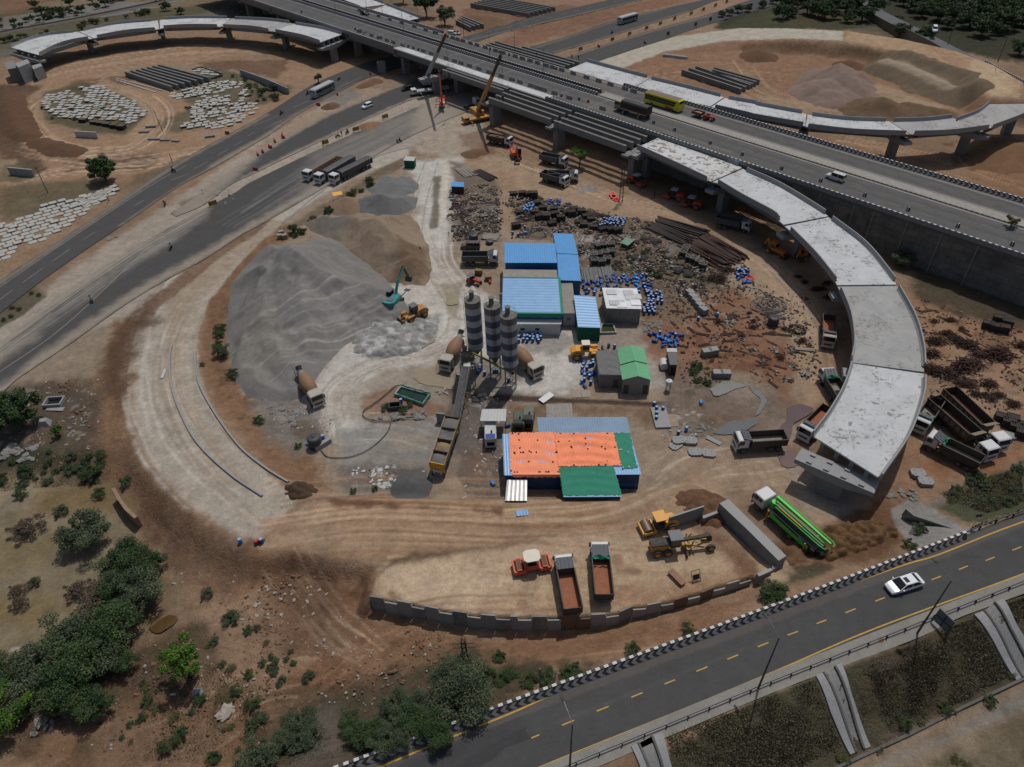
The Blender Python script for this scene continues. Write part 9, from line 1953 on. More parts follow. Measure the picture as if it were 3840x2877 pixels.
for pl_,n,sd_ in((T(2,1,'1500 950 2209 950 2209 1657 1700 1400 1300 1350 1350 860'),46,7),(T(3,1,'0 1150 480 1200 560 1600 0 1657'),16,8),(T(3,1,'1300 950 2209 1300 2209 1657 1420 1657'),26,9)):
 aw(pl_,n,lambda p,i,r:pq('rbb',fh(0),p,r.uniform(-1.3,.3),'short rusty rebar bundle lying on the brown ground',1,r.uniform(.4,.95)),2,sd_)
def aZ(de,n,lo,hi,m,name,lB,seed,lim=.7):
 g=np.random.default_rng(seed);PP=[]
 for poly in de:
  W_=np.array([G(*q)[:2]for q in poly]);x=g.uniform(W_[:,0].min(),W_[:,0].max(),n*3);y=g.uniform(W_[:,1].min(),W_[:,1].max(),n*3);ok=(az(x,y,W_)<0)&(aW(x,y,5,seed)+g.uniform(-.25,.25,n*3)>.5);m_=min(n,int(abs(np.cross(W_-W_[0],np.roll(W_,-1,0)-W_[0]).sum())/2*lim));PP.append(np.stack([x[ok],y[ok]],1)[:m_])
 p=np.concatenate(PP);k=len(p);z=bD(p[:,0],p[:,1]);a=g.uniform(0,6.28,k);w=g.uniform(lo,hi,k);l=w*g.uniform(.6,3,k);h=w*g.uniform(.3,.9,k);c,s=np.cos(a),np.sin(a);V_=[]
 for dz,f in((-.05,1),(1,.8)):
  for i,j in((-1,-1),(1,-1),(1,1),(-1,1)):V_.append(np.stack([p[:,0]+(c*i*l-s*j*w)*.5*f,p[:,1]+(s*i*l+c*j*w)*.5*f,z+(h*dz if dz>0 else dz)],1))
 V_=np.stack(V_,1).reshape(-1,3);b=np.arange(k)[:,None,None]*8;F_=(b+np.array([[4,5,6,7],[0,1,5,4],[1,2,6,5],[2,3,7,6],[3,0,4,7]])[None]).reshape(-1,4)
 me=bo(name,V_,F_);me.materials.append(m);o=ah(name,me);aL(o,lB,'litter',None,'stuff')
YD=[T(1,1,'1630 0 2060 40 2060 420 1640 460'),T(2,1,'20 40 1150 280 1950 620 2100 900 1650 1000 1300 860 600 740 600 430 20 440')];YR=[T(2,1,'1200 860 2209 800 2209 1657 1500 1657 1250 1250'),T(3,1,'0 850 420 900 560 1657 0 1657'),T(3,1,'1300 900 2209 1200 2209 1657 1420 1657'),T(3,2,'1420 0 2209 0 2209 450 1850 250 1450 250')]
YW=[T(2,2,'1150 170 1700 300 1750 500 1300 560'),T(1,2,'1780 120 2209 200 2100 1050 1700 1000'),T(1,2,'0 150 700 300 650 560 100 480'),T(1,2,'780 700 1450 760 1400 1000 900 900'),T(2,1,'600 430 720 480 650 760 590 600')];YS=[T(0,3,'1000 100 2209 0 2209 1500 300 1600 900 1000'),T(1,3,'0 0 700 100 900 500 2209 600 1400 1100 100 1400'),T(0,2,'300 0 850 0 850 800 0 900 0 650')]
aZ(YD,1500,.1,.42,BD,'dark_litter','dark bits of metal and rubbish strewn over the scrap yard',21);aZ(YD+YW,420,.1,.32,I('litter_pale',(176,172,166),.85,var=.3),'pale_litter','pale bits of rubbish strewn over the yards',22,.25);aZ(YR,900,.08,.34,dj,'rust_litter','rusty offcuts strewn over the brown yard',23)
aZ(YR+YW,420,.08,.26,aK,'stones','grey stones strewn over the yards',24,.3);aZ(YS,900,.08,.3,I('clod_soil',(118,92,72),.95,var=.3),'clods','small earth clods strewn over the foreground slope',25);aZ(YS,90,.08,.26,a5,'stones','pale stones strewn over the foreground slope',26)
def eo(lB,base,z,arm_to=None,h=11.0,gP=None,double=False,armv=(0,1),arm=2.2,tilt=None):
 p=V3(P(*base,z));r=tg('street_lamp',lB,'street lamp',p,0,gP);XS_lathe('pole',I('lamp_post',(74,74,74),.6,.3,var=.1),r,(0,0,0),[(.13,0),(.06,h)],8)
 X_box('base_plate',Q,r,-.25,.25,-.25,.25,0,.12)
 d=V3((armv[0],armv[1],0)).normalized()
 for s in((1,-1)if double else(1,)):
  X_tube('arm',aB,r,[(0,0,h-.05),aj(d*s*arm*.5+V3((0,0,h+.25))),aj(d*s*arm+V3((0,0,h+.4)))],.04,6);mb=MB();q=d*s*(arm+.3);M=Mx.Translation((q.x,q.y,h+.4))@Mx.Rotation(atan2(d.y,d.x),4,'Z');mb.bev(-.35,.35,-.16,.16,-.06,.06,.03);mb.xf(M);bd('lamp_head',mb,aa,r)
 return r
rd=V3((-.318,.948));
eo('street lamp at the right, tall and nearest the white sedan',T(3,3,1320,555),3.9,h=11.2,armv=rd);eo('street lamp in the middle of the foreground road edge',T(3,3,5,1010),3.9,h=11.2,armv=rd)
eo('street lamp at the bottom edge of the picture',T(2,3,520,1690),3.9,h=11.2,armv=rd)
for k,s in en((-85,-62.5,-38,-14,10,36,62)):
 q=F(s,14.3,HZ+.1);r=tg('street_lamp','thin lamp post standing in the median of the flyover','street lamp',q,0,'lamp posts of the flyover');X_lathe('pole',I('lamp_post',(74,74,74)),r,(0,0,0),[(.09,0),(.05,8.5)],6)
 for sg in(1,-1):mb=MB();e=HV*sg;mb.beam((0,0,8.4),aj(e*1.8+V3((0,0,8.8))),.06);mb.cbox((e*2).x,(e*2).y,8.78,.5,.3,.08);bd('arm',mb,Q,r)
for k,s in en((-45,-20,8,36)):q=F(s,26,HZ-.5);r=tg('street_lamp','thin lamp post on the far side of the flyover','street lamp',q,0,'lamp posts beyond the flyover');X_lathe('pole',I('lamp_post',(74,74,74)),r,(0,0,0),[(.09,0),(.05,8.0)],6);X_beam('arm',Q,r,(0,0,7.9),aj(-HV*1.8+V3((0,0,8.2))),.06)
for i,(x,y,z)in en(((1575,375,6.5),(1990,520,8))):p=P(*T(3,0,x,y),z);r=tg('street_lamp',['lamp post at the bend of the distant approach road','lamp post farther right on the distant approach road'][i],'street lamp',p);X_lathe('pole',I('lamp_post',(74,74,74)),r,(0,0,0),[(.14,0),(.07,13)],6);mb=MB();mb.beam((0,0,12.9),(2.2,1,13.4),.09);mb.cbox(2.4,1.1,13.35,.8,.4,.12,.4);bd('arm',mb,Q,r)
def bA(lB,base,h,lean=(0,0),cross=True,m=None):
 p=G(*base);r=tg('utility_pole',lB,'utility pole',p);X_cyl('pole',m or I('pole_grey',(110,104,96),.8,var=.15),r,(0,0,-.2),(lean[0],lean[1],h),.13,.08,n=8)
 if cross:X_beam('cross_arm',Q,r,(lean[0]-.8,lean[1],h-.3),(lean[0]+.8,lean[1],h-.3),.1)
bA('utility pole left of the round tree at upper left',T(0,0,398,1600),7.5);bA('brown leaning pole between the slab fields',T(0,0,1350,1090),7.0,(-.6,0),False,du);bA('distant pole beyond the railway',T(0,0,550,130),9.5);bA('short signal post on the verge right of the round tree',T(0,0,1428,1345),2.6,(0,0),False,aa)
bA('tall pole at the far upper edge right of the bus road',T(2,0,2085,100),9,(0,0));bA('slim post above the slab field by the low wall',T(0,0,1975,700),4,(0,0),False)
def cD(lB,base,h,w=.7,z=0,arms=True):
 p=G(*base);r=tg('lattice_pole',lB,'lattice pole',p);mb=MB();c=[(-w/2,-w/2),(w/2,-w/2),(w/2,w/2),(-w/2,w/2)];n=int(h/1.0)
 for x,y in c:mb.beam((x,y,-.2),(x*.6,y*.6,h),.09)
 for k in rg(n):
  z0=k*h/n;z1=(k+1)*h/n;f0=1-.4*z0/h;f1=1-.4*z1/h
  for i in rg(4):a,b=c[i],c[(i+1)%4];mb.beam((a[0]*f0,a[1]*f0,z0),(b[0]*f1,b[1]*f1,z1),.05)
 bd('lattice',mb,Q if 'bush' in lB else I('lattice_grey',(92,90,86),.7,.2),r)
 if arms:
  for k in(0,.9):X_beam('cross_arm',Q,r,(-1.3,0,h-.8-k),(1.3,0,h-.8-k),.1)
 return r
cD('dark lattice pole rising behind the big bush near the bottom',T(1,3,1780,920),9.0);cD('grey lattice pole by the haul road next to the red rings',T(2,1,945,130),10.5,.9)
def bB(lB,O,z,side=1,h=.75,zf=None):
 q=co(sm([P(x,y,z)[:2]for x,y in O],6),60);r=tg('guard_rail',lB,'guard rail');mb=MB();t=np.gradient(q,axis=0);t/=np.linalg.norm(t,axis=1)[:,None];n=np.stack([-t[:,1],t[:,0]],1)
 bS=K_(2,'0 .45 .06 .52 .0 .60 .06 .68 0 .75 -.03 .75 .03 .68 -.03 .60 .03 .52 -.03 .45')
 mb.loft([[(a[0]+b[0]*o,a[1]+b[1]*o,z+zz)for o,zz in bS]for a,b in zip(q,n)]);bd('rail',mb,I('rail_galvanised',(112,116,122),.5,.6,var=.15,dS=.2),r)
 L=float(np.linalg.norm(np.diff(q,axis=0),axis=1).sum());k=int(L/2.6);w_=co(q,k)
 for a in w_:X_cbox('post',Q,r,a[0]-.0,a[1]-.12,z-.3,.12,.16,1.05)
bB('long galvanised guard rail along the near edge of the foreground road',K_(2,'1800 3020 2144 2872 2520 2716 2900 2559 3370 2373 3840 2186 4300 2000'),ag)
bB('guard rail on the far edge of the foreground road, right of the chevrons',T(3,2,'1700 1300 1950 1195 2209 1110 2900 870'),ag)
p=V3(P(*T(3,3,1480,690),3.0));
a=P(*T(3,3,1450,430),5.5);r=tg('sign_board','large grey road sign seen from behind at the foreground road edge','sign')
q=[V3(P(*T(3,3,*c_),z))for c_,z in(((1450,428),4.6),((1580,550),4.6),((1640,460),6.6),((1515,340),6.6))];mb=MB();n=(q[1]-q[0]).cross(q[3]-q[0]).normalized()*.05;mb.loft([[v-n for v in q],[v+n for v in q]]);bd('panel',mb,I('sign_back',(96,106,114),.5,.4,var=.12),r)
mb=MB();m1=q[0].lerp(q[1],.5);m2=q[3].lerp(q[2],.5);s_=-n*2 if(n.y>0)else n*2;mb.beam(m1+s_,m2+s_,.08);mb.beam(q[0].lerp(q[3],.5)+s_,q[1].lerp(q[2],.5)+s_,.08);bd('brace',mb,Q,r)
for a,b in((0,3),(1,2)):mb=MB();t=q[a].lerp(q[b],.4);mb.beam(t+s_,V3((t.x,t.y,2.0)),.12);bd('post',mb,Q,r)
r=tg('sign_board','small sign on a striped post beside the culvert','sign',P(*T(3,2,1775,1235),3.6));X_cyl('post',WHT,r,(0,0,0),(0,0,2.6),.05,n=6);X_box('panel',do,r,-.4,.4,-.03,.03,2.3,2.9)
for i,(x,y)in en(K_(2,'1770 1250 1800 1232 1825 1222 1850 1212 1890 1200 1935 1190 1980 1170 2070 1140 2155 1105')):pq('dl',lambda:(lambda r:(bd('marker',MB().prism([(-.3,0),(.3,0),(0,.6)],-.03,.03),do,r),r)[1])(tg('marker_post','x','marker')),P(*T(3,2,x,y),4.0),.3,'small dark triangular marker behind the far guard rail',1)
def dO(p):return float(bD(p[0],p[1]))
CHX=[]
for nm,t,pl4 in(('middle',3,K_(2,'480 905 600 1200 765 1560 545 880 690 1200 815 1540 640 830 760 1130 880 1515 690 800 770 1040 935 1495')),('right',3,K_(2,'1790 400 1960 640 2140 945 1870 370 2020 600 2190 920 1960 300 2080 500 2290 870 2030 270 2130 470 2400 860')),('left',2,K_(2,'1030 1490 1090 1620 1150 1790 1090 1465 1150 1600 1215 1780 1200 1405 1260 1560 1320 1770 1290 1375 1330 1540 1390 1750'))):
 r=tg('drain_chute',nm+' concrete drain chute running down the grass slope','drain');E_=[co([aj(G(*q)[:2])for q in T(t,3,*pl4[k:k+3])],14)for k in(0,3,6,9)];CHX.append([aj(q)for q in E_[0]]+[aj(q)for q in E_[3][::-1]])
 for i,j,o_,m,n_ in((0,1,.28,ad,'side_slab'),(1,2,.10,ak,'channel'),(2,3,.28,ad,'side_slab')):
  mb=MB();mb.loft([[(p[0],p[1],dO(p)-.5),(q[0],q[1],dO(q)-.5),(q[0],q[1],dO(q)+o_),(p[0],p[1],dO(p)+o_)]for p,q in zip(E_[i],E_[j])]);bd(n_,mb,m,r)
 for i in(1,2):X_loft('kerb',aP,r,[[(p[0]-.12,p[1],dO(p)),(p[0]+.12,p[1],dO(p)),(p[0]+.12,p[1],dO(p)+.42),(p[0]-.12,p[1],dO(p)+.42)]for p in E_[i]])
wl=[G(*q)for q in T(3,3,'-500 2200 300 1830 800 1600 1300 1370 1700 1165 2209 925 2900 600')];aY('ditch_wall','long low concrete ditch wall at the foot of the grass slope',[np.array(v[:2])for v in wl],lambda x,y:dO((x,y)),-.6,.3,aP,.28)
rl=[G(*q)for q in[(-300,195),(0,126),(200,90),(430,45),(640,0),(900,-55)]];q=co(sm([aj(v[:2])for v in rl],6),120);t=np.gradient(q,axis=0);t/=np.linalg.norm(t,axis=1)[:,None];n=np.stack([-t[:,1],t[:,0]],1)
mb=MB();mb.loft([[(a[0]-b[0]*3,a[1]-b[1]*3,0),(a[0]-b[0]*1.8,a[1]-b[1]*1.8,.5),(a[0]+b[0]*1.8,a[1]+b[1]*1.8,.5),(a[0]+b[0]*3,a[1]+b[1]*3,0)]for a,b in zip(q,n)],closed=True);aL(bd('railway_ballast',mb,I('ballast',(98,92,86),.95,var=.3,s_c=2,bump=.5)),kind='structure')
r=tg('railway_track','railway track crossing the upper left corner','railway track')
for s in(-.84,.84):X_loft('rail',I('rail_steel',(70,60,54),.5,.5),r,[[(a[0]+b[0]*(s-.06),a[1]+b[1]*(s-.06),.55),(a[0]+b[0]*(s+.06),a[1]+b[1]*(s+.06),.55),(a[0]+b[0]*(s+.06),a[1]+b[1]*(s+.06),.75),(a[0]+b[0]*(s-.06),a[1]+b[1]*(s-.06),.75)]for a,b in zip(q,n)])
BARK=I('bark',(82,66,52),.9,var=.3,s_c=4)
def b7(name,c,c2):
 g=NG(name);at=g.new('Attribute');at.attribute_name='v';return g.out(g.mix(at.outputs['Fac'],C4(c),C4(c2)),.7,.25)
LF=[b7('leaves_deep_green',(42,64,40),(82,100,58)),b7('leaves_grey_green',(56,72,52),(98,108,80)),b7('leaves_bright_green',(52,86,30),(96,128,44)),b7('leaves_olive',(74,78,50),(118,114,76)),b7('twigs_dry',(78,68,58),(112,98,84))]
def fi(seed,w,d,h,z0,n,ls,lobes=14,m=0,fine=False,flat=.75):
 lobes=int(lobes*1.8)
 g=np.random.default_rng(seed);c=g.normal(0,1,(lobes,3));c/=np.linalg.norm(c,axis=1)[:,None];c*=g.uniform(.2,.86,lobes)[:,None];rad=g.uniform(.14,.38,lobes)*(1-.35*np.linalg.norm(c,axis=1))
 c[:,2]=c[:,2]*.8;li=g.integers(0,lobes,n);dr=g.normal(0,1,(n,3));dr/=np.linalg.norm(dr,axis=1)[:,None];rr=rad[li]*g.uniform(.3,1.25,n)**.7;p=c[li]+dr*rr[:,None]
 p=p*np.array([w/2,d/2,h/2])+np.array([0,0,z0+h/2]);p=p[p[:,2]>z0*.6];n=len(p)
 a=g.uniform(0,2*PI,n);nrm=dr[:n]*.5+g.normal(0,.6,(n,3))+np.array([0,0,.5]);nrm/=np.linalg.norm(nrm,axis=1)[:,None]
 u=np.cross(nrm,g.normal(0,1,(n,3)));u/=np.linalg.norm(u,axis=1)[:,None]+1e-9;v=np.cross(nrm,u);s=ls*g.uniform(.6,1.4,n)[:,None];asp=(.45 if fine else.8)
 V_=np.concatenate([p-u*s,p-v*s*asp,p+u*s,p+v*s*asp],1).reshape(-1,3);me=bo('crown',V_,np.arange(4*n).reshape(-1,4))
 val=np.repeat(np.clip(.5+.25*g.normal(0,1,n)+.3*np.sin(li[:n]*1.7),0,1),4);at=me.attributes.new('v','FLOAT','POINT');at.data.foreach_set('value',val.astype(np.float32));me.materials.append(LF[m]);return me
def S(seed,w,h,th,n,ls,m,lobes=14,trunk=.22,fine=False,d=None,name='tree',cat='tree',stems=4,flat=.75):
 def f():
  r=tg(name,'x',cat);ah('crown' if name=='tree' else 'foliage',fi(seed,w,d or w,h-th,th,int(n*1.5),ls*.8,lobes,m,fine,flat),r);rr=random.Random(seed);mb=MB()
  top=V3((rr.uniform(-.1,.1)*w,rr.uniform(-.1,.1)*w,th+(h-th)*.35));mb.tube([(0,0,-.3),(top.x*.3,top.y*.3,th*.6),aj(top)],trunk,7)
  for k in rg(stems):a=k*2*PI/stems+rr.random();q=V3((cos(a)*w*.3,sin(a)*w*.3,th+(h-th)*rr.uniform(.4,.75)));mb.tube([(top.x*.3,top.y*.3,th*.55),aj(top.lerp(q,.4)),aj(q)],trunk*.4,5)
  bd('trunk',mb,BARK,r);return r
 return f
def aT(key,mk,px,lB,gP=None,s=1.0,rz=None,dz=0):return pq(key,mk,G(*px,dz),b9()*6 if rz is None else rz,lB,gP,s)
aT('tA',S(1,9.8,8.4,.5,9000,.22,0,30,.3),T(0,0,880,1500),'round dark green tree on bare ground at upper left');
aT('tB',S(2,9.6,8.0,.5,9000,.22,0,30,.3),T(0,2,190,400),'round dark green tree at the left edge above the manhole frame')
aT('tC',S(3,6.2,7.0,2.2,5000,.16,2,12,.2,True),T(0,3,1590,900),'lopsided bright green tree with a leaning trunk in the lower left scrub')
aT('tD',S(4,9,6.0,.5,15000,.15,1,26,.2,True),T(1,3,1700,1120),'big feathery bush beside the chevron barrier under the lattice pole')
aT('tD2',S(5,4.5,4.2,.4,5000,.14,0,12,.15,True),T(1,3,1860,960),'greener bush growing at the right flank of the big feathery bush')
aT('tE',S(6,6.5,5.8,2.6,4200,.17,2,12,.16,True),T(2,0,600,1385),'small light green tree standing under the bare girders')
aT('tF',S(7,6,5.2,1.6,3500,.2,1,12,.2,True),T(1,0,540,690),'small grey green tree by the road left of the silver bus',None,.75)
aT('tG',S(8,13,11,2.5,5000,.32,0,18,.3),T(1,0,1440,145),'taller dark tree behind the flyover at the top edge');aT('tH',S(9,12,9,1.5,5000,.28,1,18,.3,True),T(1,0,1590,215),'bushy grey green tree behind the flyover beside the taller one');aT('tG',None,T(1,0,1240,30),'dark tree at the top edge left of the two behind the flyover',None,.8)
aT('tI',S(10,3.4,3.2,.4,2600,.13,2,8,.1),T(0,2,490,480),'small bright green shrub below the tapered footing',None,.8)
BU=[S(20,6,4.6,.2,9000,.13,0,18,.12,True,name='bush',cat='bush'),S(21,6.5,4.2,.2,9000,.13,1,18,.12,True,name='bush',cat='bush'),S(22,3,1.3,.05,2600,.08,0,12,.08,True,name='bush',cat='bush'),S(23,2.6,1.1,.05,2000,.08,1,10,.08,True,name='bush',cat='bush'),S(24,2.4,.6,.02,1300,.07,3,12,.06,True,name='bush',cat='bush'),S(25,3.4,1.4,.1,1600,.10,4,10,.06,True,name='bush',cat='dry shrub')]
def aE(k,px,lB,gP=None,s=1.0,dz=0):return aT('bu%d'%k,BU[k],px,lB,gP,s,dz=dz)
for x,y,k,s,l in[(750,1330,1,1.35,'broad grey green bush standing in the dried pond'),(1120,1520,0,1.2,'dark green bush below the broad one, at the pond edge'),(1260,1560,0,.9,'green bush beside the concrete kerb slope of the pond'),(1000,1620,1,1.0,'grey green bush at the upper end of the thicket')]:aE(k,T(0,2,x,y+40),l,None,s)
for x,y,k,s,l in[(1200,260,1,1.35,'large bush at the top of the lower left thicket'),(980,200,0,.9,'bush left of the largest at the top of the thicket'),(980,560,0,1.5,'large dark bush in the middle of the thicket'),(620,640,1,1.4,'grey bush on the left shoulder of the thicket'),(420,900,1,1.5,'wide bush in the lower part of the thicket'),(700,880,0,1.5,'dark bush in the heart of the lower thicket'),(560,1080,0,1.2,'bush at the lower rim of the thicket'),(780,1170,0,1.0,'feathery green bush hanging over the brown slope'),(900,780,1,1.1,'bush at the right rim of the thicket'),(200,1080,1,1.2,'bush at the left end of the thicket'),(20,1020,0,1.3,'bush cut by the left picture edge'),(640,420,3,1.2,'upright thin shrub on the dried pond'),(1060,780,0,.7,'small bush on the slope next to the thicket')]:aE(k,T(0,3,x,y+40),l,None,s)
aT('tJ',S(30,9,6,.8,9000,.16,2,18,.2,True),T(0,3,60,1350),'yellowish green tree crown at the lower left corner')
rs=random.Random(5)
def ab(poly,n,ks,lB,smin=.5,smax=1.2):
 W_=poly;xs=[p[0]for p in W_];ys=[p[1]for p in W_];c=0;t=0
 while c<n and t<n*30:
  t+=1;x=rs.uniform(min(xs),max(xs));y=rs.uniform(min(ys),max(ys))
  if az(np.array([x]),np.array([y]),W_)[0]<0:aE(rs.choice(ks),(x,y),lB,1,rs.uniform(smin,smax));c+=1
for x,y,s in[(1190,1160,1.),(1420,1180,1.1),(1330,1270,1.0),(1200,1300,.9),(1480,1300,1.),(1560,1420,.9),(1000,1380,1.),(880,1400,.9),(1100,1440,.9),(1250,1380,.8),(800,1330,.7)]:aE(rs.choice((0,1)),T(1,3,x,y+40),'low dense bush in the strip behind the chevron barrier',1,s*.72)
for x,y,s in[(400,1340,.8),(300,1450,.7),(60,1620,.9),(800,1240,.45),(450,1400,.7)]:aE(1,T(1,3,x,y+30),'greyish bush left of the black ash patch at the bottom',1,s)
for x,y,s in[(2040,760,.8),(2060,950,1.),(2150,900,.8)]:aE(2,T(1,3,x,y),'small weed clump right of the big feathery bush',1,s)
for x,y,s in[(1040,700,1.1),(560,880,1.2),(330,930,1.3),(190,960,1.2),(1500,530,1.),(2190,260,1.6),(490,900,.9)]:aE(2,T(2,3,x,y),'green weed clump just behind the chevron barrier',1,s*.8)
aE(2,T(3,3,120,240),'green weed patch behind the chevron barrier below the wall corner',None,1.6);aE(2,T(3,2,1330,1270),'dark green weed clump beside the culvert wall',None,1.0);aE(2,T(3,2,1250,1390),'green weed clump at the concrete lip behind the barrier',None,.8)
ab(T(0,3,'1000 900 1500 700 2209 400 2209 1600 1000 1600 800 1300'),46,(2,3,4),'small weed clump on the lower left slope',.3,.9)
ab(T(1,3,'0 800 300 650 500 900 300 1000 0 1050'),14,(2,3),'small weed clump on the brown slope',.3,.6)
ab(T(0,2,'0 700 400 600 800 640 860 860 500 900 0 950'),22,(2,3),'weed clump on the damp ground above the dried pond',.4,1.1)
for x,y,k,s,l in[(180,975,2,1.,'small bush standing alone in the pond mud'),(520,1110,3,1.3,'low shrub left of the kerb wall'),(770,810,2,1.5,'bush at the foot of the mud slope'),(250,1260,5,1.8,'dry shrub lying in the pond mud'),(840,650,2,.9,'weed clump upper on the mud slope'),(845,720,2,.7,'weed clump lower on the mud slope'),(1050,870,2,.9,'weed clump behind the kerb wall'),(830,970,2,1.,'weed clump left of the kerb wall end')]:aE(k,T(0,2,x,y),l,None,s)
for x,y,k,s,l in[(295,135,3,1.,'small dark shrub alone on the dried pond'),(165,200,5,.9,'dry shrub at left on the dried pond'),(185,310,5,1.,'dry shrub lower left on the dried pond'),(680,200,5,1.4,'leafless shrub in the middle of the pond'),(1725,230,3,1.,'dark shrub on the brown slope, upper'),(1925,430,3,1.3,'dark shrub on the brown slope, lower'),(830,330,5,1.8,'dry brush above the thicket')]:aE(k,T(0,3,x,y),l,None,s)
for x,y,k,s,l in[(340,380,0,.55,'green bush beside the three concrete cubes'),(1830,1210,3,.7,'x'),]:
 if l!='x':aE(k,T(1,1,x,y),l,None,s)
ab(T(1,1,'290 400 480 270 740 100 960 -60 1000 -20 760 130 540 290 370 420'),44,(2,3,4),'green weed clump on the verge between concrete strip and heaps',.4,1.1)
for x,y,s in[(1830,1190,1.1),(1820,1240,1.),(1810,1330,1.),(1850,1400,1.3),(1930,1570,1.1),(1680,1480,.5)]:aE(2 if s<1.3 else 1,T(0,1,x,y),'green shrub on the earth bank left of the grey heap',1,s if s<1.3 else.6)
for x,y,s in[(50,360,.9),(375,570,.6)]:aE(2,T(1,2,x,y),'green shrub near the black ribbed tank' if y>400 else 'green shrub beside the ramp kerb',None,s)
for x,y,s in[(1300,225,.6),(1100,250,.8),(1245,270,.8),(1010,920,.5),(830,940,.5)]:aE(2,T(1,2,x,y),'small weed beside the green tank or litter',1,s)
ab(T(2,1,'1500 1480 1650 1450 1700 1640 1500 1640'),12,(2,4),'weed clump between the blocks and the dirty pool',.5,.9);ab(T(2,1,'1140 680 1280 700 1290 770 1170 760'),5,(2,4),'weed clump in the middle of the scrap yard',.6,1.)
ab(T(2,1,'880 500 1500 560 1600 700 1300 700 900 620'),16,(2,4),'low weed patch among the scrap',.35,.7)
for x,y,s in[(1180,660,1.2)]:aE(1,T(3,1,x,y),'dark shaded bush at the foot of the retaining wall',None,.95)
aT('tK',S(31,3.5,2.6,.2,2500,.13,3,9,.1),T(3,1,2090,320),'round bush growing in the highway median');
p=V3(P(*T(3,1,2090,330),9.6));o=[x for x in ep.objects if x.get('label')=='round bush growing in the highway median'][0];o.location=p
for q in T(0,1,'265 890 325 905 105 1010 160 1020 35 1110 95 1080'):aE(2,q,'green plant in the median beds at the left edge',1,.5)
FT=[S(40,11,7.5,.6,3600,.30,0,18,.25),S(41,9,6.5,.5,3200,.28,1,16,.2),S(42,12,8,.8,3600,.32,0,20,.25)]
def df(px,k,lB,gP,s=1.):return aT('ft%d'%k,FT[k],px,lB,gP,s)
def b8(poly,n,lB,smin=.7,smax=1.2,sp=26):
 O=[];t=0;xs=[p[0]for p in poly];ys=[p[1]for p in poly]
 while len(O)<n and t<n*60:
  t+=1;x=rs.uniform(min(xs),max(xs));y=rs.uniform(min(ys),max(ys))
  if az(np.array([x]),np.array([y]),poly)[0]<0 and all(hypot(x-a,(y-b)*1.8)>sp for a,b in O):O.append((x,y));df((x,y),rs.randrange(3),lB,1,rs.uniform(smin,smax))
b8(T(3,0,'100 60 600 -60 830 40 1000 120 900 190 700 200 450 130 200 180'),26,'dark tree in the belt between the right loop and the approach road',.6,1.,34)
b8(T(3,0,'980 -100 2400 -100 2400 200 2100 300 1900 320 1500 230 1250 90'),60,'tree in the wood beyond the approach road',.7,1.2,38)
for x,y,k,s,l in[(1175,310,2,.75,'bush by the sand ramp, left of two'),(1370,350,0,.9,'bush by the sand ramp, right of two'),(1150,200,1,.6,'pale green tree beside the approach road'),(2170,460,0,.9,'dark tree at the right edge beside the approach road')]:df(T(3,0,x,y),k,l,None,s)
b8(T(2,0,'1700 160 2209 60 2209 20 2100 60'),7,'tree on the bank beside the far service road',.4,.6,30)
b8(T(0,0,'250 60 700 30 1300 -60 1300 20 900 60 400 170'),16,'bush in the green strip by the railway',.35,.7,34)
b8(T(0,0,'0 150 150 190 600 90 620 130 150 240 0 240'),12,'low bush on the grass between railway and country road',.25,.4,24)
for x,y,s in[(1380,90,.75),(1500,120,.6),(430,150,.6),(640,130,.4)]:df(T(0,0,x,y),1,'bush behind the upper left ramp',1,s)
ab(T(0,0,'0 340 400 270 900 170 1300 90 1300 110 900 200 400 310 0 400'),22,(0,1),'low bush along the near side of the railway',.4,.7)
ab(T(0,0,'1900 620 2150 700 2209 800 2209 920 2100 850'),10,(2,3),'weed clump beside the slab field',.6,1.2);ab(T(1,0,'0 680 200 700 300 820 0 880'),16,(2,3),'weed clump on the green verge left of the silver bus',.6,1.2)
aE(1,T(1,0,165,745),'round weed bush in the green verge at upper left',None,.6)
ab(T(0,0,'320 780 340 950 600 1030 700 1000 900 980 1000 900'),14,(4,3),'weed among the slabs of the oval field',.5,1.)
ab(T(0,0,'1500 900 2000 1000 2100 780 1800 860'),14,(4,3),'weed among the slabs by the road',.5,1.)
ab(T(3,2,'1500 950 2209 700 2209 1000 1900 1120 1600 1020'),26,(4,3),'low scrub on the green bank above the culvert',.6,1.3)
ab(T(3,2,'1650 820 1850 780 1850 850 1700 880'),5,(2,3),'weed clump between the parked tipper and the culvert slope',.6,1.)
for x,y in[(740,1590),(1600,1190),(1350,1280),(1540,1180),(1220,1310),(2100,880),(1000,1510),(680,1570),(1920,1120),(1730,1640),(1640,1600)]:aE(rs.choice((2,4)),T(3,3,x,y),'tuft of weed on the grass slope or the ditch edge',1,.7)
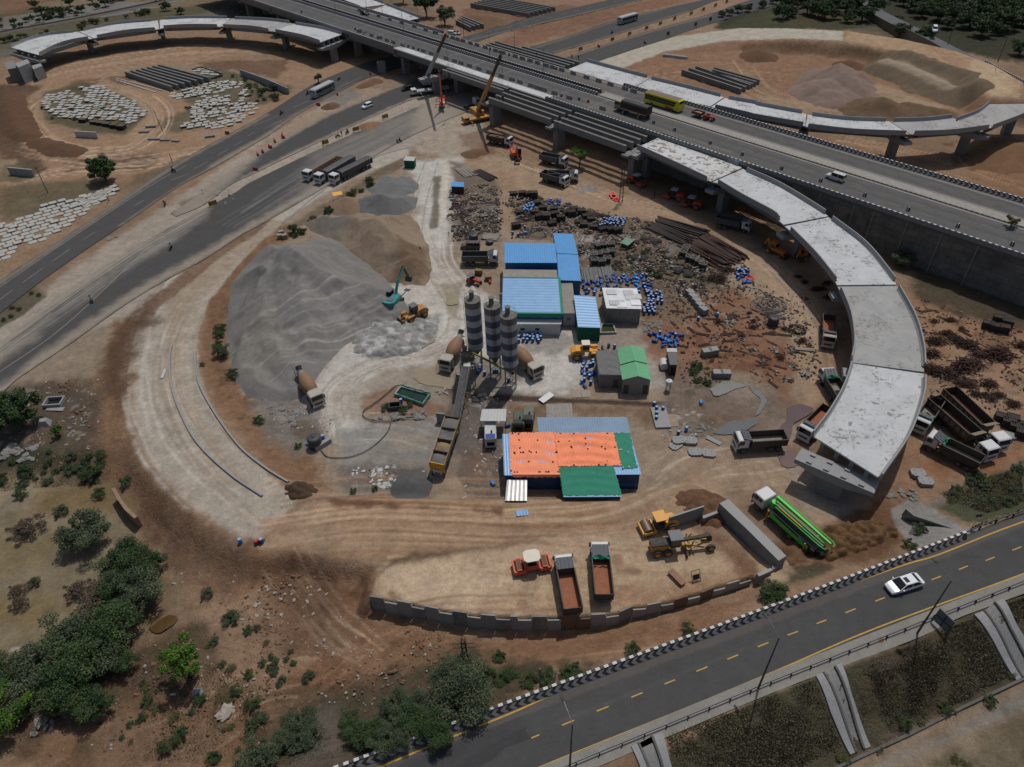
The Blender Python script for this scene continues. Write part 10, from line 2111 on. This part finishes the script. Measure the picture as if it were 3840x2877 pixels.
def dh(de,n,ls,name,m,off=0):
 g=np.random.default_rng(9+n);P_=[]
 for poly,k in de:
  W_=np.array([G(*q)[:2]for q in poly]);x0,y0=W_.min(0);x1,y1=W_.max(0);c=0
  while c<k:
   x=g.uniform(x0,x1,k*2);y=g.uniform(y0,y1,k*2);d=az(x,y,W_);
   for e_ in CHX:d=np.where(az(x,y,e_)<.3,9,d)
   nn=aW(x,y,3.2,12)*.6+aW(x,y,9,13)*.4;ok=(d<-.1)&(nn+g.uniform(-.12,.12,len(x))>.42);x=x[ok];y=y[ok];P_.append(np.stack([x,y],1));c+=len(x)
   if len(x)==0:break
 p=np.concatenate(P_);n=len(p);z=bD(p[:,0],p[:,1]);a=g.uniform(0,2*PI,n);w_=ls*.35;h=ls*g.uniform(.5,1.3,n);dx=np.cos(a)*w_;dy=np.sin(a)*w_;lx=g.normal(0,.5,n)*h;ly=g.normal(0,.5,n)*h
 V_=np.stack([np.stack([p[:,0]-dx,p[:,1]-dy,z-.02],1),np.stack([p[:,0]+dx,p[:,1]+dy,z-.02],1),np.stack([p[:,0]+lx,p[:,1]+ly,z+h],1)],1).reshape(-1,3)
 me=bo(name,V_,np.arange(3*n).reshape(-1,3))
 at=me.attributes.new('v','FLOAT','POINT');at.data.foreach_set('value',np.repeat(g.random(n),3).astype(np.float32));me.materials.append(m);o=ah(name,me);aL(o,'short rough grass and dry stalks on slopes and verges','grass',None,'stuff');return o
SL=[(T(3,3,'700 850 1280 640 1560 500 1800 420 2110 900 1700 1120 940 1470 760 1050'),15000),(T(2,3,'1300 1400 2209 1070 2209 1900 1400 1900'),9000),(T(3,3,'0 1100 470 930 720 1480 0 1850'),9000),(T(3,3,'2060 300 2400 180 2400 760 2260 780'),3000),(T(3,2,'1500 950 2209 720 2209 1020 1900 1120 1600 1020'),6000)]
dh(SL,42000,.2,'grass',I('dry_grass',(112,106,82),.9,var=.3,s_c=.8));dh([(T(0,2,'0 660 700 620 860 880 500 900 0 940'),5000),(T(0,3,'1000 900 1500 700 2209 1000 2209 1600 900 1600'),2500),(T(1,3,'300 1350 1500 1200 2209 1000 1000 1560 200 1657'),4000)],11500,.16,'grass',LF[1])
dh([(T(3,3,'900 900 1500 700 1500 1200 1000 1350'),5000)],5000,.2,'dry_stalks',LF[4])
bT()
